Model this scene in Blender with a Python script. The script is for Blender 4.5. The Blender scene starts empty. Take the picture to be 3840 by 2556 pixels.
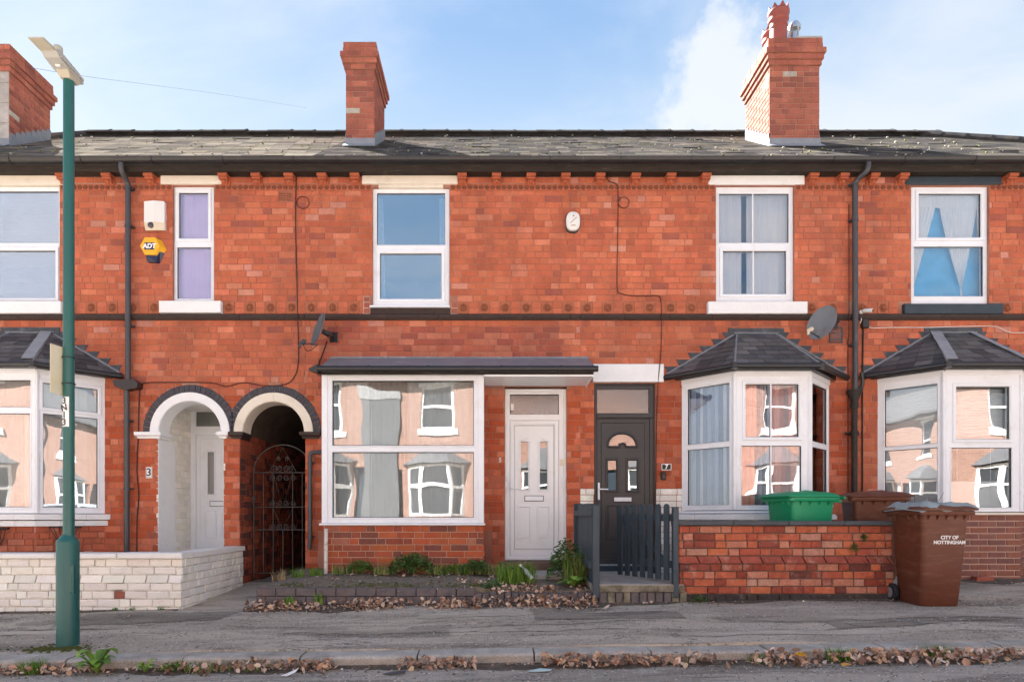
import bpy, bmesh, math, random
from mathutils import Vector, Matrix

random.seed(7)
R = random.random
U = random.uniform
C = bpy.context.scene.collection
sc = bpy.context.scene
rad = math.radians

# ------------------------------------------------------------------ camera, sky, sun, exposure
# metres; camera over the road at x = 0, house fronts on the plane y = 0
D, F, CU, CV = 8.7, 2363.0, 1845.0, 1933.0
K = D / F
cam_d = bpy.data.cameras.new('camera')
cam = bpy.data.objects.new('camera', cam_d)
C.objects.link(cam)
cam.location = (0, -D, 1.2)
cam.rotation_euler = (rad(90), 0, 0)
cam_d.sensor_fit = 'HORIZONTAL'
cam_d.sensor_width = 36
cam_d.lens = F / 3840 * 36
cam_d.shift_x = (1920 - CU) / 3840
cam_d.shift_y = (CV - 1278) / 3840
cam_d.clip_end = 2000
sc.camera = cam

SUN_AZ = Vector((-0.60, 0.80, 0)).normalized()      # from behind the houses, to the left
SUN_EL = rad(44)
SUN = Vector((SUN_AZ.x * math.cos(SUN_EL), SUN_AZ.y * math.cos(SUN_EL), math.sin(SUN_EL)))

world = bpy.data.worlds.new('World')
sc.world = world
world.use_nodes = True


def build_sky():
    nt = world.node_tree
    nt.nodes.clear()
    N, L = nt.nodes.new, nt.links.new
    out = N('ShaderNodeOutputWorld')
    bg = N('ShaderNodeBackground')
    bg.inputs['Strength'].default_value = 0.1
    L(bg.outputs[0], out.inputs[0])
    tc = N('ShaderNodeTexCoord')
    sep = N('ShaderNodeSeparateXYZ')
    L(tc.outputs['Generated'], sep.inputs[0])
    sky = N('ShaderNodeTexSky')
    sky.sky_type = 'NISHITA'
    sky.sun_disc = False
    sky.sun_elevation = SUN_EL
    sky.sun_rotation = math.atan2(SUN.x, SUN.y)
    sky.air_density = 1.0
    sky.dust_density = 0.6

    def math_(op, a, b=None, clamp=False):
        n = N('ShaderNodeMath')
        n.operation = op
        n.use_clamp = clamp
        for i, v in enumerate((a, b)):
            if v is None:
                continue
            if isinstance(v, (int, float)):
                n.inputs[i].default_value = v
            else:
                L(v, n.inputs[i])
        return n.outputs[0]

    ramp = N('ShaderNodeValToRGB')
    L(sep.outputs['Z'], ramp.inputs[0])
    cr = ramp.color_ramp
    cr.elements[0].position = 0.0
    cr.elements[0].color = (0.86, 0.93, 1.0, 1)
    cr.elements[1].position = 1.0
    cr.elements[1].color = (0.15, 0.33, 0.72, 1)
    for p, c in ((0.38, (0.82, 0.91, 0.99)), (0.46, (0.66, 0.80, 0.95)), (0.54, (0.46, 0.65, 0.90)), (0.61, (0.32, 0.53, 0.85)),
                 (0.75, (0.23, 0.44, 0.79))):
        e = cr.elements.new(p)
        e.color = (*c, 1)
    # the half of the sky away from the sun is a deeper blue, as on any clear day
    dot = N('ShaderNodeVectorMath')
    dot.operation = 'DOT_PRODUCT'
    L(tc.outputs['Generated'], dot.inputs[0])
    dot.inputs[1].default_value = tuple(SUN)
    away = math_('MULTIPLY', math_('SUBTRACT', 0.25, dot.outputs['Value']), 1.5, True)
    deep = N('ShaderNodeMix')
    deep.data_type = 'RGBA'
    L(away, deep.inputs['Factor'])
    L(ramp.outputs[0], deep.inputs['A'])
    deep.inputs['B'].default_value = (0.12, 0.39, 0.76, 1)
    # clouds drawn on a flat layer high above: thin everywhere, thicker to the west
    zc = math_('MAXIMUM', sep.outputs['Z'], 0.06)
    cx = math_('DIVIDE', sep.outputs['X'], zc)
    cy = math_('DIVIDE', sep.outputs['Y'], zc)
    comb = N('ShaderNodeCombineXYZ')
    L(cx, comb.inputs[0])
    L(cy, comb.inputs[1])
    mp = N('ShaderNodeMapping')
    L(comb.outputs[0], mp.inputs[0])
    mp.inputs['Location'].default_value = (3.1, 0.4, 0)
    mp.inputs['Scale'].default_value = (0.8, 1.1, 1)
    n1 = N('ShaderNodeTexNoise')
    L(mp.outputs[0], n1.inputs[0])
    n1.inputs['Scale'].default_value = 1.25
    n1.inputs['Detail'].default_value = 9
    n1.inputs['Roughness'].default_value = 0.58
    n1.inputs['Distortion'].default_value = 0.35
    mr = N('ShaderNodeMapRange')
    mr.interpolation_type = 'SMOOTHSTEP'
    west = math_('MULTIPLY', math_('ADD', cx, 0.05), 0.20)
    dens = math_('ADD', n1.outputs[0], math_('MINIMUM', math_('MAXIMUM', west, -0.06), 0.13))
    L(dens, mr.inputs[0])
    mr.inputs[1].default_value = 0.38
    mr.inputs[2].default_value = 0.78
    # one brighter puff of cloud
    dv = N('ShaderNodeVectorMath')
    dv.operation = 'DISTANCE'
    L(tc.outputs['Generated'], dv.inputs[0])
    puff = Vector((0.285, 0.79, 0.53)).normalized()
    dv.inputs[1].default_value = tuple(puff)
    n2 = N('ShaderNodeTexNoise')
    L(tc.outputs['Generated'], n2.inputs[0])
    n2.inputs['Scale'].default_value = 14
    n2.inputs['Detail'].default_value = 8
    n2.inputs['Roughness'].default_value = 0.6
    pd = math_('ADD', dv.outputs['Value'], math_('MULTIPLY', math_('SUBTRACT', n2.outputs[0], 0.5), 0.16))
    pr = N('ShaderNodeMapRange')
    pr.interpolation_type = 'SMOOTHSTEP'
    L(pd, pr.inputs[0])
    pr.inputs[1].default_value = 0.100
    pr.inputs[2].default_value = 0.045
    cloud = math_('MAXIMUM', math_('MULTIPLY', mr.outputs[0], 0.72), math_('MULTIPLY', pr.outputs[0], 0.9))
    mixc = N('ShaderNodeMix')
    mixc.data_type = 'RGBA'
    L(cloud, mixc.inputs['Factor'])
    L(deep.outputs['Result'], mixc.inputs['A'])
    mixc.inputs['B'].default_value = (0.96, 0.98, 1.0, 1)
    gain = N('ShaderNodeVectorMath')
    gain.operation = 'SCALE'
    L(mixc.outputs['Result'], gain.inputs[0])
    gain.inputs['Scale'].default_value = SKY_GAIN
    mixn = N('ShaderNodeMix')
    mixn.data_type = 'RGBA'
    mixn.inputs['Factor'].default_value = 0.96
    L(sky.outputs[0], mixn.inputs['A'])
    L(gain.outputs[0], mixn.inputs['B'])
    L(mixn.outputs['Result'], bg.inputs['Color'])


SKY_GAIN = 1.33
build_sky()

sun_d = bpy.data.lights.new('sun', 'SUN')
sun_d.energy = 5.0
sun_d.angle = rad(0.5)
sun_d.color = (1.0, 0.97, 0.93)
sun_o = bpy.data.objects.new('sun', sun_d)
C.objects.link(sun_o)
sun_o.location = (-30, 40, 60)
sun_o.rotation_euler = SUN.to_track_quat('Z', 'Y').to_euler()

sc.view_settings.view_transform = 'Standard'
sc.view_settings.look = 'None'
sc.view_settings.gamma = 1
sc.view_settings.use_curve_mapping = False
sc.view_settings.exposure = 2.86
sc.cycles.max_bounces = 8
sc.cycles.diffuse_bounces = 5
sc.cycles.transparent_max_bounces = 12
sc.cycles.use_denoising = True


# ------------------------------------------------------------------ measuring: picture point on the plane y -> metres
def PX(u, y=0.0):
    return (u - CU) * K * (1 + y / D)


def PZ(v, y=0.0):
    return 1.2 + (CV - v) * K * (1 + y / D)


def lerp(a, b, t):
    return a + (b - a) * t


KX = 0.0149           # the street climbs gently to the right
KERB_Y = -3.78


def ground(x, y):
    t = max(0.0, min(1.0, (y - KERB_Y) / -KERB_Y))
    base = lerp(0.126, 0.21, t / 0.5344) if t < 0.5344 else lerp(0.21, 0.298, (t - 0.5344) / 0.4656)
    return base + KX * x


def road(x, y):
    t = (KERB_Y - y) / 6.4
    return 0.03 + 0.10 * math.sin(max(0, min(1, t)) * math.pi) ** 0.8 * 0.7 + KX * x


# ------------------------------------------------------------------ materials
MATS = {}


def pm(name, col=(.5, .5, .5), rough=.6, var=.15, nscale=6.0, bump=0.0, bscale=60.0, metal=0.0, tone=False, dirt=None, dscale=2.0,
       dlo=.55, dhi=.75, dmax=.7, spec=.35, det=5, stretch=(1, 1, 1), fine=0.0, fscale=220.0, obj=False, coat=0.0, broad=0.0):
    if name in MATS:
        return MATS[name]
    m = bpy.data.materials.new(name)
    m.use_nodes = True
    nt = m.node_tree
    N, L = nt.nodes.new, nt.links.new
    b = nt.nodes['Principled BSDF']
    b.inputs['Roughness'].default_value = rough
    b.inputs['Metallic'].default_value = metal
    b.inputs['Specular IOR Level'].default_value = spec
    if coat:
        b.inputs['Coat Weight'].default_value = coat
    geo = N('ShaderNodeNewGeometry')
    mp = N('ShaderNodeMapping')
    mp.inputs['Scale'].default_value = stretch
    if obj:
        tc = N('ShaderNodeTexCoord')
        L(tc.outputs['Object'], mp.inputs[0])
    else:
        L(geo.outputs['Position'], mp.inputs[0])
    if tone:
        at = N('ShaderNodeAttribute')
        at.attribute_name = 'tone'
        base = at.outputs['Color']
    else:
        rgb = N('ShaderNodeRGB')
        rgb.outputs[0].default_value = (*col, 1)
        base = rgb.outputs[0]
    n = N('ShaderNodeTexNoise')
    L(mp.outputs[0], n.inputs[0])
    n.inputs['Scale'].default_value = nscale
    n.inputs['Detail'].default_value = det
    n.inputs['Roughness'].default_value = .62
    mr = N('ShaderNodeMapRange')
    L(n.outputs[0], mr.inputs[0])
    mr.inputs[1].default_value = .25
    mr.inputs[2].default_value = .75
    mr.inputs[3].default_value = 1 - var
    mr.inputs[4].default_value = 1 + var
    sc_ = N('ShaderNodeVectorMath')
    sc_.operation = 'SCALE'
    L(base, sc_.inputs[0])
    L(mr.outputs[0], sc_.inputs['Scale'])
    cur = sc_.outputs[0]
    if fine:
        nf = N('ShaderNodeTexNoise')
        L(mp.outputs[0], nf.inputs[0])
        nf.inputs['Scale'].default_value = fscale
        nf.inputs['Detail'].default_value = 2
        mf = N('ShaderNodeMapRange')
        L(nf.outputs[0], mf.inputs[0])
        mf.inputs[1].default_value = .3
        mf.inputs[2].default_value = .7
        mf.inputs[3].default_value = 1 - fine
        mf.inputs[4].default_value = 1 + fine
        s2 = N('ShaderNodeVectorMath')
        s2.operation = 'SCALE'
        L(cur, s2.inputs[0])
        L(mf.outputs[0], s2.inputs['Scale'])
        cur = s2.outputs[0]
    if broad:
        nw = N('ShaderNodeTexNoise')
        L(geo.outputs['Position'], nw.inputs[0])
        nw.inputs['Scale'].default_value = .55
        nw.inputs['Detail'].default_value = 3
        mw = N('ShaderNodeMapRange')
        L(nw.outputs[0], mw.inputs[0])
        mw.inputs[1].default_value = .3
        mw.inputs[2].default_value = .7
        mw.inputs[3].default_value = 1 - broad
        mw.inputs[4].default_value = 1 + broad
        s3 = N('ShaderNodeVectorMath')
        s3.operation = 'SCALE'
        L(cur, s3.inputs[0])
        L(mw.outputs[0], s3.inputs['Scale'])
        cur = s3.outputs[0]
    if dirt:
        n2 = N('ShaderNodeTexNoise')
        L(mp.outputs[0], n2.inputs[0])
        n2.inputs['Scale'].default_value = dscale
        n2.inputs['Detail'].default_value = 8
        n2.inputs['Roughness'].default_value = .68
        md = N('ShaderNodeMapRange')
        L(n2.outputs[0], md.inputs[0])
        md.inputs[1].default_value = dlo
        md.inputs[2].default_value = dhi
        md.inputs[4].default_value = dmax
        mx = N('ShaderNodeMix')
        mx.data_type = 'RGBA'
        L(md.outputs[0], mx.inputs['Factor'])
        L(cur, mx.inputs['A'])
        mx.inputs['B'].default_value = (*dirt, 1)
        cur = mx.outputs['Result']
    L(cur, b.inputs['Base Color'])
    if bump:
        nb = N('ShaderNodeTexNoise')
        L(mp.outputs[0], nb.inputs[0])
        nb.inputs['Scale'].default_value = bscale
        nb.inputs['Detail'].default_value = 4
        bp = N('ShaderNodeBump')
        bp.inputs['Strength'].default_value = bump
        bp.inputs['Distance'].default_value = .01
        L(nb.outputs[0], bp.inputs['Height'])
        L(bp.outputs[0], b.inputs['Normal'])
    MATS[name] = m
    return m


def glass_mat(name, refl=.30, tint=(.86, .93, .95), wobble=.03, wscale=1.6, rough=0.0):
    if name in MATS:
        return MATS[name]
    m = bpy.data.materials.new(name)
    m.use_nodes = True
    nt = m.node_tree
    nt.nodes.clear()
    N, L = nt.nodes.new, nt.links.new
    out = N('ShaderNodeOutputMaterial')
    tr = N('ShaderNodeBsdfTransparent')
    tr.inputs[0].default_value = (*tint, 1)
    gl = N('ShaderNodeBsdfGlossy')
    gl.inputs['Roughness'].default_value = rough
    gl.inputs['Color'].default_value = (.97, .98, 1, 1)
    mx = N('ShaderNodeMixShader')
    fr = N('ShaderNodeFresnel')
    fr.inputs[0].default_value = 1.45
    mr = N('ShaderNodeMapRange')
    L(fr.outputs[0], mr.inputs[0])
    mr.inputs[1].default_value = .035
    mr.inputs[2].default_value = 1
    mr.inputs[3].default_value = refl
    mr.inputs[4].default_value = 1
    L(mr.outputs[0], mx.inputs[0])
    L(tr.outputs[0], mx.inputs[1])
    L(gl.outputs[0], mx.inputs[2])
    L(mx.outputs[0], out.inputs[0])
    if wobble:
        geo = N('ShaderNodeNewGeometry')
        nb = N('ShaderNodeTexNoise')
        L(geo.outputs['Position'], nb.inputs[0])
        nb.inputs['Scale'].default_value = wscale
        nb.inputs['Detail'].default_value = 1.2
        bp = N('ShaderNodeBump')
        bp.inputs['Strength'].default_value = 1.0
        bp.inputs['Distance'].default_value = wobble
        L(nb.outputs[0], bp.inputs['Height'])
        L(bp.outputs[0], gl.inputs['Normal'])
    MATS[name] = m
    return m


def far_brick():
    m = bpy.data.materials.new('far_brick')
    m.use_nodes = True
    nt = m.node_tree
    N, L = nt.nodes.new, nt.links.new
    b = nt.nodes['Principled BSDF']
    b.inputs['Roughness'].default_value = .9
    geo = N('ShaderNodeNewGeometry')
    sp = N('ShaderNodeSeparateXYZ')
    L(geo.outputs['Position'], sp.inputs[0])
    cb = N('ShaderNodeCombineXYZ')
    L(sp.outputs[0], cb.inputs[0])
    L(sp.outputs[2], cb.inputs[1])
    br = N('ShaderNodeTexBrick')
    L(cb.outputs[0], br.inputs['Vector'])
    br.inputs['Scale'].default_value = 1
    br.inputs['Brick Width'].default_value = .23
    br.inputs['Row Height'].default_value = .086
    br.inputs['Mortar Size'].default_value = .008
    br.inputs['Color1'].default_value = (.37, .205, .15, 1)
    br.inputs['Color2'].default_value = (.28, .15, .11, 1)
    br.inputs['Mortar'].default_value = (.40, .29, .24, 1)
    L(br.outputs['Color'], b.inputs['Base Color'])
    return m


M_BRICK = pm('brick_clay', tone=True, rough=.86, var=.18, nscale=9, bump=.35, bscale=70, dirt=(.165, .068, .05), dscale=1.25, dlo=.50, dhi=.76,
             dmax=.68, fine=.12, fscale=70, spec=.2, stretch=(1, 1, .55), broad=.14)
M_BRICKNEW = pm('brick_new', tone=True, rough=.88, var=.18, nscale=14, bump=.3, bscale=90, fine=.12, fscale=110, spec=.2)
M_OLDBRICK = pm('brick_worn', tone=True, rough=.92, var=.26, nscale=13, bump=.9, bscale=38, dirt=(.52, .36, .28), dscale=5.5, dlo=.56, dhi=.74,
                dmax=.6, fine=.15, fscale=90, spec=.15)
M_PAINTBRICK = pm('brick_painted', tone=True, rough=.75, var=.07, nscale=7, bump=.6, bscale=34, dirt=(.50, .44, .32), dscale=3.4, dlo=.60, dhi=.80,
                  dmax=.45, fine=.06, fscale=120, spec=.25)
M_MORTAR = pm('mortar', (.34, .150, .105), rough=.95, var=.3, nscale=2.2, bump=.4, bscale=120, dirt=(.42, .25, .18), dscale=.8, dlo=.5, dhi=.62, dmax=.75)
M_MORTARPALE = pm('mortar_pale', (.50, .33, .25), rough=.95, var=.15, nscale=8, bump=.4, bscale=120)
M_MORTARDARK = pm('mortar_dark', (.10, .075, .06), rough=.95, var=.3, nscale=5, bump=.5, bscale=90)
M_PAINTMORTAR = pm('mortar_painted', (.56, .51, .43), rough=.9, var=.35, nscale=6, bump=.5, bscale=60, dirt=(.14, .11, .08), dscale=5, dlo=.5, dhi=.6,
                   dmax=.8)
M_UPVC = pm('white_plastic', (.77, .80, .845), rough=.36, var=.04, nscale=3, spec=.45, dirt=(.56, .53, .47), dscale=4.5, dlo=.54, dhi=.80, dmax=.45)
M_UPVCOLD = pm('aged_plastic', (.76, .77, .785), rough=.45, var=.04, nscale=4, spec=.4, dirt=(.45, .40, .33), dscale=3, dlo=.58, dhi=.82, dmax=.45)
M_WHITESTONE = pm('white_painted_stone', (.78, .79, .80), rough=.7, var=.05, nscale=6, bump=.3, bscale=30, dirt=(.42, .37, .28), dscale=2.4, dlo=.60,
                  dhi=.82, dmax=.7)
M_CREAMSTONE = pm('cream_painted_stone', (.74, .68, .58), rough=.75, var=.06, nscale=6, bump=.3, bscale=30, dirt=(.40, .35, .27), dscale=3, dlo=.56,
                  dhi=.80, dmax=.6)
M_NAVY = pm('navy_paint', (.035, .05, .065), rough=.55, var=.15, nscale=8, bump=.2, bscale=50, dirt=(.12, .12, .12), dscale=6, dlo=.6, dhi=.75, dmax=.5)
M_BLACK = pm('black_plastic', (.018, .018, .02), rough=.35, var=.15, nscale=8, spec=.5, dirt=(.09, .085, .08), dscale=3.5, dlo=.6, dhi=.8, dmax=.5)
M_PIPE = pm('grey_pipe', (.055, .056, .064), rough=.42, var=.12, nscale=6, spec=.5, dirt=(.13, .13, .14), dscale=3, dlo=.6, dhi=.8, dmax=.4)
M_STAINED = pm('stained_timber', (.030, .022, .017), rough=.8, var=.4, nscale=5, stretch=(1, 1, 6), dirt=(.20, .15, .10), dscale=4, dlo=.60, dhi=.74,
               dmax=.65)
M_STRING = pm('dark_brown_paint', (.040, .024, .020), rough=.6, var=.25, nscale=9, bump=.2, bscale=40, dirt=(.10, .06, .045), dscale=4, dlo=.6, dhi=.8, dmax=.6)
M_TERRA = pm('terracotta', (.42, .12, .062), rough=.8, var=.14, nscale=18, bump=.35, bscale=60, dirt=(.14, .05, .035), dscale=9, dlo=.52, dhi=.78,
             dmax=.5, spec=.2)
M_TERRATONE = pm('moulded_terracotta', tone=True, rough=.85, var=.16, nscale=22, bump=.4, bscale=80, dirt=(.16, .06, .045), dscale=14, dlo=.52, dhi=.74, dmax=.4, spec=.2)
M_TERRADARK = pm('weathered_terracotta', (.36, .125, .072), rough=.85, var=.22, nscale=22, bump=.6, bscale=90, dirt=(.14, .055, .04), dscale=14,
                 dlo=.50, dhi=.72, dmax=.6, spec=.2)
M_POT = pm('clay_pot', (.30, .075, .055), rough=.55, var=.12, nscale=7, spec=.4, dirt=(.14, .05, .04), dscale=6, dlo=.55, dhi=.8, dmax=.5)
M_SLATE = pm('roof_slate', tone=True, rough=.95, var=.22, nscale=8, bump=.25, bscale=40, dirt=(.14, .12, .075), dscale=1.7, dlo=.52, dhi=.75, dmax=.6,
             spec=0, fine=.1, fscale=70)
M_BAYSLATE = pm('bay_slate', tone=True, rough=.6, var=.2, nscale=9, bump=.4, bscale=55, dirt=(.12, .11, .03), dscale=2.4, dlo=.63, dhi=.76, dmax=.6,
                spec=.35)
M_LEAD = pm('lead_sheet', (.20, .21, .235), rough=.55, var=.18, nscale=7, bump=.5, bscale=20, dirt=(.46, .46, .47), dscale=6, dlo=.58, dhi=.72, dmax=.6,
            spec=.5)
M_LEADPALE = pm('new_lead', (.27, .285, .31), rough=.5, var=.15, nscale=7, bump=.5, bscale=16, dirt=(.40, .40, .42), dscale=6, dlo=.58, dhi=.72, dmax=.6)
M_LEADDARK = pm('dark_lead', (.05, .055, .065), rough=.6, var=.25, nscale=8, bump=.4, bscale=30, dirt=(.17, .18, .20), dscale=5, dlo=.52, dhi=.75, dmax=.7)
M_CEMENT = pm('cement_render', (.42, .38, .34), rough=.9, var=.18, nscale=5, bump=.5, bscale=40, dirt=(.62, .58, .52), dscale=2.2, dlo=.5, dhi=.62, dmax=.7)
M_BLUEBRICK = pm('blue_brick', (.040, .042, .056), rough=.5, var=.25, nscale=12, bump=.3, bscale=60, dirt=(.10, .09, .09), dscale=6, dlo=.55, dhi=.8,
                 dmax=.6)
M_EDGEBRICK = pm('edging_brick', (.125, .108, .112), rough=.8, var=.3, nscale=10, bump=.5, bscale=60, dirt=(.16, .11, .09), dscale=5, dlo=.5, dhi=.75,
                 dmax=.7)
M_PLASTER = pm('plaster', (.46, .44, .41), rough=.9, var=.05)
M_SKYPLASTER = pm('sky_reflection_plaster', (.10, .36, .62), rough=.9, var=.05)  # room walls coloured to imitate sky reflected in the end window
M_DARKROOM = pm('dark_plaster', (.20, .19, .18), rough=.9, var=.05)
M_CARPET = pm('carpet', (.16, .14, .12), rough=.95, var=.1)
M_NET = pm('net_curtain', (.86, .87, .88), rough=.9, var=.04)
M_NET.node_tree.nodes['Principled BSDF'].inputs['Alpha'].default_value = .80
M_VOILE = pm('voile', (.54, .57, .59), rough=.95, var=.08, nscale=2)
M_GREYCLOTH = pm('grey_cloth', (.30, .31, .32), rough=.95, var=.1, nscale=2)
M_LILAC = pm('lilac_curtain', (.74, .60, .90), rough=.9, var=.06)
M_BLIND = pm('blind_slat', (.82, .84, .88), rough=.6, var=.03)
M_STRIPE = pm('striped_curtain', tone=True, rough=.9, var=.08)
M_GLASS = glass_mat('window_glass', .20)
M_GLASSBIG = glass_mat('shop_glass', .15, tint=(.93, .95, .95), wobble=.0042, wscale=1.5)
M_GLASSBAY = glass_mat('bay_glass', .13, tint=(.96, .97, .98), wobble=.0042, wscale=1.9)
M_GLASSEND = glass_mat('end_glass', .155, tint=(.93, .95, .95), wobble=.0030, wscale=1.6)
M_GLASSBLUE = glass_mat('bedroom_glass', .42, wobble=.004)
M_GLASSBLIND = glass_mat('blind_glass', .24, tint=(.97, .98, 1), wobble=.004)
M_GLASSCLEAR = glass_mat('clear_glass', .07, tint=(.95, .97, .98), wobble=.004)
M_GLASSUP = glass_mat('upper_glass', .30, wobble=.005, wscale=1.2)
M_FROST = glass_mat('frosted_glass', .22, tint=(.5, .5, .48), rough=.35, wobble=0)
M_FROSTPINK = glass_mat('fanlight_glass', .17, tint=(.55, .5, .48), rough=.2, wobble=0)
M_GASKET = pm('gasket', (.02, .02, .022), rough=.6, var=.1)
M_GREYDOOR = pm('charcoal_door', (.042, .040, .042), rough=.45, var=.08, nscale=4, spec=.4, dirt=(.10, .09, .085), dscale=3, dlo=.6, dhi=.85, dmax=.4)
M_GATE = pm('slate_blue_paint', (.048, .066, .082), rough=.6, var=.2, nscale=5, stretch=(4, 4, .6), bump=.3, bscale=40, spec=.35, dirt=(.10, .12, .14),
            dscale=4, dlo=.55, dhi=.8, dmax=.5)
M_IRON = pm('wrought_iron', (.085, .08, .075), rough=.6, var=.3, nscale=12, metal=.2)
M_POST = pm('green_paint', (.012, .095, .088), rough=.36, var=.10, nscale=3, spec=.5, dirt=(.03, .10, .085), dscale=2.4, dlo=.5, dhi=.8, dmax=.6,
            stretch=(2, 2, .5))
M_LAMP = pm('lamp_grey', (.40, .40, .38), rough=.45, var=.06, nscale=6, dirt=(.30, .28, .20), dscale=6, dlo=.54, dhi=.76, dmax=.6)
M_LAMPCREAM = pm('cream_plastic', (.44, .41, .33), rough=.5, var=.08)
M_STICKER = pm('white_sticker', (.80, .80, .80), rough=.4, var=.03)
M_INK = pm('black_print', (.015, .015, .017), rough=.5, var=0)
M_WHITEINK = pm('white_print', (.82, .82, .82), rough=.5, var=0)
M_YELLOWSIGN = pm('faded_yellow', (.70, .64, .48), rough=.5, var=.1, nscale=4, dirt=(.66, .54, .22), dscale=5, dlo=.52, dhi=.7, dmax=.6)
M_YELLOW = pm('yellow_plastic', (.80, .42, .025), rough=.35, var=.03)
M_NAVYPLASTIC = pm('navy_plastic', (.008, .012, .05), rough=.25, var=.05, spec=.6)
M_BOXWHITE = pm('box_white', (.74, .73, .71), rough=.45, var=.04, nscale=9)
M_BOXCREAM = pm('box_cream', (.66, .57, .43), rough=.5, var=.04)
M_LENS = pm('lens_dark', (.05, .05, .06), rough=.15, var=.1, spec=.6)
M_DISH = pm('dish_grey', (.10, .115, .13), rough=.45, var=.12, nscale=5, dirt=(.17, .17, .17), dscale=5, dlo=.55, dhi=.8, dmax=.5)
M_DISHPALE = pm('dish_pale', (.19, .205, .22), rough=.5, var=.08, nscale=5, dirt=(.15, .12, .10), dscale=3.2, dlo=.56, dhi=.64, dmax=.75)
M_CABLE = pm('brown_cable', (.05, .014, .011), rough=.6, var=.1)
M_BLACKCABLE = pm('black_cable', (.012, .012, .012), rough=.6, var=.1)
M_WHITECABLE = pm('white_cable', (.75, .70, .66), rough=.6, var=.05)
M_BINBROWN = pm('brown_bin', (.120, .036, .018), rough=.48, var=.14, nscale=3, stretch=(1, 1, 4), dirt=(.24, .13, .085), dscale=4, dlo=.50, dhi=.78, dmax=.6,
                spec=.4)
M_BINGREEN = pm('green_bin', (.005, .26, .115), rough=.42, var=.08, nscale=4, spec=.45, dirt=(.02, .17, .08), dscale=4, dlo=.56, dhi=.8, dmax=.5)
M_BINCOVER = pm('grey_cover', (.27, .32, .33), rough=.6, var=.1, nscale=9, bump=.4, bscale=12)
M_RUBBER = pm('rubber', (.02, .02, .021), rough=.8, var=.1)
M_RIM = pm('grey_rim', (.22, .22, .24), rough=.5, var=.1)
M_CONCRETE = pm('concrete', (.40, .375, .34), rough=.9, var=.18, nscale=5, bump=.4, bscale=90, dirt=(.12, .11, .07), dscale=3, dlo=.52, dhi=.78, dmax=.6, fine=.12)
M_MOSSCONC = pm('mossy_concrete', (.26, .23, .175), rough=.95, var=.3, nscale=7, bump=.8, bscale=50, dirt=(.05, .05, .025), dscale=6, dlo=.44, dhi=.62, dmax=.85)
M_COPING = pm('dark_coping', (.065, .07, .08), rough=.6, var=.25, nscale=8, bump=.3, bscale=40, dirt=(.30, .30, .30), dscale=16, dlo=.66, dhi=.74, dmax=.7)
M_WHITECOPING = pm('painted_coping', (.78, .76, .73), rough=.6, var=.05, nscale=7, bump=.3, bscale=30, dirt=(.40, .37, .31), dscale=4, dlo=.6, dhi=.85, dmax=.5)
M_KERB = pm('kerb_concrete', (.42, .39, .35), rough=.9, var=.2, nscale=6, bump=.6, bscale=110, dirt=(.16, .14, .095), dscale=2.4, dlo=.45, dhi=.72, dmax=.7,
            fine=.25, fscale=120)
M_SOIL = pm('soil', (.19, .155, .12), rough=1, var=.4, nscale=9, bump=1, bscale=40, dirt=(.085, .085, .04), dscale=2.2, dlo=.54, dhi=.66, dmax=.75, fine=.2)
M_GROUND = pm('rough_ground', (.10, .10, .08), rough=1, var=.3, nscale=.5)
M_LEAF = pm('dead_leaf', tone=True, rough=.75, var=.2, nscale=30, spec=.25)
M_GREEN = pm('weed_green', tone=True, rough=.6, var=.2, nscale=20, spec=.3)
M_MOSS = pm('moss', (.075, .082, .018), rough=1, var=.35, nscale=30, bump=1, bscale=60)
M_LICHEN = pm('lichen', tone=True, rough=1, var=.2, nscale=20)
M_STEM = pm('dry_stem', (.22, .13, .08), rough=.9, var=.2)
M_FARBRICK = far_brick()
M_FARROOF = pm('far_roof', (.12, .12, .125), rough=.8, var=.25, nscale=3)
M_FARGLASS = pm('far_glass', (.05, .055, .06), rough=.08, var=.1, spec=.6)
M_CHROME = pm('steel', (.6, .6, .6), rough=.3, var=.05, metal=.9)


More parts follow.
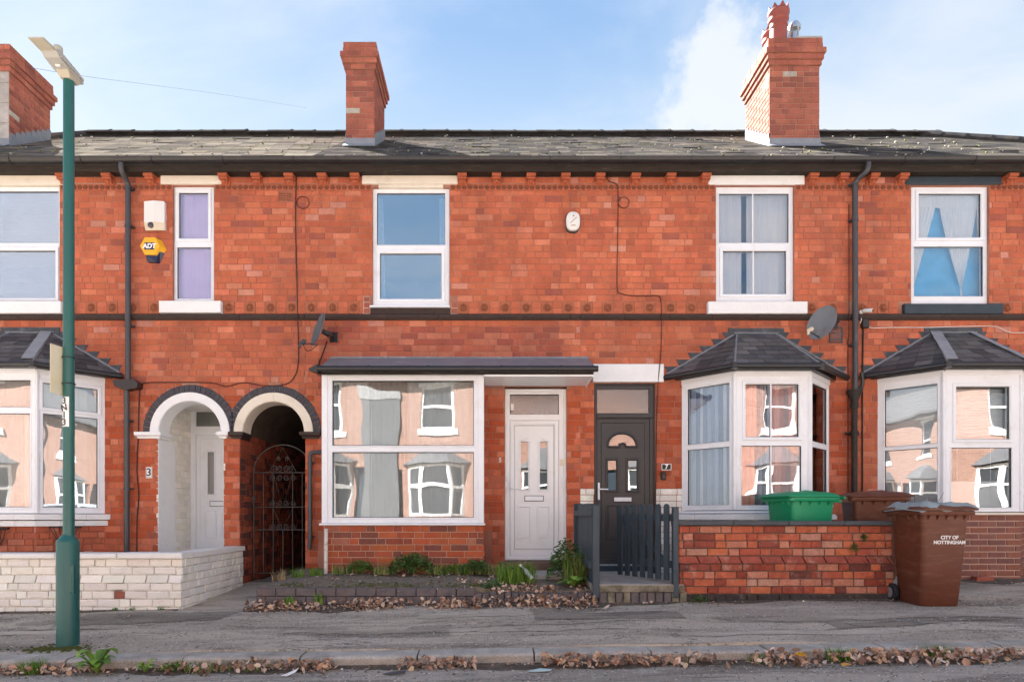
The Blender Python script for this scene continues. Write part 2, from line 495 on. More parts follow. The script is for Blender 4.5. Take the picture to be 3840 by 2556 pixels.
def asphalt(name, col, patch, dark):
    m = bpy.data.materials.new(name)
    m.use_nodes = True
    nt = m.node_tree
    N, L = nt.nodes.new, nt.links.new
    b = nt.nodes['Principled BSDF']
    b.inputs['Roughness'].default_value = .85
    b.inputs['Specular IOR Level'].default_value = .3
    geo = N('ShaderNodeNewGeometry')

    def noise(scale, det, rough=.6, st=(1, 1, 1), dist=0.0):
        mp = N('ShaderNodeMapping')
        mp.inputs['Scale'].default_value = st
        L(geo.outputs['Position'], mp.inputs[0])
        n = N('ShaderNodeTexNoise')
        L(mp.outputs[0], n.inputs[0])
        n.inputs['Scale'].default_value = scale
        n.inputs['Detail'].default_value = det
        n.inputs['Roughness'].default_value = rough
        n.inputs['Distortion'].default_value = dist
        return n.outputs[0]

    def rng(s, a, bb, c, d):
        mr = N('ShaderNodeMapRange')
        L(s, mr.inputs[0])
        for i, v in enumerate((a, bb, c, d)):
            mr.inputs[i + 1].default_value = v
        return mr.outputs[0]

    def mix(f, a, bcol):
        mx = N('ShaderNodeMix')
        mx.data_type = 'RGBA'
        L(f, mx.inputs['Factor'])
        if isinstance(a, tuple):
            mx.inputs['A'].default_value = (*a, 1)
        else:
            L(a, mx.inputs['A'])
        mx.inputs['B'].default_value = (*bcol, 1)
        return mx.outputs['Result']
    # old trench repairs and worn patches, long in the direction of the street
    c = mix(rng(noise(.9, 8, .68, (.45, 1.9, 1), .5), .485, .53, 0, .80), col, patch)
    c = mix(rng(noise(1.1, 9, .72, (.45, 1.7, 1), .3), .53, .60, 0, .75), c, dark)
    c = mix(rng(noise(.6, 2, .5, (.8, 3.2, 1), .2), .58, .588, 0, .55), c, dark)
    # cracks and lifted joints
    ab = N('ShaderNodeMath')
    ab.operation = 'ABSOLUTE'
    sb = N('ShaderNodeMath')
    sb.operation = 'SUBTRACT'
    sb.inputs[1].default_value = .5
    L(noise(.55, 7, .55, (.7, 1.8, 1), .3), sb.inputs[0])
    L(sb.outputs[0], ab.inputs[0])
    c = mix(rng(ab.outputs[0], .004, .0, 0, .85), c, tuple(k * .35 for k in dark))
    # mottled grit at the size of a coin
    c = mix(rng(noise(26, 4, .75), .56, .68, 0, .55), c, tuple(min(.6, k * 1.35) for k in patch))
    c = mix(rng(noise(21, 4, .75), .44, .33, 0, .6), c, dark)
    # chips of pale aggregate
    c = mix(rng(noise(75, 2, .5), .62, .70, 0, .75), c, (.50, .48, .47))
    c = mix(rng(noise(60, 3, .5), .38, .30, 0, .6), c, (.06, .058, .06))
    L(c, b.inputs['Base Color'])
    bp = N('ShaderNodeBump')
    bp.inputs['Strength'].default_value = .6
    bp.inputs['Distance'].default_value = .006
    L(noise(90, 3), bp.inputs['Height'])
    L(bp.outputs[0], b.inputs['Normal'])
    return m


M_PAVE = asphalt('pavement_asphalt', (.365, .312, .250), (.50, .43, .345), (.18, .149, .117))
M_PATCHDARK = asphalt('patch_asphalt', (.20, .170, .136), (.29, .25, .20), (.13, .108, .086))
M_PATCHPALE = asphalt('patch_pale', (.42, .362, .29), (.54, .47, .385), (.27, .227, .178))
M_ROAD = asphalt('road_asphalt', (.31, .27, .222), (.44, .385, .32), (.145, .12, .096))


# ------------------------------------------------------------------ mesh building
class MB:
    def __init__(s):
        s.v, s.f, s.t, s.sm = [], [], [], []
        s.tone = (.5, .5, .5)

    def face(s, pts, tone=None, smooth=False):
        i = len(s.v)
        s.v += [tuple(p) for p in pts]
        s.f.append(tuple(range(i, i + len(pts))))
        s.t.append(tone or s.tone)
        s.sm.append(smooth)

    def mesh(s, verts, faces, tone=None, smooth=False):
        i = len(s.v)
        s.v += [tuple(p) for p in verts]
        for f in faces:
            s.f.append(tuple(i + k for k in f))
            s.t.append(tone or s.tone)
            s.sm.append(smooth)

    def box(s, x0, x1, y0, y1, z0, z1, tone=None):
        s.mesh([(x0, y0, z0), (x1, y0, z0), (x1, y1, z0), (x0, y1, z0), (x0, y0, z1), (x1, y0, z1), (x1, y1, z1), (x0, y1, z1)],
               [(0, 3, 2, 1), (4, 5, 6, 7), (0, 1, 5, 4), (1, 2, 6, 5), (2, 3, 7, 6), (3, 0, 4, 7)], tone)

    def cbox(s, x0, x1, y0, y1, z0, z1, c=.005, tone=None):
        """box with softened front edges"""
        s.mesh([(x0, y1, z0), (x1, y1, z0), (x1, y1, z1), (x0, y1, z1),
                (x0, y0 + c, z0), (x1, y0 + c, z0), (x1, y0 + c, z1), (x0, y0 + c, z1),
                (x0 + c, y0, z0 + c), (x1 - c, y0, z0 + c), (x1 - c, y0, z1 - c), (x0 + c, y0, z1 - c)],
               [(3, 2, 1, 0), (0, 1, 5, 4), (1, 2, 6, 5), (2, 3, 7, 6), (3, 0, 4, 7),
                (4, 5, 9, 8), (5, 6, 10, 9), (6, 7, 11, 10), (7, 4, 8, 11), (8, 9, 10, 11)], tone)

    def hexa(s, b, t, tone=None):
        """eight-cornered solid: four bottom points, four top points"""
        s.mesh(list(b) + list(t), [(0, 3, 2, 1), (4, 5, 6, 7), (0, 1, 5, 4), (1, 2, 6, 5), (2, 3, 7, 6), (3, 0, 4, 7)], tone)

    def prism(s, pts, off, tone=None):
        n = len(pts)
        off = Vector(off)
        a = [Vector(p) for p in pts]
        b = [p + off for p in a]
        s.mesh(a + b, [tuple(range(n))[::-1], tuple(range(n, 2 * n))] + [(i, (i + 1) % n, n + (i + 1) % n, n + i) for i in range(n)], tone)

    def tube(s, pts, r, n=8, closed=False, caps=True, tone=None, smooth=True):
        pts = [Vector(p) for p in pts]
        m = len(pts)
        rs = r if isinstance(r, (list, tuple)) else [r] * m
        rings = []
        prev = None
        for i, p in enumerate(pts):
            if closed:
                d = pts[(i + 1) % m] - pts[i - 1]
            else:
                d = pts[min(i + 1, m - 1)] - pts[max(i - 1, 0)]
            d.normalize()
            if prev is None:
                a = Vector((0, 0, 1)) if abs(d.z) < .9 else Vector((1, 0, 0))
                e1 = d.cross(a).normalized()
            else:
                e1 = (prev - d * prev.dot(d))
                if e1.length < 1e-6:
                    e1 = d.orthogonal()
                e1.normalize()
            prev = e1
            e2 = d.cross(e1)
            rings.append([p + (e1 * math.cos(k * 2 * math.pi / n) + e2 * math.sin(k * 2 * math.pi / n)) * rs[i] for k in range(n)])
        vs = [q for rg in rings for q in rg]
        fs = []
        for i in range(m if closed else m - 1):
            a, b = i * n, ((i + 1) % m) * n
            for k in range(n):
                fs.append((a + k, a + (k + 1) % n, b + (k + 1) % n, b + k))
        s.mesh(vs, fs, tone, smooth)
        if caps and not closed:
            s.face(rings[0][::-1], tone)
            s.face(rings[-1], tone)

    def lathe(s, prof, c, n=20, tone=None, smooth=True, axis='z', caps=True):
        c = Vector(c)
        rings = []
        for r, h in prof:
            rg = []
            for k in range(n):
                a = 2 * math.pi * k / n
                if axis == 'z':
                    rg.append(c + Vector((r * math.cos(a), r * math.sin(a), h)))
                elif axis == 'x':
                    rg.append(c + Vector((h, r * math.cos(a), r * math.sin(a))))
                else:
                    rg.append(c + Vector((r * math.cos(a), -h, r * math.sin(a))))
            rings.append(rg)
        fs = []
        for i in range(len(rings) - 1):
            for k in range(n):
                fs.append((i * n + k, i * n + (k + 1) % n, (i + 1) * n + (k + 1) % n, (i + 1) * n + k))
        s.mesh([q for rg in rings for q in rg], fs, tone, smooth)
        if caps:
            s.face(rings[0][::-1], tone)
            s.face(rings[-1], tone)

    def data(s, name, origin=(0, 0, 0), autosmooth=True):
        me = bpy.data.meshes.new(name)
        ox, oy, oz = origin
        me.from_pydata([(a - ox, b - oy, c - oz) for a, b, c in s.v], [], s.f)
        if s.f:
            at = me.attributes.new('tone', 'FLOAT_COLOR', 'FACE')
            buf = []
            for t in s.t:
                buf += [t[0], t[1], t[2], 1.0]
            at.data.foreach_set('color', buf)
            if any(s.sm):
                me.polygons.foreach_set('use_smooth', s.sm)
                bm = bmesh.new()
                bm.from_mesh(me)
                bmesh.ops.remove_doubles(bm, verts=bm.verts, dist=1e-5)
                bmesh.ops.recalc_face_normals(bm, faces=bm.faces)
                bm.to_mesh(me)
                bm.free()
                me.set_sharp_from_angle(angle=rad(42))
        me.update()
        return me


def origin_of(o):
    v = Vector((0, 0, 0))
    while o is not None:
        v += o.location
        o = o.parent
    return v


def put(name, mb, mat, parent=None, at=None, kind=None):
    """link a mesh as one object; a top-level one gets its origin at its base"""
    if parent is not None:
        org = origin_of(parent)
    elif at is not None:
        org = Vector(at)
    else:
        xs = [p[0] for p in mb.v]
        ys = [p[1] for p in mb.v]
        zs = [p[2] for p in mb.v]
        org = Vector(((min(xs) + max(xs)) / 2, (min(ys) + max(ys)) / 2, min(zs)))
    me = mb.data(name, org)
    for m in (mat if isinstance(mat, (list, tuple)) else [mat]):
        me.materials.append(m)
    o = bpy.data.objects.new(name, me)
    C.objects.link(o)
    if parent is not None:
        o.parent = parent
    else:
        o.location = org
    if kind:
        o['kind'] = kind
    return o


def inst(name, me, parent, world_loc, rotz=0.0, rot=None):
    o = bpy.data.objects.new(name, me)
    C.objects.link(o)
    o.parent = parent
    o.location = Vector(world_loc) - origin_of(parent)
    o.rotation_euler = rot if rot is not None else (0, 0, rotz)
    return o


def tag(o, label, cat, group=None):
    o['label'] = label
    o['category'] = cat
    if group:
        o['group'] = group
    return o


def thing(name, label, cat, loc, group=None):
    o = bpy.data.objects.new(name, None)
    o.empty_display_size = .2
    C.objects.link(o)
    o.location = loc
    return tag(o, label, cat, group)


def structure(name, mb, mat):
    return put(name, mb, mat, at=(0, 0, 0), kind='structure')


def holder(name, parent):
    """a part that only carries sub-parts"""
    o = bpy.data.objects.new(name, None)
    o.empty_display_size = .1
    C.objects.link(o)
    o.parent = parent
    return o


def frame_of(p0, p1):
    """wall direction from p0 to p1 in plan; its outside is to the viewer's side of that direction"""
    d = Vector((p1[0] - p0[0], p1[1] - p0[1], 0))
    L = d.length
    d.normalize()
    return d, Vector((d.y, -d.x, 0)), L


def plate(mb, O, Ud, Nd, a0, a1, b0, b1, holes=(), t=.1, front=0.0, tone=None):
    """upright slab with rectangular holes; O origin, Ud along, Nd outward; front face at front along Nd, t thick"""
    O = Vector(O)
    xs = sorted({a0, a1} | {min(max(h[k], a0), a1) for h in holes for k in (0, 1)})
    zs = sorted({b0, b1} | {min(max(h[k], b0), b1) for h in holes for k in (2, 3)})

    def P(a, b, d):
        return O + Ud * a + Nd * (front - d) + Vector((0, 0, b))

    def fill(i, j):
        if i < 0 or j < 0 or i >= len(xs) - 1 or j >= len(zs) - 1:
            return False
        ca, cb = (xs[i] + xs[i + 1]) / 2, (zs[j] + zs[j + 1]) / 2
        return not any(h[0] < ca < h[1] and h[2] < cb < h[3] for h in holes)
    for i in range(len(xs) - 1):
        for j in range(len(zs) - 1):
            if not fill(i, j):
                continue
            a, b, c, d = xs[i], xs[i + 1], zs[j], zs[j + 1]
            mb.face([P(a, c, 0), P(b, c, 0), P(b, d, 0), P(a, d, 0)], tone)
            mb.face([P(a, d, t), P(b, d, t), P(b, c, t), P(a, c, t)], tone)
            if not fill(i - 1, j):
                mb.face([P(a, c, t), P(a, c, 0), P(a, d, 0), P(a, d, t)], tone)
            if not fill(i + 1, j):
                mb.face([P(b, c, 0), P(b, c, t), P(b, d, t), P(b, d, 0)], tone)
            if not fill(i, j - 1):
                mb.face([P(a, c, t), P(b, c, t), P(b, c, 0), P(a, c, 0)], tone)
            if not fill(i, j + 1):
                mb.face([P(a, d, 0), P(b, d, 0), P(b, d, t), P(a, d, t)], tone)


def ring(mb, O, Ud, Nd, a0, a1, b0, b1, w, front, t, c=.006, tone=None):
    """mitred frame of four bars, softened on its inner edge"""
    O = Vector(O)

    def P(a, b, d):
        return O + Ud * a + Nd * d + Vector((0, 0, b))
    o = [(a0, b0), (a1, b0), (a1, b1), (a0, b1)]
    i = [(a0 + w, b0 + w), (a1 - w, b0 + w), (a1 - w, b1 - w), (a0 + w, b1 - w)]
    oc = [(a0 + c, b0 + c), (a1 - c, b0 + c), (a1 - c, b1 - c), (a0 + c, b1 - c)]
    ic = [(a0 + w - 2 * c, b0 + w - 2 * c), (a1 - w + 2 * c, b0 + w - 2 * c), (a1 - w + 2 * c, b1 - w + 2 * c), (a0 + w - 2 * c, b1 - w + 2 * c)]
    for k in range(4):
        n = (k + 1) % 4
        mb.face([P(*o[k], front - t), P(*o[n], front - t), P(*o[n], front - c), P(*o[k], front - c)], tone)
        mb.face([P(*o[k], front - c), P(*o[n], front - c), P(*oc[n], front), P(*oc[k], front)], tone)
        mb.face([P(*oc[k], front), P(*oc[n], front), P(*ic[n], front), P(*ic[k], front)], tone)
        mb.face([P(*ic[k], front), P(*ic[n], front), P(*i[n], front - 2 * c), P(*i[k], front - 2 * c)], tone)
        mb.face([P(*i[k], front - 2 * c), P(*i[n], front - 2 * c), P(*i[n], front - t), P(*i[k], front - t)], tone)
        mb.face([P(*o[n], front - t), P(*o[k], front - t), P(*i[k], front - t), P(*i[n], front - t)], tone)


def slab_in(mb, O, Ud, Nd, a0, a1, b0, b1, front, t, tone=None):
    O = Vector(O)

    def P(a, b, d):
        return O + Ud * a + Nd * d + Vector((0, 0, b))
    f, k = front, front - t
    mb.hexa([P(a0, b0, f), P(a1, b0, f), P(a1, b0, k), P(a0, b0, k)], [P(a0, b1, f), P(a1, b1, f), P(a1, b1, k), P(a0, b1, k)], tone)


# ------------------------------------------------------------------ bricks
TONES = [((.485, .138, .073), 9), ((.46, .127, .066), 9), ((.43, .117, .062), 7), ((.515, .158, .086), 6), ((.39, .108, .062), 5), ((.535, .19, .115), 2),
         ((.50, .215, .155), 1), ((.32, .095, .064), 2)]
TONEBAG = [t for t, n in TONES for _ in range(n)]
OLDTONES = [(.42, .115, .062), (.39, .105, .06), (.46, .135, .068), (.34, .085, .052), (.25, .068, .048), (.45, .18, .12), (.44, .22, .16)]
NEWTONES = [(.24, .11, .085), (.26, .105, .075), (.22, .10, .08), (.28, .115, .08), (.20, .095, .08)]
WHITES = [(.80, .77, .71), (.77, .74, .67), (.82, .79, .74), (.78, .75, .69)]
BRICK_CACHE = {}


def jit(t, a=.06):
    k = 1 + U(-a, a)
    return tuple(min(.9, c * k * (1 + U(-.03, .03))) for c in t)


def brick_shape(mb, w, h, d, c, tone, Mx=None, rough=0.0):
    """brick seen from its front: local x along, y into the wall, z up, centred on its front face"""
    x, z = w / 2, h / 2
    j = lambda: U(-rough, rough)
    vs = [(-x, d, -z), (x, d, -z), (x, d, z), (-x, d, z), (-x, c, -z), (x, c, -z), (x, c, z), (-x, c, z),
          (-x + c + j(), j() * .5, -z + c + j()), (x - c + j(), j() * .5, -z + c + j()), (x - c + j(), j() * .5, z - c + j()), (-x + c + j(), j() * .5, z - c + j())]
    if Mx is not None:
        vs = [Mx @ Vector(p) for p in vs]
    mb.mesh(vs, [(0, 1, 5, 4), (1, 2, 6, 5), (2, 3, 7, 6), (3, 0, 4, 7), (4, 5, 9, 8), (5, 6, 10, 9), (6, 7, 11, 10), (7, 4, 8, 11), (8, 9, 10, 11)], tone)


def cached_brick(w, h, d, c, tone, mat, variant, rough):
    key = (round(w, 3), round(h, 3), tone, mat.name, variant)
    if key not in BRICK_CACHE:
        mb = MB()
        brick_shape(mb, w, h, d, c, jit(tone, .07), None, rough)
        me = mb.data('brick')
        me.materials.append(mat)
        BRICK_CACHE[key] = me
    return BRICK_CACHE[key]


def bricks(parent, p0, p1, z0, z1, holes=(), arches=(), course=.0863, S=.222, H=.106, joint=.0075, keep=240, mat=None, tonefn=None, bond='flemish',
           c=.004, rough=0.0, jitter=.0015, front=0.0, seen=None, depth=.03, stuffname='brickwork', skip=0.0):
    """lay a panel of bricks course by course between two plan points; the largest ones are objects, the rest is one part"""
    mat = mat or M_BRICK
    Ud, Nd, L = frame_of(p0, p1)
    ang = math.atan2(Ud.y, Ud.x)
    O = Vector((p0[0], p0[1], 0))
    rows = int((z1 - z0) / course + .3)
    course = (z1 - z0) / max(1, rows)
    h = course - joint
    out = []
    for r in range(rows):
        zc = z0 + course * (r + .5)
        a = -R() * .3 if bond != 'stretcher' else (0 if r % 2 else -.5 * (S + joint))
        k = r % 2
        while a < L:
            if bond == 'stretcher':
                w = S
            elif bond == 'header':
                w = H
            else:
                w = H if k % 2 else S
                if R() < .16:
                    w = S
            k += 1
            segs = [(max(a, 0.0), min(a + w, L))]
            a += w + joint
            blo, bhi = zc - h / 2, zc + h / 2
            for (h0, h1, g0, g1) in holes:
                ov = min(bhi, g1) - max(blo, g0)
                if ov <= .004:
                    continue
                hit = any(s0 < h1 and s1 > h0 for s0, s1 in segs)
                if not hit:
                    continue
                if ov < .55 * h and (h1 - h0) > .5:
                    if g1 > bhi:
                        bhi = min(bhi, g0)
                    else:
                        blo = max(blo, g1)
                    continue
                new = []
                for s0, s1 in segs:
                    if s1 <= h0 or s0 >= h1:
                        new.append((s0, s1))
                    else:
                        if s0 < h0:
                            new.append((s0, h0 - .003))
                        if s1 > h1:
                            new.append((h1 + .003, s1))
                segs = new
            for (ac, az, ar) in arches:
                dz = zc - az
                if dz < -h or abs(dz) > ar:
                    continue
                half = math.sqrt(max(0, ar * ar - dz * dz))
                new = []
                for s0, s1 in segs:
                    if s1 <= ac - half or s0 >= ac + half:
                        new.append((s0, s1))
                    else:
                        if s0 < ac - half:
                            new.append((s0, ac - half))
                        if s1 > ac + half:
                            new.append((ac + half, s1))
                segs = new
            for s0, s1 in segs:
                if s1 - s0 > .02 and bhi - blo > .015 and R() >= skip:
                    mid = (s0 + s1) / 2
                    wp = O + Ud * mid
                    t = tonefn(wp.x, (blo + bhi) / 2) if tonefn else random.choice(TONEBAG)
                    out.append((s0, s1, blo, bhi, t))
    idx = list(range(len(out)))
    if seen:
        vis = [i for i in idx if seen(O + Ud * ((out[i][0] + out[i][1]) / 2), (out[i][2] + out[i][3]) / 2)]
    else:
        vis = idx
    vis.sort(key=lambda i: -round((out[i][1] - out[i][0]) * (out[i][3] - out[i][2]), 3))
    top = vis[:keep]
    chosen = set(top)
    rest = MB()
    for i, (s0, s1, lo, hi, t) in enumerate(out):
        p = O + Ud * ((s0 + s1) / 2) + Nd * (front + U(-jitter, jitter)) + Vector((0, 0, (lo + hi) / 2))
        rz = ang + U(-.006, .006)
        if i in chosen:
            me = cached_brick(s1 - s0, hi - lo, depth, c, t, mat, random.randrange(3), rough)
            inst('brick', me, parent, p, rz)
        else:
            brick_shape(rest, s1 - s0, hi - lo, depth, c, jit(t, .07), Matrix.Translation(p) @ Matrix.Rotation(rz, 4, 'Z'), rough)
    if rest.v:
        put(stuffname, rest, mat, parent, kind='stuff')
    return out


# ------------------------------------------------------------------ slates on a sloping face
SLATE_TONES = [(.092, .085, .080), (.105, .096, .088), (.078, .073, .070), (.12, .108, .096), (.098, .089, .081), (.15, .132, .112), (.06, .057, .056)]


def slates(parent, poly, gauge=.2, width=.28, keep=200, mat=None, tones=SLATE_TONES, thick=.0055, lift=.002, slip=.012, seen=None):
    """poly: first two points are the eave from left to right; slates hang in rows parallel to it"""
    mat = mat or M_SLATE
    P = [Vector(p) for p in poly]
    Ud = (P[1] - P[0]).normalized()
    nrm = None
    for k in range(2, len(P)):
        nrm = Ud.cross(P[k] - P[0])
        if nrm.length > 1e-5:
            break
    nrm.normalize()
    Sd = nrm.cross(Ud)
    loc = [((p - P[0]).dot(Ud), (p - P[0]).dot(Sd)) for p in P]
    top = max(b for a, b in loc)

    def span(b):
        xs = []
        n = len(loc)
        for i in range(n):
            (a0, b0), (a1, b1) = loc[i], loc[(i + 1) % n]
            if (b0 - b) * (b1 - b) <= 0 and abs(b1 - b0) > 1e-9:
                xs.append(a0 + (a1 - a0) * (b - b0) / (b1 - b0))
        return (min(xs), max(xs)) if len(xs) >= 2 else None
    rows = max(1, int(round(top / gauge)))
    gauge = top / rows
    items = []
    for r in range(rows):
        b = r * gauge
        tj = U(.9, 1.1)
        lo, hi = span(b + 1e-4), span(min(b + gauge, top - 1e-4))
        if not lo or not hi:
            continue
        a = min(lo[0], hi[0]) - (width / 2 if r % 2 else 0)
        while a < max(lo[1], hi[1]):
            q = []
            for (aa, sp, bb) in ((a, lo, b), (a + width - .007, lo, b), (a + width - .007, hi, b + gauge * 1.25), (a, hi, b + gauge * 1.25)):
                q.append((min(max(aa, sp[0]), sp[1]), bb))
            if max(q[1][0] - q[0][0], q[2][0] - q[3][0]) > .03:
                s = U(-slip, slip) * (2.5 if R() < .06 else .4)
                d = U(0, .0015) + (.008 if R() < .04 else 0)
                pts = []
                for i, (aa, bb) in enumerate(q):
                    l = (lift + thick + d) if i < 2 else .002
                    sk = s if i < 2 else 0
                    pts.append(P[0] + Ud * aa + Sd * (bb - (abs(s) if i < 2 else 0)) + nrm * l)
                area = (q[1][0] - q[0][0] + q[2][0] - q[3][0]) * gauge / 2
                items.append((pts, area))
            a += width
    vis = [i for i in range(len(items)) if not seen or seen(items[i][0][0])]
    vis.sort(key=lambda i: -round(items[i][1], 3))
    chosen = set(vis[:keep])
    rest = MB()
    for i, (pts, ar) in enumerate(items):
        t = jit(random.choice(tones), .12)
        lowp = [p - nrm * thick for p in pts]
        if i in chosen:
            mb = MB()
            mb.hexa(lowp, pts, t)
            put('slate', mb, mat, parent)
        else:
            rest.hexa(lowp, pts, t)
    if rest.v:
        put('slating', rest, mat, parent, kind='stuff')


# ------------------------------------------------------------------ flat lettering
def letters(parent, text, size, loc, mat, rot=(rad(90), 0, 0), align='CENTER', ext=.001, name='lettering', shear=0.0, bold=0.0):
    cu = bpy.data.curves.new('lettering', 'FONT')
    cu.body = text
    cu.size = size
    cu.align_x = align
    cu.align_y = 'CENTER'
    cu.extrude = ext
    cu.offset = bold
    cu.shear = shear
    cu.space_line = .95
    tmp = bpy.data.objects.new('lettering', cu)
    C.objects.link(tmp)
    bpy.context.view_layer.update()
    dg = bpy.context.evaluated_depsgraph_get()
    me = bpy.data.meshes.new_from_object(tmp.evaluated_get(dg))
    bpy.data.objects.remove(tmp)
    bpy.data.curves.remove(cu)
    me.materials.clear()
    me.materials.append(mat)
    o = bpy.data.objects.new(name, me)
    C.objects.link(o)
    o.parent = parent
    o.location = Vector(loc) - origin_of(parent)
    o.rotation_euler = rot
    return o

# ================================================================== THE SETTING
def build_ground():
    # rough ground under everything, out to the horizon
    mb = MB()
    mb.box(-400, 400, -400, 400, -1.6, -1.2)
    structure('ground', mb, M_GROUND)
    # road
    mb = MB()
    xs = [-60 + 2.0 * i for i in range(61)]
    ys = [KERB_Y - .02 - 6.4 * j / 16 for j in range(17)]

    def grid(mb, xs, ys, fn):
        n = len(xs)
        vs = [(x, y, fn(x, y)) for y in ys for x in xs]
        fs = [(j * n + i, j * n + i + 1, (j + 1) * n + i + 1, (j + 1) * n + i) for j in range(len(ys) - 1) for i in range(n - 1)]
        if ys[0] > ys[-1]:
            fs = [f[::-1] for f in fs]
        mb.mesh(vs, fs)
    grid(mb, xs, ys, road)
    structure('road', mb, M_ROAD)
    # pavement on our side, with soft unevenness
    mb = MB()
    xs2 = [-12 + .25 * i for i in range(105)]
    ys2 = [KERB_Y + .186 + (.42 - KERB_Y) * j / 22 for j in range(23)]

    def pv(x, y):
        return ground(x, y) + .008 * math.sin(x * 1.7 + y * 2.1) + .005 * math.sin(x * 4.3 - y * 3) + .004
    grid(mb, xs2, [ys2[0] - .001] + ys2, lambda x, y: pv(x, y) - (.15 if y < ys2[0] else 0))
    pave = structure('pavement', mb, M_PAVE)
    # repairs in the surface, each a thin skin of its own
    rnd_ = random.Random(3)

    def patch(name, x0, x1, y0, y1, m, skew=0.0):
        p = MB()
        n = max(3, int((x1 - x0) / .12))
        lo = [y0 + rnd_.uniform(-.03, .03) + skew * (i / n) for i in range(n + 1)]
        hi = [y1 + rnd_.uniform(-.03, .03) + skew * (i / n) for i in range(n + 1)]
        for i in range(n):
            for j in range(3):
                q = []
                for (ii, jj) in ((i, j), (i + 1, j), (i + 1, j + 1), (i, j + 1)):
                    xx = lerp(x0, x1, ii / n)
                    yy = lerp(lo[ii], hi[ii], jj / 3)
                    q.append((xx, yy, pv(xx, yy) + .0045))
                p.face(q)
        put(name, p, m, pave)
    patch('repair_patch', -4.3, -2.75, -2.55, -2.0, M_PATCHDARK, .16)
    patch('repair_patch', -.75, .35, -2.42, -2.16, M_PATCHPALE)
    patch('repair_patch', .42, 1.9, -2.60, -2.22, M_PATCHDARK)
    patch('repair_patch', -1.9, 1.2, -3.0, -2.85, M_PATCHPALE, -.06)
    patch('repair_patch', 1.6, 3.6, -3.34, -3.18, M_PATCHPALE, .05)
    patch('repair_patch', 2.3, 6.4, -2.78, -2.60, M_PATCHPALE, .04)
    patch('repair_patch', 3.1, 3.9, -3.05, -2.86, M_PATCHDARK)
    patch('repair_patch', -6.0, -3.9, -2.95, -2.80, M_PATCHPALE, .08)
    # cracks
    for (x0, y0, n, dx, dy) in ((-2.6, -2.1, 14, -.07, -.045), (-.2, -2.9, 16, .12, .012), (-5.0, -2.6, 12, .13, -.01), (3.0, -3.1, 18, .11, .015), (5.0, -2.5, 10, .04, -.08)):
        p = MB()
        x, y = x0, y0
        prev = None
        for k in range(n):
            w = rnd_.uniform(.004, .010)
            cur = [(x, y - w, pv(x, y - w) + .006), (x, y + w, pv(x, y + w) + .006)]
            if prev:
                p.face([prev[0], cur[0], cur[1], prev[1]] if dx > 0 else [cur[0], prev[0], prev[1], cur[1]])
            prev = cur
            x += dx * rnd_.uniform(.6, 1.4)
            y += dy + rnd_.uniform(-.035, .035)
        put('crack', p, M_MORTARDARK, pave)
    # loose grit
    for nm, cnt, ya, yb, fn in (('pavement_grit', 9000, KERB_Y + .2, -1.9, pv), ('road_grit', 4500, KERB_Y - 1.1, KERB_Y - .1, road)):
        p = MB()
        for _ in range(cnt):
            x, y = rnd_.uniform(-7, 7.5), rnd_.uniform(ya, yb)
            s = rnd_.uniform(.003, .0075)
            z = fn(x, y) + .001
            g_ = rnd_.choice((.55, .48, .62, .36, .10, .07, .42))
            p.mesh([(x - s, y - s, z), (x + s, y - s * .6, z), (x + s * .8, y + s, z), (x - s, y + s * .7, z), (x, y, z + s * .7)], [(0, 1, 4), (1, 2, 4), (2, 3, 4), (3, 0, 4)],
                   (g_, g_ * .93, g_ * .86))
        o = put(nm, p, M_LICHEN, kind='stuff')
        o['label'] = 'fine pale and dark grit scattered over the ' + nm.split('_')[0] + ' surface'
        o['category'] = 'grit'
    # passage floor between the two houses
    mb = MB()
    mb.mesh([(-3.6, .3, ground(-3, 0) - .02), (-2.5, .3, ground(-3, 0) - .02), (-2.5, 7, .34), (-3.6, 7, .34)], [(0, 1, 2, 3)])
    structure('path', mb, M_CONCRETE)
    # far pavement
    mb = MB()
    fy = KERB_Y - 6.42
    grid(mb, xs, [fy - .02, fy - 2.0, fy - 4.2], lambda x, y: .13 + KX * x + (fy - y) * .01)
    for i in range(len(xs) - 1):
        a, b = xs[i], xs[i + 1]
        mb.face([(b, fy - .02, .13 + KX * b), (a, fy - .02, .13 + KX * a), (a, fy - .02, KX * a - .05), (b, fy - .02, KX * b - .05)])
    structure('far_pavement', mb, M_PAVE)


build_ground()

# kerb stones, each its own piece under one kerb
kerb_bed = MB()
kerb_bed.mesh([(-12, KERB_Y + .20, ground(-12, KERB_Y) - .14), (14, KERB_Y + .20, ground(14, KERB_Y) - .14),
               (14, KERB_Y + .01, ground(14, KERB_Y) - .14), (-12, KERB_Y + .01, ground(-12, KERB_Y) - .14)], [(0, 3, 2, 1)])
kerb = structure('kerb', kerb_bed, M_MORTARDARK)
x = -3.33 - .915 * 6
k_tops = []
while x < 9.5:
    Lk = .915
    mb = MB()
    x0, x1 = x + .006, x + Lk - .006
    y0, y1 = KERB_Y + U(-.008, .008), KERB_Y + .19
    dz = U(-.006, .006)
    z0, z1 = ground(x0, y0) + dz, ground(x1, y0) + dz + U(-.004, .004)
    prof = [(y0 + .012, -.16), (y0, -.02), (y0 + .012, -.006), (y0 + .035, 0), (y1, .006), (y1, -.16)]
    a = [(x0, py, z0 + pz) for py, pz in prof]
    b = [(x1, py, z1 + pz) for py, pz in prof]
    n = len(prof)
    mb.mesh(a + b, [tuple(range(n)), tuple(range(n, 2 * n))[::-1]] + [(i, n + i, n + (i + 1) % n, (i + 1) % n) for i in range(n)])
    put('kerb_stone', mb, M_KERB, kerb)
    x += Lk


# ================================================================== HOUSES
ZTOP = 5.96
XB = (-9.6, -2.577, 1.22, 5.02, 10.7)     # party walls


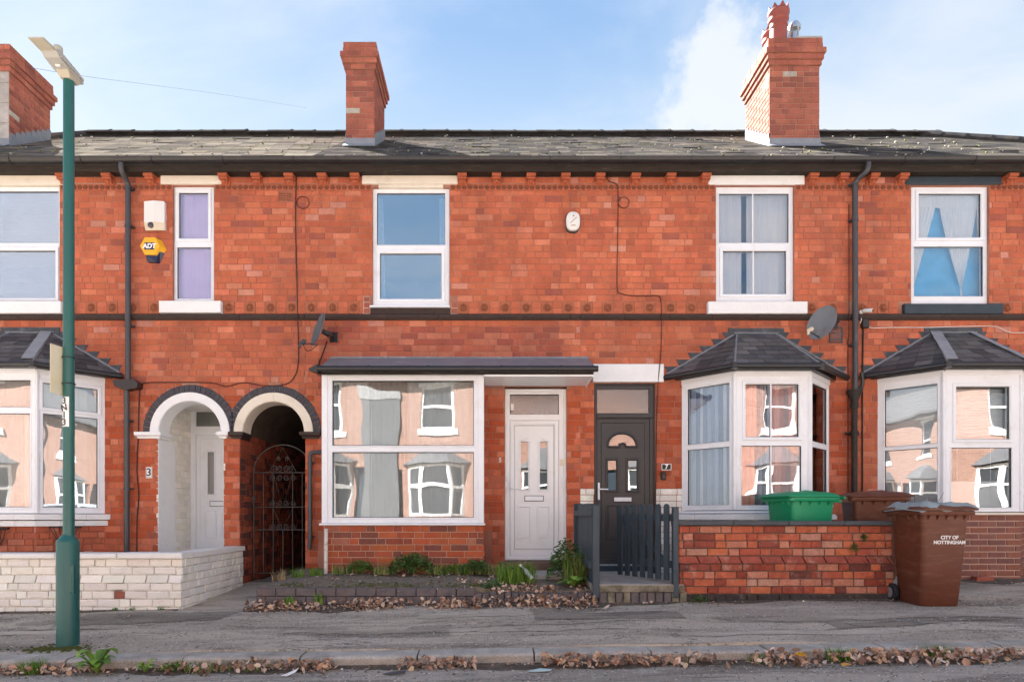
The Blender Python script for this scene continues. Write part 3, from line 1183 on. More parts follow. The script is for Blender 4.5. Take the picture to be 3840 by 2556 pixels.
def in_view(p, z=None):
    p = Vector(p)
    if z is not None:
        p.z = z
    s = K * (1 + p.y / D)
    u, v = CU + p.x / s, CV - (p.z - 1.2) / s
    return -10 < u < 3850 and -10 < v < 2570


def seen_wall(p, z):
    return in_view(p, z)


def zr(y):
    return 6.115 + .70 * y


HOUSES = {}
for key, i, lab in (
        (3, 0, 'red brick terraced house with round-arched white porch beside the covered passage'),
        (5, 1, 'red brick terraced house with large square shop-like window and white front door'),
        (7, 2, 'red brick terraced house with slate-roofed bay and charcoal grey front door'),
        (9, 3, 'red brick end house with navy lintel over a blue upstairs window')):
    HOUSES[key] = thing('terraced_house', lab, 'house', ((XB[i] + XB[i + 1]) / 2, 0, .2), 'terraced houses along the street')
H3, H5, H7, H9 = (HOUSES[k] for k in (3, 5, 7, 9))


# ---- openings in the wall, all in metres: x0, x1, z0, z1
def rect(u0, u1, v0, v1, y=0.0):
    return (PX(u0, y), PX(u1, y), PZ(v1, y), PZ(v0, y))


PORCH = (-4.612, -3.708)
PASS = (-3.482, -2.577)
ARC_Z = 2.35
ARC = [(-4.163, .427, .548, .655), (-3.010, .420, .545, .650)]
BAY3 = dict(xs=(-7.42, -6.90, -5.883, -5.346), d=.57)
BAY7 = dict(xs=(2.621, 3.14, 4.108, 4.654), d=.56)
BAY9 = dict(xs=(5.324, 5.845, 6.84, 7.37), d=.56)
HOLES = {
    3: [rect(-75, 223, 696, 1134), rect(648, 802, 696, 1134), (BAY3['xs'][0] + .06, BAY3['xs'][3] - .06, 1.2, 3.0),
        (PORCH[0], PORCH[1], .1, ARC_Z), (PASS[0], PASS[1], .1, ARC_Z)],
    5: [rect(1397, 1685, 703, 1150), (-2.16, -.12, .9, 3.0), rect(1893, 2125, 1449, 2104)],
    7: [rect(2685, 2979, 696, 1132), rect(2229, 2458, 1436, 2115), (BAY7['xs'][0] + .06, BAY7['xs'][3] - .06, 1.2, 3.0)],
    9: [rect(3417, 3710, 696, 1140), (BAY9['xs'][0] + .06, BAY9['xs'][3] - .06, 1.2, 3.0)],
}
# strips where something other than brick shows on the face
BANDS = [rect(-2000, 6000, 691, 715), rect(-2000, 6000, 1131, 1177), rect(-2000, 6000, 1181, 1200)]
FACE = {
    3: [rect(1044, 1097, 720, 753), rect(-105, 241, 649, 697), rect(605, 838, 645, 693), rect(-105, 241, 1133, 1180), rect(605, 835, 1133, 1177)],
    5: [rect(1358, 1717, 650, 705)],
    7: [rect(2653, 3015, 648, 694), rect(2650, 3019, 1136, 1181), rect(2222, 2487, 1366, 1434)],
    9: [rect(3387, 3754, 638, 694), rect(3383, 3751, 1135, 1181)],
}
WHITEZ = PZ(1830)


def facade_tone(key):
    def fn(x, z):
        if key == 7 and z < WHITEZ and 1.19 < x < 4.66:
            return random.choice(WHITES)
        t = random.choice(TONEBAG)
        if key == 5 and -2.4 < x < .9 and 2.95 < z < 3.8:       # rebuilt brickwork over the big window
            t = random.choice([(.33, .085, .055), (.38, .105, .065), (.28, .08, .055), (.42, .14, .09)])
        if z < 2.9 and key in (3, 5, 7) and R() < .35:
            t = (.37, .080, .034)
        return t
    return fn


def build_wall(key, i):
    h = HOUSES[key]
    x0, x1 = XB[i], XB[i + 1]
    holes = HOLES[key]
    mb = MB()
    ph = []
    for a in holes:
        e = .008 if a[:2] in (PORCH, PASS) else 0
        ph.append((a[0] - e, min(a[1] + e, x1), a[2], a[3]))
    if key == 3:
        ax0 = ARC[0][0] - .66
        ph.append((ax0, x1, ARC_Z - .001, ARC_Z + .66))
    if key == 5:
        ph.append((x0, -2.36, ARC_Z - .001, ARC_Z + .66))
    plate(mb, (0, 0, 0), Vector((1, 0, 0)), Vector((0, -1, 0)), x0, x1, 0.0, ZTOP, ph, .25, -.006)
    if key in (3, 5):
        n = 120
        lo_x, hi_x = (ARC[0][0] - .66, x1) if key == 3 else (x0, -2.36)
        for k in range(n):
            a, b = lerp(lo_x, hi_x, k / n), lerp(lo_x, hi_x, (k + 1) / n)
            m = (a + b) / 2
            zz = ARC_Z
            for cx, r0, r1, r2 in ARC:
                if abs(m - cx) < r2 - .02:
                    zz = max(zz, ARC_Z + math.sqrt((r2 - .02) ** 2 - (m - cx) ** 2))
            mb.face([(a, .006, zz), (b, .006, zz), (b, .006, ARC_Z + .66), (a, .006, ARC_Z + .66)])
    bk = MB()
    bk.box(x0, x1, 6.45, 6.6, 0, 6.0)
    put('back_wall', bk, M_MORTAR, h)
    if i in (0, 3):
        bk = MB()
        bk.box(*((x0 - .2, x0 + .02) if i == 0 else (x1 - .02, x1 + .2)), .251, 6.44, 0, ZTOP)
        put('end_wall', bk, M_MORTAR, h)
    wall = put('wall', mb, M_MORTAR, h)
    arches = [(cx - x0, ARC_Z, r2) for cx, r0, r1, r2 in ARC]
    hh = [(a - x0, b - x0, c, d) for a, b, c, d in holes + FACE[key] + BANDS]
    if key == 5:
        hh.append((-2.4 - x0, -.0 - x0, .3, 1.0))
        hh.append((-2.22 - x0, 1.10 - x0, 2.95, 3.20))
        hh.append((rect(1362, 1715, 1131, 1177)[0] - x0, rect(1362, 1715, 1131, 1177)[1] - x0, PZ(1180), PZ(1110)))
    zt = ZTOP
    bricks(wall, (x0, 0), (x1, 0), .2, zt, hh, arches, keep=250, tonefn=facade_tone(key), seen=seen_wall,
           course=.0863)
    return wall


WALLS = {k: build_wall(k, i) for i, k in enumerate((3, 5, 7, 9))}

# ---- rooms behind the windows
for key, i in ((3, 0), (5, 1), (7, 2), (9, 3)):
    h = HOUSES[key]
    x0, x1 = XB[i] + .12, XB[i + 1] - .12
    for (z0, z1, up) in ((.45, 3.35, False), (3.55, 5.9, True)):
        a, b = x0, x1
        if key == 3 and not up:
            b = -4.80
        mb = MB()
        y0, y1 = .26, 4.0
        if not up:
            y0 = .262
        mb.face([(a, y1, z0), (b, y1, z0), (b, y1, z1), (a, y1, z1)])
        mb.face([(a, y0, z0), (a, y1, z0), (a, y1, z1), (a, y0, z1)])
        mb.face([(b, y1, z0), (b, y0, z0), (b, y0, z1), (b, y1, z1)])
        mb.face([(a, y0, z1), (a, y1, z1), (b, y1, z1), (b, y0, z1)])
        mb.face([(a, y0, z0), (b, y0, z0), (b, y1, z0), (a, y1, z0)])
        # solid outside so that no light leaks in
        mb.box(a - .05, b + .05, y1 + .05, y1 + .1, z0 - .05, z1 + .05)
        mb.box(a - .05, b + .05, y0, y1 + .1, z1 + .03, z1 + .1)
        put('room', mb, M_SKYPLASTER if (key == 9 and up) else (M_PLASTER if (up and key == 7) else M_DARKROOM), h)

# ---- corbels, frieze, flower tiles, string course
corb = MB()
w = .0625
corb.cbox(-w, w, -.120, .02, -.046, 0, .004)
corb.box(-w + .010, w - .010, -.100, .02, -.054, -.046)
corb.cbox(-w + .004, w - .004, -.092, .02, -.074, -.054, .004)
pr = [(-.050, -.074), (-.048, -.098), (-.036, -.112), (-.016, -.122), (.02, -.122), (.02, -.074)]
corb.prism([(-w + .022, y, z) for y, z in pr], (2 * w - .044, 0, 0))
corb.lathe([(.001, .03), (.016, .024), (.024, .008), (.026, -.01)], (0.0, -.048, -.094), 10, axis='y')
corb.cbox(-w - .006, w + .006, -.012, .02, -.128, -.001, .004)
ME_CORBEL = corb.data('corbel')
ME_CORBEL.materials.append(M_TERRA)

ros = MB()
ros.tone = (.22, .080, .048)
seg = 16
for k in range(seg):
    a0, a1 = 2 * math.pi * k / seg, 2 * math.pi * (k + 1) / seg
    def rp(a):
        return .033 * (1 + .10 * math.cos(5 * a))
    def q(a, r, y):
        return (r * math.cos(a), y, r * math.sin(a))
    ros.face([q(a0, rp(a0), 0), q(a1, rp(a1), 0), q(a1, .024, -.012), q(a0, .024, -.012)])
    ros.face([q(a0, .024, -.012), q(a1, .024, -.012), q(a1, .015, -.004), q(a0, .015, -.004)])
    ros.face([q(a0, .015, -.004), q(a1, .015, -.004), q(a1, .006, -.012), q(a0, .006, -.012)])
ros.face([(.006 * math.cos(2 * math.pi * k / seg), -.012, .006 * math.sin(2 * math.pi * k / seg)) for k in range(seg)])
ME_ROSETTE = ros.data('rosette')
ME_ROSETTE.materials.append(M_TERRATONE)

flo = MB()
flo.cbox(-.073, .073, -.004, .04, -.080, .080, .005, (.40, .135, .072))
flo.tone = (.27, .098, .056)
for k in range(16):
    a = 2 * math.pi * k / 16
    b = a + math.pi / 16
    ca = Vector((math.cos(a), 0, math.sin(a)))
    l = Vector((math.cos(a - math.pi / 16), 0, math.sin(a - math.pi / 16)))
    r_ = Vector((math.cos(b), 0, math.sin(b)))
    o = Vector((0, -.005, 0))
    flo.face([o + l * .036, o + ca * .070 + Vector((0, -.002, 0)), o + ca * .045 + Vector((0, -.013, 0))])
    flo.face([o + ca * .070 + Vector((0, -.002, 0)), o + r_ * .036, o + ca * .045 + Vector((0, -.013, 0))])
    flo.face([o + l * .036, o + ca * .045 + Vector((0, -.013, 0)), o + ca * .022 + Vector((0, -.002, 0))])
    flo.face([o + r_ * .036, o + ca * .022 + Vector((0, -.002, 0)), o + ca * .045 + Vector((0, -.013, 0))])
flo.lathe([(.022, .005), (.020, .016), (.010, .022), (.001, .024)], (0, 0, 0), 10, axis='y')
ME_FLOWER = flo.data('flower_tile')
ME_FLOWER.materials.append(M_TERRATONE)


def owner(x):
    for i, k in enumerate((3, 5, 7, 9)):
        if XB[i] <= x < XB[i + 1]:
            return k
    return 3 if x < 0 else 9


for ou in (150, 254, 350, 519, 594, 669, 744, 819, 1064, 1142, 1221, 1300, 1379, 1460, 1540, 1620, 1865, 1934, 2003, 2070, 2318):
    u = ou * 1.63
    x = PX(u)
    inst('corbel', ME_CORBEL, WALLS[owner(x)], (x, -.004, PZ(645, -.12)))

frieze_backs = {}
for key, i in ((3, 0), (5, 1), (7, 2), (9, 3)):
    cuts = sorted([(h[0] - .012, h[1] + .012) for h in HOLES[key] if h[3] > 4.5 and h[2] < 5.6])
    spans, a = [], XB[i] + .002
    for c0, c1 in cuts:
        if c0 > a:
            spans.append((a, c0))
        a = c1
    spans.append((a, XB[i + 1] - .002))
    fz0, fz1 = PZ(714.5), PZ(691.5)
    for a, b in spans:
        mb = MB()
        mb.cbox(a, b, -.002, .03, fz0, fz1, .003, (.42, .125, .068))
        fr = put('frieze', mb, M_TERRATONE, HOUSES[key])
        n = max(1, int((b - a) / .077))
        st = (b - a) / n
        for k in range(n):
            xx = a + st * (k + .5)
            if -7.2 < xx < 7.6:
                inst('rosette', ME_ROSETTE, fr, (xx, -.003, (fz0 + fz1) / 2))
    # band of flower tiles with small bricks between
    zb0, zb1 = PZ(1176), PZ(1132)
    cuts = []
    for h in HOLES[key] + FACE[key]:
        if h[2] < zb1 and h[3] > zb0 - .01 and h[3] < 5.7:
            cuts.append((h[0] - .004, h[1] + .004))
    if key == 5:
        cuts.append((PX(1362), PX(1715)))
    cuts.sort()
    mer = []
    for c in cuts:
        if mer and c[0] <= mer[-1][1]:
            mer[-1] = (mer[-1][0], max(mer[-1][1], c[1]))
        else:
            mer.append(c)
    spans, a = [], XB[i] + .004
    for c0, c1 in mer:
        if c0 > a:
            spans.append((a, c0))
        a = c1
    spans.append((a, XB[i + 1] - .004))
    bandb = MB()
    for a, b in spans:
        pos = a + .01
        while pos < b:
            if pos + .147 < b and -7.4 < pos < 7.8:
                inst('flower_tile', ME_FLOWER, WALLS[key], (pos + .0735, U(-.001, .001), (zb0 + zb1) / 2))
            pos += .154
            w_ = min(.128, b - pos)
            if w_ > .02:
                for (p, q_) in ((zb0, (zb0 + zb1) / 2 - .004), ((zb0 + zb1) / 2 + .004, zb1)):
                    brick_shape(bandb, w_, q_ - p, .03, .004, jit(random.choice(TONEBAG[:20])), Matrix.Translation((pos + w_ / 2, U(-.001, .001), (p + q_) / 2)))
            pos += .135
    put('brickwork', bandb, M_BRICK, WALLS[key], kind='stuff')
    # string course
    a = XB[i] + .001
    while a < XB[i + 1] - .01:
        b = min(a + .61 + U(-.02, .02), XB[i + 1] - .001)
        mb = MB()
        z0, z1 = PZ(1200), PZ(1180.5)
        prof = [(.02, z0), (-.030, z0), (-.052, z0 + .03), (-.052, z1 - .012), (-.040, z1), (.02, z1 + .004)]
        mb.prism([(a + .002, y, z) for y, z in prof], (b - a - .004, 0, 0))
        put('string_course', mb, M_STRING, HOUSES[key])
        a = b


# ---- eaves: soffit, stained board, gutter
def half_gutter(mb, x0, x1, yc, zc, r, n=9, lip=.006):
    pts = []
    for k in range(n + 1):
        a = math.pi + math.pi * k / n
        pts.append((yc + r * math.cos(a), zc + r * math.sin(a)))
    inner = [(yc + (r - lip) * math.cos(math.pi + math.pi * k / n), zc + (r - lip) * math.sin(math.pi + math.pi * k / n)) for k in range(n + 1)]
    poly = pts + inner[::-1]
    a = [(x0, y, z) for y, z in poly]
    b = [(x1, y, z) for y, z in poly]
    m = len(poly)
    fs = [(i, m + i, m + (i + 1) % m, (i + 1) % m) for i in range(m)]
    for i in range(n):
        fs.append((i, i + 1, 2 * n - i, 2 * n + 1 - i))
        fs.append((m + i + 1, m + i, m + 2 * n + 1 - i, m + 2 * n - i))
    mb.mesh(a + b, fs, None, True)


for key, i in ((3, 0), (5, 1), (7, 2), (9, 3)):
    x0, x1 = XB[i] - (.2 if i == 0 else 0), XB[i + 1] + (.2 if i == 3 else 0)
    mb = MB()
    zf = PZ(644, -.15)
    mb.box(x0, x1, -.165, -.14, zf - .004, 5.985)
    mb.box(x0, x1, -.139, .02, zf + .012, zf + .03)
    put('fascia', mb, M_STAINED, HOUSES[key])
    mb = MB()
    gz = PZ(594, -.235)
    half_gutter(mb, x0 + .001, x1 - .001, -.235, gz, .066)
    xx = x0 + .5
    while xx < x1:
        mb.tube([(xx, -.235 + .071 * math.cos(math.pi + math.pi * k / 8), gz + .071 * math.sin(math.pi + math.pi * k / 8)) for k in range(9)], .006, 5)
        xx += .95
    put('gutter', mb, M_BLACK, HOUSES[key])

# ---- roofs
RIDGE_Y = 3.3
RZ = zr(RIDGE_Y)
EY = -.22
ridge = MB()
ridge.prism([(0, -.15, -.098), (0, -.03, -.005), (0, .03, -.005), (0, .15, -.098), (0, .13, -.11), (0, 0, -.03), (0, -.13, -.11)], (.43, 0, 0))
ridge.prism([(.405, -.155, -.098), (.405, -.03, .005), (.405, .03, .005), (.405, .155, -.098), (.405, 0, 0)], (.05, 0, 0))
ME_RIDGE = ridge.data('ridge_tile')
ME_RIDGE.materials.append(pm('ridge_clay', (.075, .072, .072), rough=.95, spec=0, var=.3, nscale=8, dirt=(.20, .17, .11), dscale=6, dlo=.55, dhi=.75, dmax=.6))
for key, i in ((3, 0), (5, 1), (7, 2), (9, 3)):
    h = HOUSES[key]
    x0, x1 = XB[i], XB[i + 1]
    rx0, rx1 = x0, x1
    ex0, ex1 = x0, x1
    if i == 0:
        ex0, rx0 = x0 - .2, -7.67
    if i == 3:
        ex1, rx1 = x1 + .2, 8.13
    ez, by = zr(EY), 2 * RIDGE_Y - EY
    e0, e1, r0, r1 = (ex0, EY, ez), (ex1, EY, ez), (rx0, RIDGE_Y, RZ), (rx1, RIDGE_Y, RZ)
    b0, b1 = (ex0, by, ez), (ex1, by, ez)
    mb = MB()
    mb.face([e0, e1, r1, r0])
    mb.face([b1, b0, r0, r1])
    mb.face([e1, b1, r1])
    mb.face([b0, e0, r0])
    mb.face([(ex0, EY, ez - .02), (ex0, by, ez - .02), (ex1, by, ez - .02), (ex1, EY, ez - .02)])
    mb.face([(ex0, EY, ez - .02), (ex1, EY, ez - .02), e1, e0])
    rf = put('roof', mb, pm('roof_felt', (.06, .06, .062), rough=.9), h)
    slates(rf, [e0, e1, r1, r0], gauge=.23, width=.30, keep=230, seen=in_view, slip=.014,
           tones=[(.17, .15, .125), (.20, .175, .145), (.15, .135, .115), (.23, .20, .165), (.12, .108, .095)] if i == 0 else SLATE_TONES)  # leftmost roof paler: sunlight on it is put into the slate colour
    if i == 0:
        slates(rf, [b0, e0, r0], gauge=.205, width=.285, keep=40, seen=in_view)
    if i == 3:
        slates(rf, [e1, b1, r1], gauge=.205, width=.285, keep=40, seen=in_view)
    a = rx0
    while a < rx1 - .1:
        inst('ridge_tile', ME_RIDGE, rf, (a, RIDGE_Y, RZ + .105 + U(-.008, .008)), U(-.01, .01), rot=(0, U(-.008, .008), U(-.01, .01)))
        a += .43
    for (p, q_, go) in ((Vector(e0), Vector(r0), i == 0), (Vector(e1), Vector(r1), i == 3)):
        if go:
            mb = MB()
            dirn = (q_ - p)
            n = 12
            for k in range(n):
                s0, s1 = p + dirn * (k / n), p + dirn * ((k + 1.08) / n)
                mb.tube([s0 + Vector((0, 0, .03)), s1 + Vector((0, 0, .045))], [.075, .06], 8)
            put('hip_tile', mb, ME_RIDGE.materials[0], rf)
    # pale lichen and moss tufts
    mb = MB()
    for _ in range(int((x1 - x0) * (38 if i in (1, 2) else 24))):
        xx, yy = U(max(x0, -8), min(x1, 8)), U(EY + .02, 3.2)
        if R() < .3:
            yy = EY + .03 + abs(random.gauss(0, .12))
        s = U(.006, .022)
        t = random.choice([(.62, .60, .48), (.55, .52, .30), (.70, .68, .60), (.30, .30, .10), (.16, .16, .06)])
        z = zr(yy) + .02
        mb.lathe([(s, 0), (s * .8, s * .5), (s * .2, s * .8)], (xx, yy, z), 5, tone=t, smooth=False)
    put('lichen', mb, M_LICHEN, rf, kind='stuff')


# ---- windows upstairs
def pane_box(parent, O, Ud, Nd, a0, a1, b0, b1, front, mat, t=.006):
    mb = MB()
    slab_in(mb, O, Ud, Nd, a0, a1, b0, b1, front, t)
    return put('pane', mb, mat, parent)


XD, YN = Vector((1, 0, 0)), Vector((0, -1, 0))


def gasket(mb, O, Ud, Nd, h, front, w=.007):
    ring(mb, O, Ud, Nd, h[0], h[1], h[2], h[3], w, front, .012, .0005)


def window(house, u0, u1, v0, v1, panes, sash, y=.045, glass=None, bars=(), mat=None):
    """panes: (u0, u1, v0, v1) each; sash: index of panes that sit in a proud opening frame"""
    mat = mat or M_UPVC
    R4 = (PX(u0, y), PX(u1, y), PZ(v1, y), PZ(v0, y))
    hs = [(PX(a, y), PX(b, y), PZ(d, y), PZ(c, y)) for a, b, c, d in panes]
    O = Vector((0, y, 0))
    mb = MB()
    plate(mb, O, XD, YN, *R4, hs, .07, 0)
    for k, h in enumerate(hs):
        if k in sash:
            ring(mb, O, XD, YN, h[0] - .045, h[1] + .045, h[2] - .045, h[3] + .045, .047, .016, .02, .006)
        else:
            ring(mb, O, XD, YN, h[0] - .014, h[1] + .014, h[2] - .014, h[3] + .014, .016, .006, .012, .003)
    w_ = put('window', mb, mat, house)
    g = MB()
    for h in hs:
        gasket(g, O, XD, YN, h, -.012)
    put('gasket', g, M_GASKET, w_)
    for h in hs:
        pane_box(w_, O, XD, YN, *h, -.022, glass or M_GLASSUP)
    for (bu, k) in bars:
        h = hs[k]
        x = PX(bu, y)
        b = MB()
        b.box(x - .008, x + .008, y + .010, y + .019, h[2], h[3])
        put('glazing_bar', b, mat, w_)
    return w_, R4, hs


def slab(parent, name, u0, u1, v0, v1, y0, y1, mat, c=.008, slope=0.0):
    mb = MB()
    x0, x1, z0, z1 = PX(u0), PX(u1), PZ(v1), PZ(v0)
    mb.cbox(x0, x1, y0, y1, z0, z1, c)
    return put(name, mb, mat, parent)


def drape(parent, O, Ud, Nd, a0, a1, b0, b1, back, amp=.018, wl=.09, mat=None, tones=None, shape=None, name='curtain', nz=10, phase=0.0):
    """hanging cloth with folds; shape(t, s) may narrow it towards the bottom, t from top 0 to bottom 1, s across 0 to 1"""
    mb = MB()
    n = max(8, int(abs(a1 - a0) / wl * 8))
    O = Vector(O)
    grid_ = []
    for j in range(nz + 1):
        t = j / nz
        row = []
        for i in range(n + 1):
            s = i / n
            ss = shape(t, s) if shape else s
            a = a0 + (a1 - a0) * ss
            d = back + amp * math.sin(s * (a1 - a0) / wl * 2 * math.pi + phase + .5 * math.sin(t * 3)) * (.75 + .25 * math.sin(t * 5 + s * 4))
            row.append(O + Ud * a - Nd * d + Vector((0, 0, b1 + (b0 - b1) * t)))
        grid_.append(row)
    vs = [p for row in grid_ for p in row]
    m = n + 1
    for j in range(nz):
        for i in range(n):
            t = None
            if tones:
                k = int((i / n) * len(tones))
                t = tones[min(k, len(tones) - 1)]
            mb.mesh([grid_[j][i], grid_[j][i + 1], grid_[j + 1][i + 1], grid_[j + 1][i]], [(0, 3, 2, 1)], t, True)
    return put(name, mb, mat or M_NET, parent)


def cutoff(parent, O, Ud, Nd, a0, a1, b0, b1, back, mat, name='curtain'):
    mb = MB()
    slab_in(mb, O, Ud, Nd, a0, a1, b0, b1, -back, .01)
    return put(name, mb, mat, parent)


OW = Vector((0, .045, 0))
# wide window, far left, with white blinds
w1, r4, hs = window(H3, -75, 223, 696, 1134, [(-60, 221, 717, 911), (-50, 209, 939, 1117)], (1,), glass=M_GLASSBLIND)
for h in hs:
    mb = MB()
    z = h[3] - .01
    while z > h[2]:
        mb.box(h[0] - .01, h[1] + .01, .082, .086, z - .0245, z - .0015)
        z -= .025
    mb.box(h[0] - .01, h[1] + .01, .092, .095, h[2], h[3])
    put('blind', mb, M_BLIND, w1)
slab(w1, 'lintel', -105, 241, 649, 696, -.03, .1, M_CREAMSTONE)
slab(w1, 'sill', -105, 241, 1134, 1180, -.075, .1, M_WHITESTONE)
# narrow window with a lilac curtain
w2, r4, hs = window(H3, 648, 802, 697, 1133, [(671, 781, 723, 895), (664, 792, 927, 1120)], (0,), glass=M_GLASSBAY)
drape(w2, OW, XD, YN, r4[0] + .03, r4[1] - .03, r4[2], r4[3], .085, .014, .16, M_LILAC)
slab(w2, 'lintel', 605, 838, 646, 693, -.03, .1, M_CREAMSTONE)
slab(w2, 'sill', 605, 835, 1133, 1177, -.07, .1, M_WHITESTONE)
# middle house, curtains drawn aside
w3, r4, hs = window(H5, 1397, 1685, 705, 1150, [(1413, 1670, 724, 919), (1425, 1656, 950, 1121)], (1,), glass=M_GLASSBLUE)
drape(w3, OW, XD, YN, r4[0] + .04, r4[0] + .16, r4[2], r4[3] - .10, .09, .012, .05, M_NET, shape=lambda t, s: s * (.75 + .35 * t))
drape(w3, OW, XD, YN, r4[1] - .15, r4[1] - .04, r4[2], r4[3] - .10, .09, .012, .05, M_NET, shape=lambda t, s: 1 - (1 - s) * (1.0 - .2 * t))
slab(w3, 'lintel', 1358, 1717, 650, 693, -.03, .1, M_CREAMSTONE)
slab(w3, 'lintel', 1420, 1662, 693.5, 704.5, -.012, .1, M_CREAMSTONE, .003)
slab(w3, 'sill', 1388, 1687, 1148, 1155, -.045, .05, M_UPVC, .003)
z0, z1 = PZ(1178.5), PZ(1156)
a = PX(1390)
while a < PX(1684):
    mb = MB()
    mb.cbox(a, a + .214, -.012, .05, z0, z1, .004)
    put('sill_brick', mb, M_STRING, w3)
    a += .222
# repaired corners beside that sill, in pale mortar
mb = MB()
for a, b in ((1362, 1386), (1689, 1715)):
    mb.box(PX(a), PX(b), .001, .04, PZ(1178), PZ(1110 if a < 1500 else 1136))
put('mortar_patch', mb, M_MORTARPALE, WALLS[5])
for a, b, rows in ((1362, 1386, 3), (1689, 1715, 2)):
    for r_ in range(rows):
        zc = PZ(1178) + .0145 + (.068 + .012) * r_
        mb = MB()
        mb.cbox(PX(a) + .012, PX(b) - .004, -.003, .04, zc, zc + .066, .003, jit((.30, .10, .07)))
        put('brick', mb, M_BRICK, WALLS[5])
# house seven, net curtains
w4, r4, hs = window(H7, 2685, 2979, 696, 1134, [(2696, 2958, 726, 911), (2710, 2948, 941, 1103)], (1,), bars=((2824, 0), (2826, 1)), glass=M_GLASSBAY)
drape(w4, OW, XD, YN, r4[0] + .03, PX(2794), r4[2], r4[3] - .04, .095, .014, .10, M_NET)
drape(w4, OW, XD, YN, PX(2816), r4[1] - .03, r4[2], r4[3] - .04, .10, .014, .12, M_NET, phase=1)
mb = MB()
mb.box(PX(2776), PX(2884), .03, .037, PZ(712), PZ(709))
put('trickle_vent', mb, M_UPVCOLD, w4)
slab(w4, 'lintel', 2653, 3015, 648, 694, -.03, .1, M_WHITESTONE, .014)
slab(w4, 'sill', 2650, 3019, 1136, 1181, -.075, .1, M_WHITESTONE)
# end house, navy trim, tied white curtains before an added sheet coloured like reflected sky
w5, r4, hs = window(H9, 3417, 3710, 696, 1141, [(3444, 3678, 726, 891), (3427, 3687, 924, 1111)], (0,), glass=M_GLASSCLEAR)
drape(w5, OW, XD, YN, r4[0] + .01, r4[1] - .01, r4[2], r4[3], .15, .004, .30, pm('reflected_sky_blue', (.12, .46, .78), rough=.9))  # added blue sheet, its colour imitates sky reflected in this window
cw = r4[1] - r4[0]
drape(w5, OW, XD, YN, r4[0] + .02, r4[0] + .46, r4[2] + .1, r4[3] - .16, .085, .008, .06, M_NET,
      shape=lambda t, s: s * (.92 - .86 * t), nz=16)
drape(w5, OW, XD, YN, r4[0] + .44, r4[0] + .98, r4[2] + .28, r4[3] - .16, .085, .008, .07, M_NET,
      shape=lambda t, s: .58 + (s - .58) * (1.0 - .95 * t ** 1.25), nz=18)
drape(w5, OW, XD, YN, r4[0] + .72, r4[0] + .84, r4[2], r4[2] + .285, .10, .006, .05, M_NET, shape=lambda t, s: .3 + s * (.1 + .4 * t), nz=4)
drape(w5, OW, XD, YN, r4[0] + .02, r4[1] - .02, r4[3] - .27, r4[3] - .03, .08, .008, .10, M_NET, name='pelmet', nz=3)
slab(w5, 'lintel', 3387, 3754, 662, 694, -.03, .1, M_NAVY, .02)
slab(w5, 'sill', 3383, 3751, 1143, 1181, -.06, .1, M_NAVY)
mb = MB()
mb.box(PX(3470), PX(3740), -.012, .05, PZ(661), PZ(646))
put('lintel', mb, M_NAVY, w5)

# terracotta air brick and the dark grille lower down
mb = MB()
plate(mb, (0, 0, 0), XD, YN, PX(1044), PX(1097), PZ(753), PZ(720),
      [(PX(1044 + 4 + i * 5.8), PX(1044 + 4 + i * 5.8 + 3.4), PZ(753 - 3 - j * 7.2), PZ(753 - 3 - j * 7.2 - 4)) for i in range(8) for j in range(4)], .008, .003)
put('air_brick', mb, M_TERRADARK, WALLS[3])
mb = MB()
mb.box(PX(1046), PX(1095), .004, .0055, PZ(751), PZ(722))
put('air_brick_shade', mb, M_INK, WALLS[3])  # black sheet that paints in the shade behind the holes
mb = MB()
a0, a1, b0, b1 = PX(3108), PX(3160), PZ(1286), PZ(1226)
ring(mb, (0, 0, 0), XD, YN, a0, a1, b0, b1, .02, .008, .03, .003)
for k in range(6):
    zz = b0 + .03 + k * .028
    mb.box(a0 + .02, a1 - .02, -.002, .02, zz, zz + .018)
mb.box(a0 + .015, a1 - .015, .021, .03, b0 + .015, b1 - .015)
put('air_vent', mb, M_LEADDARK, WALLS[7])

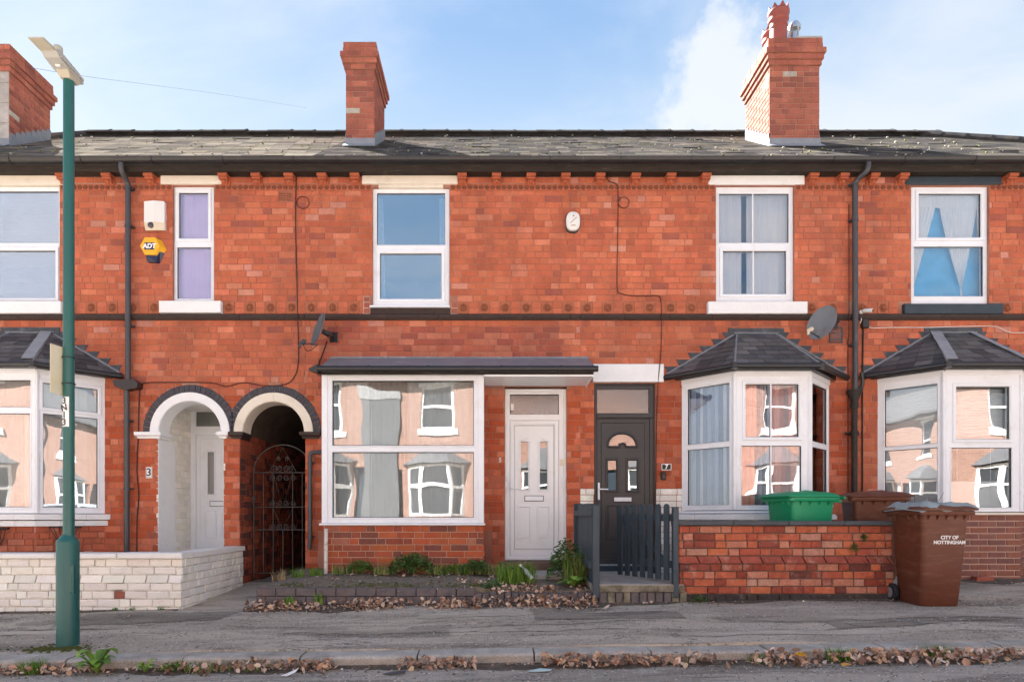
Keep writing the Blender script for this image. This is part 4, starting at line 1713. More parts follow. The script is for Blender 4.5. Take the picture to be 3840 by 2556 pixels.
# ================================================================== ARCHES, PORCH, PASSAGE
arch_mid = (ARC[0][0] + ARC[1][0]) / 2
for n_, (cx, r0, r1, r2) in enumerate(ARC):
    mb = MB()
    seg = 36
    y0, y1 = -.03, .26
    for k in range(seg):
        a0, a1 = math.pi * k / seg, math.pi * (k + 1) / seg
        def q(a, r, y):
            return (cx + r * math.cos(a), y, ARC_Z + r * math.sin(a))
        mb.face([q(a0, r0 + .012, y0), q(a0, r1, y0), q(a1, r1, y0), q(a1, r0 + .012, y0)])
        mb.face([q(a0, r0, y0 + .012), q(a0, r0 + .012, y0), q(a1, r0 + .012, y0), q(a1, r0, y0 + .012)], None, True)
        mb.face([q(a0, r0, y1), q(a0, r0, y0 + .012), q(a1, r0, y0 + .012), q(a1, r0, y1)], None, True)
        mb.face([q(a0, r1, y0), q(a0, r1, y1), q(a1, r1, y1), q(a1, r1, y0)], None, True)
        mb.face([q(a0, r0, y1), q(a1, r0, y1), q(a1, r1, y1), q(a0, r1, y1)])
    if n_ == 1:
        mb.box(cx - .003, cx + .003, -.034, -.02, ARC_Z + r0 + .005, ARC_Z + r1)
    arch = put('arch', mb, M_WHITESTONE if n_ == 0 else M_CREAMSTONE, H3)
    nv = 26
    for k in range(nv):
        a0, a1 = math.pi * (k + .045) / nv, math.pi * (k + .955) / nv
        rr = r2
        am = (a0 + a1) / 2
        edge = arch_mid - .004 if n_ == 0 else arch_mid + .004
        lim = []
        for a in (a0, a1):
            c_ = math.cos(a)
            if n_ == 0 and c_ > 0 and cx + rr * c_ > edge:
                lim.append((edge - cx) / c_)
            elif n_ == 1 and c_ < 0 and cx + rr * c_ < edge:
                lim.append((edge - cx) / c_)
            else:
                lim.append(rr)
        if min(lim) < r1 + .02:
            if min(lim) < r1 + .004:
                continue
        f = -.010 + U(-.002, .002)
        def q(a, r, y):
            return (cx + r * math.cos(a), y, ARC_Z + r * math.sin(a))
        v = MB()
        c = .004
        ra = r1 + .003
        da = c / r2
        v.mesh([q(a0, ra, .1), q(a0, lim[0], .1), q(a1, lim[1], .1), q(a1, ra, .1), q(a0, ra, f + c), q(a0, lim[0], f + c), q(a1, lim[1], f + c), q(a1, ra, f + c),
                q(a0 + da, ra + c, f), q(a0 + da, lim[0] - c, f), q(a1 - da, lim[1] - c, f), q(a1 - da, ra + c, f)],
               [(0, 3, 2, 1)[::-1], (0, 1, 5, 4), (1, 2, 6, 5), (2, 3, 7, 6), (3, 0, 4, 7), (4, 5, 9, 8), (5, 6, 10, 9), (6, 7, 11, 10), (7, 4, 8, 11), (8, 9, 10, 11)])
        put('voussoir', v, M_BLUEBRICK, arch)
    # mortar behind the ring of bricks
    v = MB()
    for k in range(seg):
        a0, a1 = math.pi * k / seg, math.pi * (k + 1) / seg
        v.face([(cx + (r1 - .005) * math.cos(a0), .002, ARC_Z + (r1 - .005) * math.sin(a0)), (cx + (r2 - .004) * math.cos(a0), .002, ARC_Z + (r2 - .004) * math.sin(a0)),
                (cx + (r2 - .004) * math.cos(a1), .002, ARC_Z + (r2 - .004) * math.sin(a1)), (cx + (r1 - .005) * math.cos(a1), .002, ARC_Z + (r1 - .005) * math.sin(a1))])
    put('mortar', v, M_MORTARPALE, arch)


def impost(x0, x1, mat, y1=.26):
    mb = MB()
    z1, z0 = ARC_Z + .002, ARC_Z - .085
    mb.hexa([(x0 + .03, -.035, z0), (x1 - .03, -.035, z0), (x1 - .03, y1, z0), (x0 + .03, y1, z0)],
            [(x0 + .03, -.035, z0 + .02), (x1 - .03, -.035, z0 + .02), (x1 - .03, y1, z0 + .02), (x0 + .03, y1, z0 + .02)])
    mb.hexa([(x0 + .03, -.035, z0 + .02), (x1 - .03, -.035, z0 + .02), (x1 - .03, y1, z0 + .02), (x0 + .03, y1, z0 + .02)],
            [(x0, -.068, z0 + .045), (x1, -.068, z0 + .045), (x1, y1, z0 + .045), (x0, y1, z0 + .045)])
    mb.box(x0, x1, -.068, y1, z0 + .045, z1)
    put('impost', mb, mat, H3)


impost(PX(512), PX(611), M_WHITESTONE)
impost(PX(817), PX(861), M_WHITESTONE)
impost(PX(862.5), PX(917), M_STRING)
impost(PX(1128), PX(1204), M_STRING)

# porch: white painted side walls, ceiling, door set back
PY = .94
mb = MB()
mb.box(PORCH[0] - .12, PORCH[0] - .008, .255, PY + .1, .1, 3.0)
mb.box(PORCH[1] + .008, PORCH[1] + .10, .255, PY + .1, .1, 3.0)
mb.box(PORCH[0] - .12, PORCH[1] + .10, .262, PY + .1, ARC_Z + .44, ARC_Z + .5)
mb.box(PORCH[0], PORCH[1], .0, PY + .1, .1, ground(-4.1, 0) + .16)
porch = put('porch', mb, pm('porch_paint', (.74, .72, .68), rough=.8, var=.05), H3)
bricks(porch, (PORCH[0], .006), (PORCH[0], PY), .3, 2.82, (), (), keep=60, mat=M_PAINTBRICK, tonefn=lambda x, z: random.choice(WHITES), front=.003)
bricks(porch, (PORCH[1], PY), (PORCH[1], .006), .3, 2.82, (), (), keep=0, mat=M_PAINTBRICK, tonefn=lambda x, z: random.choice(WHITES), front=.003)


def panel_ring(mb, O, a0, a1, b0, b1, w=.022, front=.008):
    ring(mb, O, XD, YN, a0, a1, b0, b1, w, front, .012, .004)
    slab_in(mb, O, XD, YN, a0 + w + .012, a1 - w - .012, b0 + w + .012, b1 - w - .012, front - .002, .012)


def letter_box(parent, O, a0, a1, b0, b1, mat):
    mb = MB()
    ring(mb, O, XD, YN, a0 - .008, a1 + .008, b0 - .008, b1 + .008, .009, .010, .012, .001)
    put('letter_box_rim', mb, M_INK, parent)
    mb = MB()
    o = Vector(O)
    mb.cbox(a0, a1, o.y - .016, o.y, b0, b1, .004)
    put('letter_box', mb, mat, parent)


def lever_handle(parent, x, y, z0, z1, mat, to=1):
    mb = MB()
    mb.cbox(x - .014, x + .014, y - .012, y, z0, z1, .004)
    zc = lerp(z0, z1, .62)
    mb.tube([(x, y - .01, zc), (x, y - .05, zc), (x + .02 * to, y - .055, zc), (x + .12 * to, y - .052, zc - .004)], .009, 8)
    mb.lathe([(.007, 0), (.007, .018)], (x, y, lerp(z0, z1, .22)), 8, axis='y')
    put('handle', mb, mat, parent)


mb = MB()
mb.box(PORCH[0] + .0045, PORCH[0] + .0075, .004, .46, .3, ARC_Z - .09)
put('painted_render', mb, M_WHITESTONE, porch)
# porch door (number three)
s = 1 + PY / D
dz0 = ground(-4.1, 0) + .16
O3 = Vector((0, PY, 0))
dx0 = PX(714, PY)
dx1 = dx0 + .98
top = PZ(1500, PY)
fan = (PX(734, PY), dx1 - .08, PZ(1598, PY), PZ(1518, PY))
leaf = (PX(734, PY), dx1 - .06, dz0 + .04, PZ(1629, PY))
mb = MB()
plate(mb, O3, XD, YN, dx0, dx1, dz0, top, [fan, leaf], .07)
df = put('door_frame', mb, M_UPVC, H3)
pane_box(df, O3, XD, YN, *fan, -.03, M_FROST)
mb = MB()
gl = (PX(777, PY), PX(802, PY), PZ(1852, PY), PZ(1693, PY))
plate(mb, O3, XD, YN, leaf[0] + .004, leaf[1] - .004, leaf[2], leaf[3] - .004, [gl], .05, -.012)
ring(mb, O3 + Vector((0, .012, 0)), XD, YN, gl[0] - .018, gl[1] + .018, gl[2] - .018, gl[3] + .018, .02, .010, .012, .004)
ring(mb, O3 + Vector((0, .012, 0)), XD, YN, leaf[0] + .06, leaf[1] - .06, leaf[2] + .08, leaf[3] - .06, .012, .006, .012, .003)
panel_ring(mb, O3 + Vector((0, .012, 0)), PX(766, PY), PX(812, PY), PZ(2017, PY), PZ(1912, PY))
panel_ring(mb, O3 + Vector((0, .012, 0)), PX(830, PY), PX(876, PY), PZ(2017, PY), PZ(1912, PY))
d3 = put('door', mb, M_UPVC, H3)
pane_box(d3, O3, XD, YN, *gl, -.03, M_FROST)
letter_box(d3, O3 + Vector((0, .012, 0)), PX(788, PY), PX(842, PY), PZ(1896, PY), PZ(1879, PY), M_UPVC)

# covered passage
mb = MB()
cx, r0 = ARC[1][0] - .02, .46
yA, yB = .255, 6.3
mb.box(PASS[0] - .10, PASS[0] - .008, yA, yB, .1, ARC_Z + .5)
mb.box(PASS[1] + .008, PASS[1] + .10, yA, yB, .1, ARC_Z + .5)
seg = 16
for k in range(seg):
    a0, a1 = math.pi * k / seg, math.pi * (k + 1) / seg
    mb.face([(cx + r0 * math.cos(a0), yA + .01, ARC_Z + r0 * math.sin(a0)), (cx + r0 * math.cos(a0), yB, ARC_Z + r0 * math.sin(a0)),
             (cx + r0 * math.cos(a1), yB, ARC_Z + r0 * math.sin(a1)), (cx + r0 * math.cos(a1), yA + .01, ARC_Z + r0 * math.sin(a1))], None, True)
mb.box(PASS[0] - .1, PASS[1] + .1, yB - .1, yB, .1, ARC_Z + .55)
mb.box(PASS[0] - .1, PASS[1] + .1, yA + .02, yB, ARC_Z + .48, ARC_Z + .55)
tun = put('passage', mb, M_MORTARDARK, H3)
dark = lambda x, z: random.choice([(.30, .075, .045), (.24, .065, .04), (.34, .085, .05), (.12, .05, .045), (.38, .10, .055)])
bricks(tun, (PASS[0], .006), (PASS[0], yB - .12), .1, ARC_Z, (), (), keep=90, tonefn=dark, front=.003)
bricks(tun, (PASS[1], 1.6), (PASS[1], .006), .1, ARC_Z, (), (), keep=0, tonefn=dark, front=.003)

# iron gate a little way in
GY = .43
gx0, gx1 = PASS[0] + .03, PASS[1] - .03
gz = ground(-3, 0)
gate = thing('iron_gate', 'black wrought iron gate with scrolls standing inside the arched passage', 'gate', ((gx0 + gx1) / 2, GY, gz))
mb = MB()
gc, gr = (gx0 + gx1) / 2, (gx1 - gx0) / 2
gsp = PZ(1771, GY)
gtop = PZ(1667, GY)
pts = [(gx0, GY, gz + .05)] + [(gc - gr * math.cos(math.pi * k / 20), GY, gsp + (gtop - gsp) * math.sin(math.pi * k / 20)) for k in range(21)] + [(gx1, GY, gz + .05)]
mb.tube(pts, .010, 6)
for zz in (gsp, PZ(1985, GY), gz + .12, PZ(1900, GY)):
    mb.tube([(gx0, GY, zz), (gx1, GY, zz)], .008, 6)
put('gate_frame', mb, M_IRON, gate)
for k in range(1, 6):
    xx = lerp(gx0, gx1, k / 6)
    mb = MB()
    mb.tube([(xx, GY, gz + .1), (xx, GY, gsp if k != 3 else PZ(1985, GY))], .0065, 6)
    put('bar', mb, M_IRON, gate)


def scroll(cx, cz, r, sgn, flip=1):
    return [(cx + sgn * r * (1 - .75 * t / 14) * math.cos(t * .62), GY - .004, cz + flip * r * (1 - .75 * t / 14) * math.sin(t * .62)) for t in range(15)]


for (sx, sz, r_) in ((-.12, .05, .05), (.12, .05, .05), (-.05, .05, .05), (.05, .05, .05), (-.06, .20, .03), (.06, .20, .03)):
    mb = MB()
    mb.tube(scroll(gc + sx, gsp + sz, r_, 1 if sx > 0 else -1), .005, 5)
    put('scroll', mb, M_IRON, gate)
for bz in (gsp - .07, PZ(1900, GY) + .06, PZ(1985, GY) + .05):
    for sx in (-.15, -.05, .05, .15):
        mb = MB()
        mb.tube(scroll(gc + sx, bz, .045, 1 if sx > 0 else -1, -1), .005, 5)
        put('scroll', mb, M_IRON, gate)
mb = MB()
mb.tube([(gc - .2, GY, gsp), (gc, GY, gtop - .04), (gc + .2, GY, gsp)], .005, 5)
for za, zb in ((gsp, PZ(1900, GY)), (PZ(1900, GY), PZ(1985, GY))):
    mb.tube([(gc - .15, GY, za), (gc, GY, zb), (gc + .15, GY, za)], .005, 5)
put('brace', mb, M_IRON, gate)
mb = MB()
mb.box(gx0 - .05, gx0 + .03, GY - .01, GY + .03, PZ(1868, GY) - .02, PZ(1868, GY) + .02)
put('hinge', mb, M_IRON, gate)


# ================================================================== SQUARE BAY OF NUMBER FIVE
BY = -.55
b0, b1 = PX(1207, BY), PX(1815, BY)
O5 = Vector((0, BY, 0))
ztop, zbot = PZ(1403, BY), PZ(1960, BY)
hs = [(PX(1246, BY), PX(1777, BY), PZ(1670.5, BY), PZ(1426, BY)), (PX(1246, BY), PX(1777, BY), PZ(1940, BY), PZ(1694, BY))]
mb = MB()
plate(mb, O5, XD, YN, b0, b1, zbot, ztop, hs, .08)
for h in hs:
    ring(mb, O5, XD, YN, h[0] - .022, h[1] + .022, h[2] - .022, h[3] + .022, .024, .010, .014, .004)
for xx in (b0 + .001, b1 - .076):
    mb.cbox(xx, xx + .075, BY - .018, BY + .002, zbot, ztop, .006)
mb.box(b0 + .005, b0 + .06, BY + .081, -.0, zbot, ztop)
mb.box(b1 - .06, b1 - .005, BY + .081, -.0, zbot, ztop)
win5 = put('bay_window', mb, M_UPVC, H5)
g = MB()
for h in hs:
    gasket(g, O5, XD, YN, h, -.008, .009)
put('gasket', g, M_GASKET, win5)
for h in hs:
    pane_box(win5, O5, XD, YN, *h, -.03, M_GLASSBIG)
mb = MB()
mb.cbox(PX(1200, BY), PX(1820, BY), BY - .05, BY + .1, PZ(1968, BY), zbot - .003, .005)
put('sill', mb, M_UPVC, win5)
for (a_, c_, m_) in ((b0 + .09, PX(1380, BY), M_VOILE), (PX(1372, BY), PX(1515, BY), M_GREYCLOTH), (PX(1508, BY), b1 - .09, M_VOILE)):
    drape(win5, (0, BY, 0), XD, YN, a_, c_, zbot, ztop - .05, .26 if m_ is M_VOILE else .24, .016, .11, m_)
# inside of the square bay and a grey curtain hanging at its middle
mb = MB()
mb.box(b0 + .08, b1 - .08, BY + .1, .3, zbot - .06, zbot - .02)
mb.box(b0 + .08, b1 - .08, BY + .1, .3, ztop - .03, ztop)
put('window_board', mb, M_PLASTER, win5)
# brick base of the bay
mb = MB()
gb = .30
mb.box(b0 + .02, b1 - .01, BY + .012, -.005, gb, PZ(1969, BY))
base5 = put('bay_base', mb, M_MORTARPALE, H5)
bt = lambda x, z: random.choice([(.42, .10, .045), (.38, .09, .042), (.44, .12, .05), (.30, .08, .05), (.20, .075, .055), (.40, .15, .10), (.40, .10, .05)])
bx0, bx1 = PX(1217, BY), PX(1816, BY)
bricks(base5, (bx0, BY), (bx1, BY), PZ(2160, BY), PZ(1969.5, BY), (), (), course=.083, keep=90, tonefn=bt, joint=.011)
bricks(base5, (bx1 + .004, BY + .01), (bx1 + .004, 0), PZ(2160, BY), PZ(1969.5, BY), (), (), course=.083, keep=20, tonefn=bt, joint=.011)
bricks(base5, (bx0 - .004, 0), (bx0 - .004, BY + .01), PZ(2160, BY), PZ(1969.5, BY), (), (), course=.083, keep=0, tonefn=bt, joint=.011)

# flat canopy over bay and door
can0, can1 = PX(1224, -.3), PX(2213, -.3)
cf = -.64
zf1, zf0 = PZ(1394, cf), PZ(1405, cf)
mb = MB()
zt_ = PZ(1340)
mb.prism([(can0, cf + .02, zf1 + .03), (can0, -.012, zt_ - .03), (can0, -.012, zt_ - .06), (can0, cf + .02, zf1 - .01)], (can1 - can0, 0, 0))
canopy = put('canopy', mb, pm('canopy_board', (.05, .045, .04), rough=.8), H5)
# lead sheets with lapped joints
nx = 7
for k in range(nx):
    a, b = lerp(can0 - .02, can1 + .02, k / nx), lerp(can0 - .02, can1 + .02, (k + 1) / nx)
    mb = MB()
    th = .008 + .004 * (k % 2)
    rows_ = [(cf - .005, zf1 + .035), (cf + .2, zf1 + .035 + (zt_ - .03 - zf1 - .035) * .35), (-.012, zt_ - .02)]
    for (ya, za), (yb, zb) in zip(rows_, rows_[1:]):
        mb.hexa([(a, ya, za), (b, ya, za), (b, yb, zb), (a, yb, zb)], [(a, ya, za + th), (b, ya, za + th), (b, yb, zb + th), (a, yb, zb + th)])
    mb.box(a, b, -.012, -.004, zt_ - .03, zt_ + .012 + U(-.006, .006))
    put('lead_sheet', mb, M_LEAD, canopy)
mb = MB()
mb.box(can0, can1 - .01, cf - .001, cf + .018, zf0 + .004, zf1 + .02)
put('fascia', mb, M_STAINED, canopy)
mb = MB()
gzc = PZ(1382, cf - .05)
mb.tube([(PX(1195, cf), cf - .052, gzc), (PX(2240, cf), cf - .052, gzc)], .040, 12)
for uu in (1387, 1606, 1880, 2100, 2222):
    mb.tube([(PX(uu, cf) - .012, cf - .052, gzc), (PX(uu, cf) + .012, cf - .052, gzc)], .046, 12)
mb.hexa([(PX(1163, cf), cf - .07, gzc - .02), (PX(1197, cf), cf - .09, gzc - .06), (PX(1197, cf), cf + .05, gzc - .06), (PX(1163, cf), cf + .03, gzc - .02)],
        [(PX(1163, cf), cf - .07, gzc + .0), (PX(1197, cf), cf - .09, gzc + .05), (PX(1197, cf), cf + .05, gzc + .05), (PX(1163, cf), cf + .03, gzc + .0)])
put('gutter', mb, M_BLACK, canopy)
# white boarded soffit over the door
sx0, sx1 = b1 + .002, PX(2222, cf)
for k in range(6):
    ya, yb = lerp(cf + .02, -.004, k / 6), lerp(cf + .02, -.004, (k + 1) / 6) - .006
    mb = MB()
    mb.box(sx0, sx1 - .004, ya, yb, zf0 - .012, zf0 + .002)
    put('soffit_board', mb, M_UPVC, canopy)
mb = MB()
mb.box(sx0, sx1 - .004, cf, cf + .014, zf0 - .02, zf0 + .003)
mb.box(sx1 - .003, sx1 + .015, cf, -.004, zf0 - .03, zf0 + .05)
put('soffit_trim', mb, M_UPVC, canopy)

# ---- white front door of number five
DY = .06
O = Vector((0, DY, 0))
fr = (PX(1893, DY), PX(2125, DY), PZ(2099, DY), PZ(1458, DY))
fan = (PX(1912, DY), PX(2096, DY), PZ(1553, DY), PZ(1478, DY))
leaf = (PX(1912, DY), PX(2096, DY), PZ(2090, DY), PZ(1575, DY))
mb = MB()
plate(mb, O, XD, YN, *fr, [fan, leaf], .08)
ring(mb, O, XD, YN, fr[0], fr[1], fr[2], fr[3], .05, .012, .012, .006)
df5 = put('door_frame', mb, M_UPVCOLD, H5)
pane_box(df5, O, XD, YN, *fan, -.03, M_FROSTPINK)
g = MB()
gasket(g, O, XD, YN, fan, -.012)
put('gasket', g, M_GASKET, df5)
gls = [(PX(1953, DY), PX(1981, DY), PZ(1834, DY), PZ(1655, DY)), (PX(2025, DY), PX(2053, DY), PZ(1834, DY), PZ(1655, DY))]
OL = O + Vector((0, .012, 0))
mb = MB()
plate(mb, OL, XD, YN, leaf[0] + .004, leaf[1] - .004, leaf[2], leaf[3] - .004, gls, .05)
inn = (PX(1930, DY), PX(2077, DY), PZ(2057, DY), PZ(1595, DY))
ring(mb, OL, XD, YN, leaf[0] + .004, leaf[1] - .004, leaf[2], leaf[3] - .004, inn[0] - leaf[0] - .006, .012, .012, .005)
for k, gq in enumerate(gls):
    ring(mb, OL, XD, YN, gq[0] - .030, gq[1] + .030, gq[2] - .028, gq[3] + .012, .014, .007, .012, .004)
    ring(mb, OL, XD, YN, gq[0] - .010, gq[1] + .010, gq[2] - .010, gq[3] + .010, .011, .006, .012, .003)
    sg = 1 if k == 0 else -1
    cc = (gq[0] + gq[1]) / 2
    mb.tube([(cc + sg * (-.05 + .1 * t / 8), DY + .004, gq[3] + .012 + .045 * (.5 - .5 * math.cos(math.pi * t / 8))) for t in range(9)], .006, 6)
for a, b in ((1942, 1990), (2013, 2062)):
    panel_ring(mb, OL, PX(a, DY), PX(b, DY), PZ(2017, DY), PZ(1895, DY))
d5 = put('door', mb, M_UPVCOLD, H5)
for gq in gls:
    pane_box(d5, OL, XD, YN, *gq, -.02, M_GLASSBIG)
g = MB()
ring(g, OL, XD, YN, inn[0] - .003, inn[1] + .003, inn[2] - .003, inn[3] + .003, .005, .0015, .004, .0002)
put('gasket', g, M_GASKET, d5)
letter_box(d5, OL, PX(1969, DY), PX(2037, DY), PZ(1876, DY), PZ(1859, DY), M_UPVC)
lever_handle(d5, PX(1917, DY), DY - .005, PZ(1861, DY), PZ(1812, DY), M_UPVC, 1)
mb = MB()
mb.box(PX(2102, DY), PX(2114, DY), DY - .03, DY - .01, PZ(1745, DY), PZ(1722, DY))
put('door_bell', mb, M_BOXCREAM, df5)
# bent white grab rails fixed on each side of the frame
for uu, sg in ((1898, 1), (2120, -1)):
    mb = MB()
    x = PX(uu, DY)
    mb.tube([(x - .01 * sg, DY - .02, PZ(1772, DY)), (x + .0 * sg, DY - .05, PZ(1790, DY)), (x + .045 * sg, DY - .05, PZ(1808, DY)), (x + .035 * sg, DY - .05, PZ(1825, DY)),
             (x - .0 * sg, DY - .05, PZ(1848, DY)), (x - .02 * sg, DY - .02, PZ(1866, DY))], .008, 6)
    put('grab_rail', mb, M_UPVC, df5)
mb = MB()
mb.cbox(PX(1876, -.2), PX(2132, -.2), -.26, .1, ground(.3, 0), PZ(2101, DY), .01)
put('door_step', mb, pm('brown_stone', (.16, .10, .075), rough=.85, var=.25, dirt=(.07, .06, .04), dscale=4), H5)
mb = MB()
mb.box(PX(1915, DY), PX(1926, DY), DY - .028, DY - .004, PZ(1540, DY), PZ(1515, DY))
put('alarm_sensor', mb, M_BOXWHITE, df5)

# ---- charcoal front door of number seven
DY = .05
O = Vector((0, DY, 0))
OL = O + Vector((0, .012, 0))
fr = (PX(2229, DY), PX(2458, DY), PZ(2115, DY), PZ(1437, DY))
fan = (PX(2239, DY), PX(2435, DY), PZ(1548, DY), PZ(1458, DY))
leaf = (PX(2239, DY), PX(2437, DY), PZ(2096, DY), PZ(1568, DY))
mb = MB()
plate(mb, O, XD, YN, *fr, [fan, leaf], .08)
ring(mb, O, XD, YN, fr[0], fr[1], fr[2], fr[3], .036, .010, .012, .006)
mb.cbox(fr[0] + .03, fr[1] - .03, DY - .022, DY, PZ(1566, DY), PZ(1553, DY), .005)
df7 = put('door_frame', mb, M_GREYDOOR, H7)
pane_box(df7, O, XD, YN, *fan, -.03, M_FROSTPINK)
gl7 = [(PX(2280, DY), PX(2313, DY), PZ(1837, DY), PZ(1725, DY)), (PX(2356, DY), PX(2391, DY), PZ(1837, DY), PZ(1725, DY))]
fc, fz, frr = PX(2335, DY), PZ(1671, DY), .195
fh = (fc - frr, fc + frr, fz, fz + frr)
mb = MB()
plate(mb, OL, XD, YN, leaf[0] + .004, leaf[1] - .004, leaf[2], leaf[3] - .004, gl7 + [fh], .05)
# leaf surface round the half-round light
n = 24
for k in range(n):
    a0, a1 = math.pi * k / n, math.pi * (k + 1) / n
    xa, xb = fc + frr * math.cos(a0), fc + frr * math.cos(a1)
    za, zb = fz + frr * .87 * math.sin(a0), fz + frr * .87 * math.sin(a1)
    mb.face([(xb, DY + .012, zb), (xa, DY + .012, za), (xa, DY + .012, fz + frr), (xb, DY + .012, fz + frr)])
    mb.face([(xa, DY + .012, za), (xb, DY + .012, zb), (xb, DY + .05, zb), (xa, DY + .05, za)])
mb.tube([(fc + (frr + .012) * math.cos(math.pi * k / n), DY + .002, fz + (frr * .87 + .012) * math.sin(math.pi * k / n)) for k in range(n + 1)], .016, 8)
mb.tube([(fc - frr - .012, DY + .002, fz - .012), (fc - .045, DY + .002, fz - .012), (fc - .04, DY + .002, fz + .022), (fc, DY + .002, fz + .036),
         (fc + .04, DY + .002, fz + .022), (fc + .045, DY + .002, fz - .012), (fc + frr + .012, DY + .002, fz - .012)], .016, 8)
mb.lathe([(.03, 0), (.03, .012)], (fc, DY + .014, fz + .0), 12, axis='y')
ring(mb, OL, XD, YN, PX(2254, DY), PX(2419, DY), PZ(2085, DY), PZ(1584, DY), .012, .006, .012, .004)
for gq in gl7:
    ring(mb, OL, XD, YN, gq[0] - .032, gq[1] + .032, gq[2] - .032, gq[3] + .032, .034, .016, .018, .007)
for a, b in ((2272, 2322), (2348, 2400)):
    panel_ring(mb, OL, PX(a, DY), PX(b, DY), PZ(2022, DY), PZ(1890, DY), .028, .012)
d7 = put('door', mb, M_GREYDOOR, H7)
for gq in gl7:
    pane_box(d7, OL, XD, YN, *gq, -.02, M_GLASSBIG)
mb = MB()
mb.prism([(fc + frr * math.cos(math.pi * k / n), DY + .03, fz + frr * .87 * math.sin(math.pi * k / n)) for k in range(n + 1)], (0, .006, 0))
put('pane', mb, M_GLASSBIG, d7)
for a in (-.6, .0, .6):
    pass
letter_box(d7, OL, PX(2303, DY), PX(2368, DY), PZ(1879, DY), PZ(1864, DY), M_WHITESTONE)
lever_handle(d7, PX(2245, DY), DY - .012, PZ(1873, DY), PZ(1809, DY), M_UPVC, 1)
slab(H7, 'lintel', 2222, 2487, 1366, 1433, -.035, .1, M_WHITESTONE, .006)
mb = MB()
mb.cbox(PX(2222, -.1), PX(2462, -.1), -.20, .12, .40, PZ(2117, DY), .01)
mb.cbox(PX(2222, -.1), PX(2462, -.1), -.42, -.201, .38, PZ(2117, DY) - .09, .01)
put('door_step', mb, M_NAVY, H7)


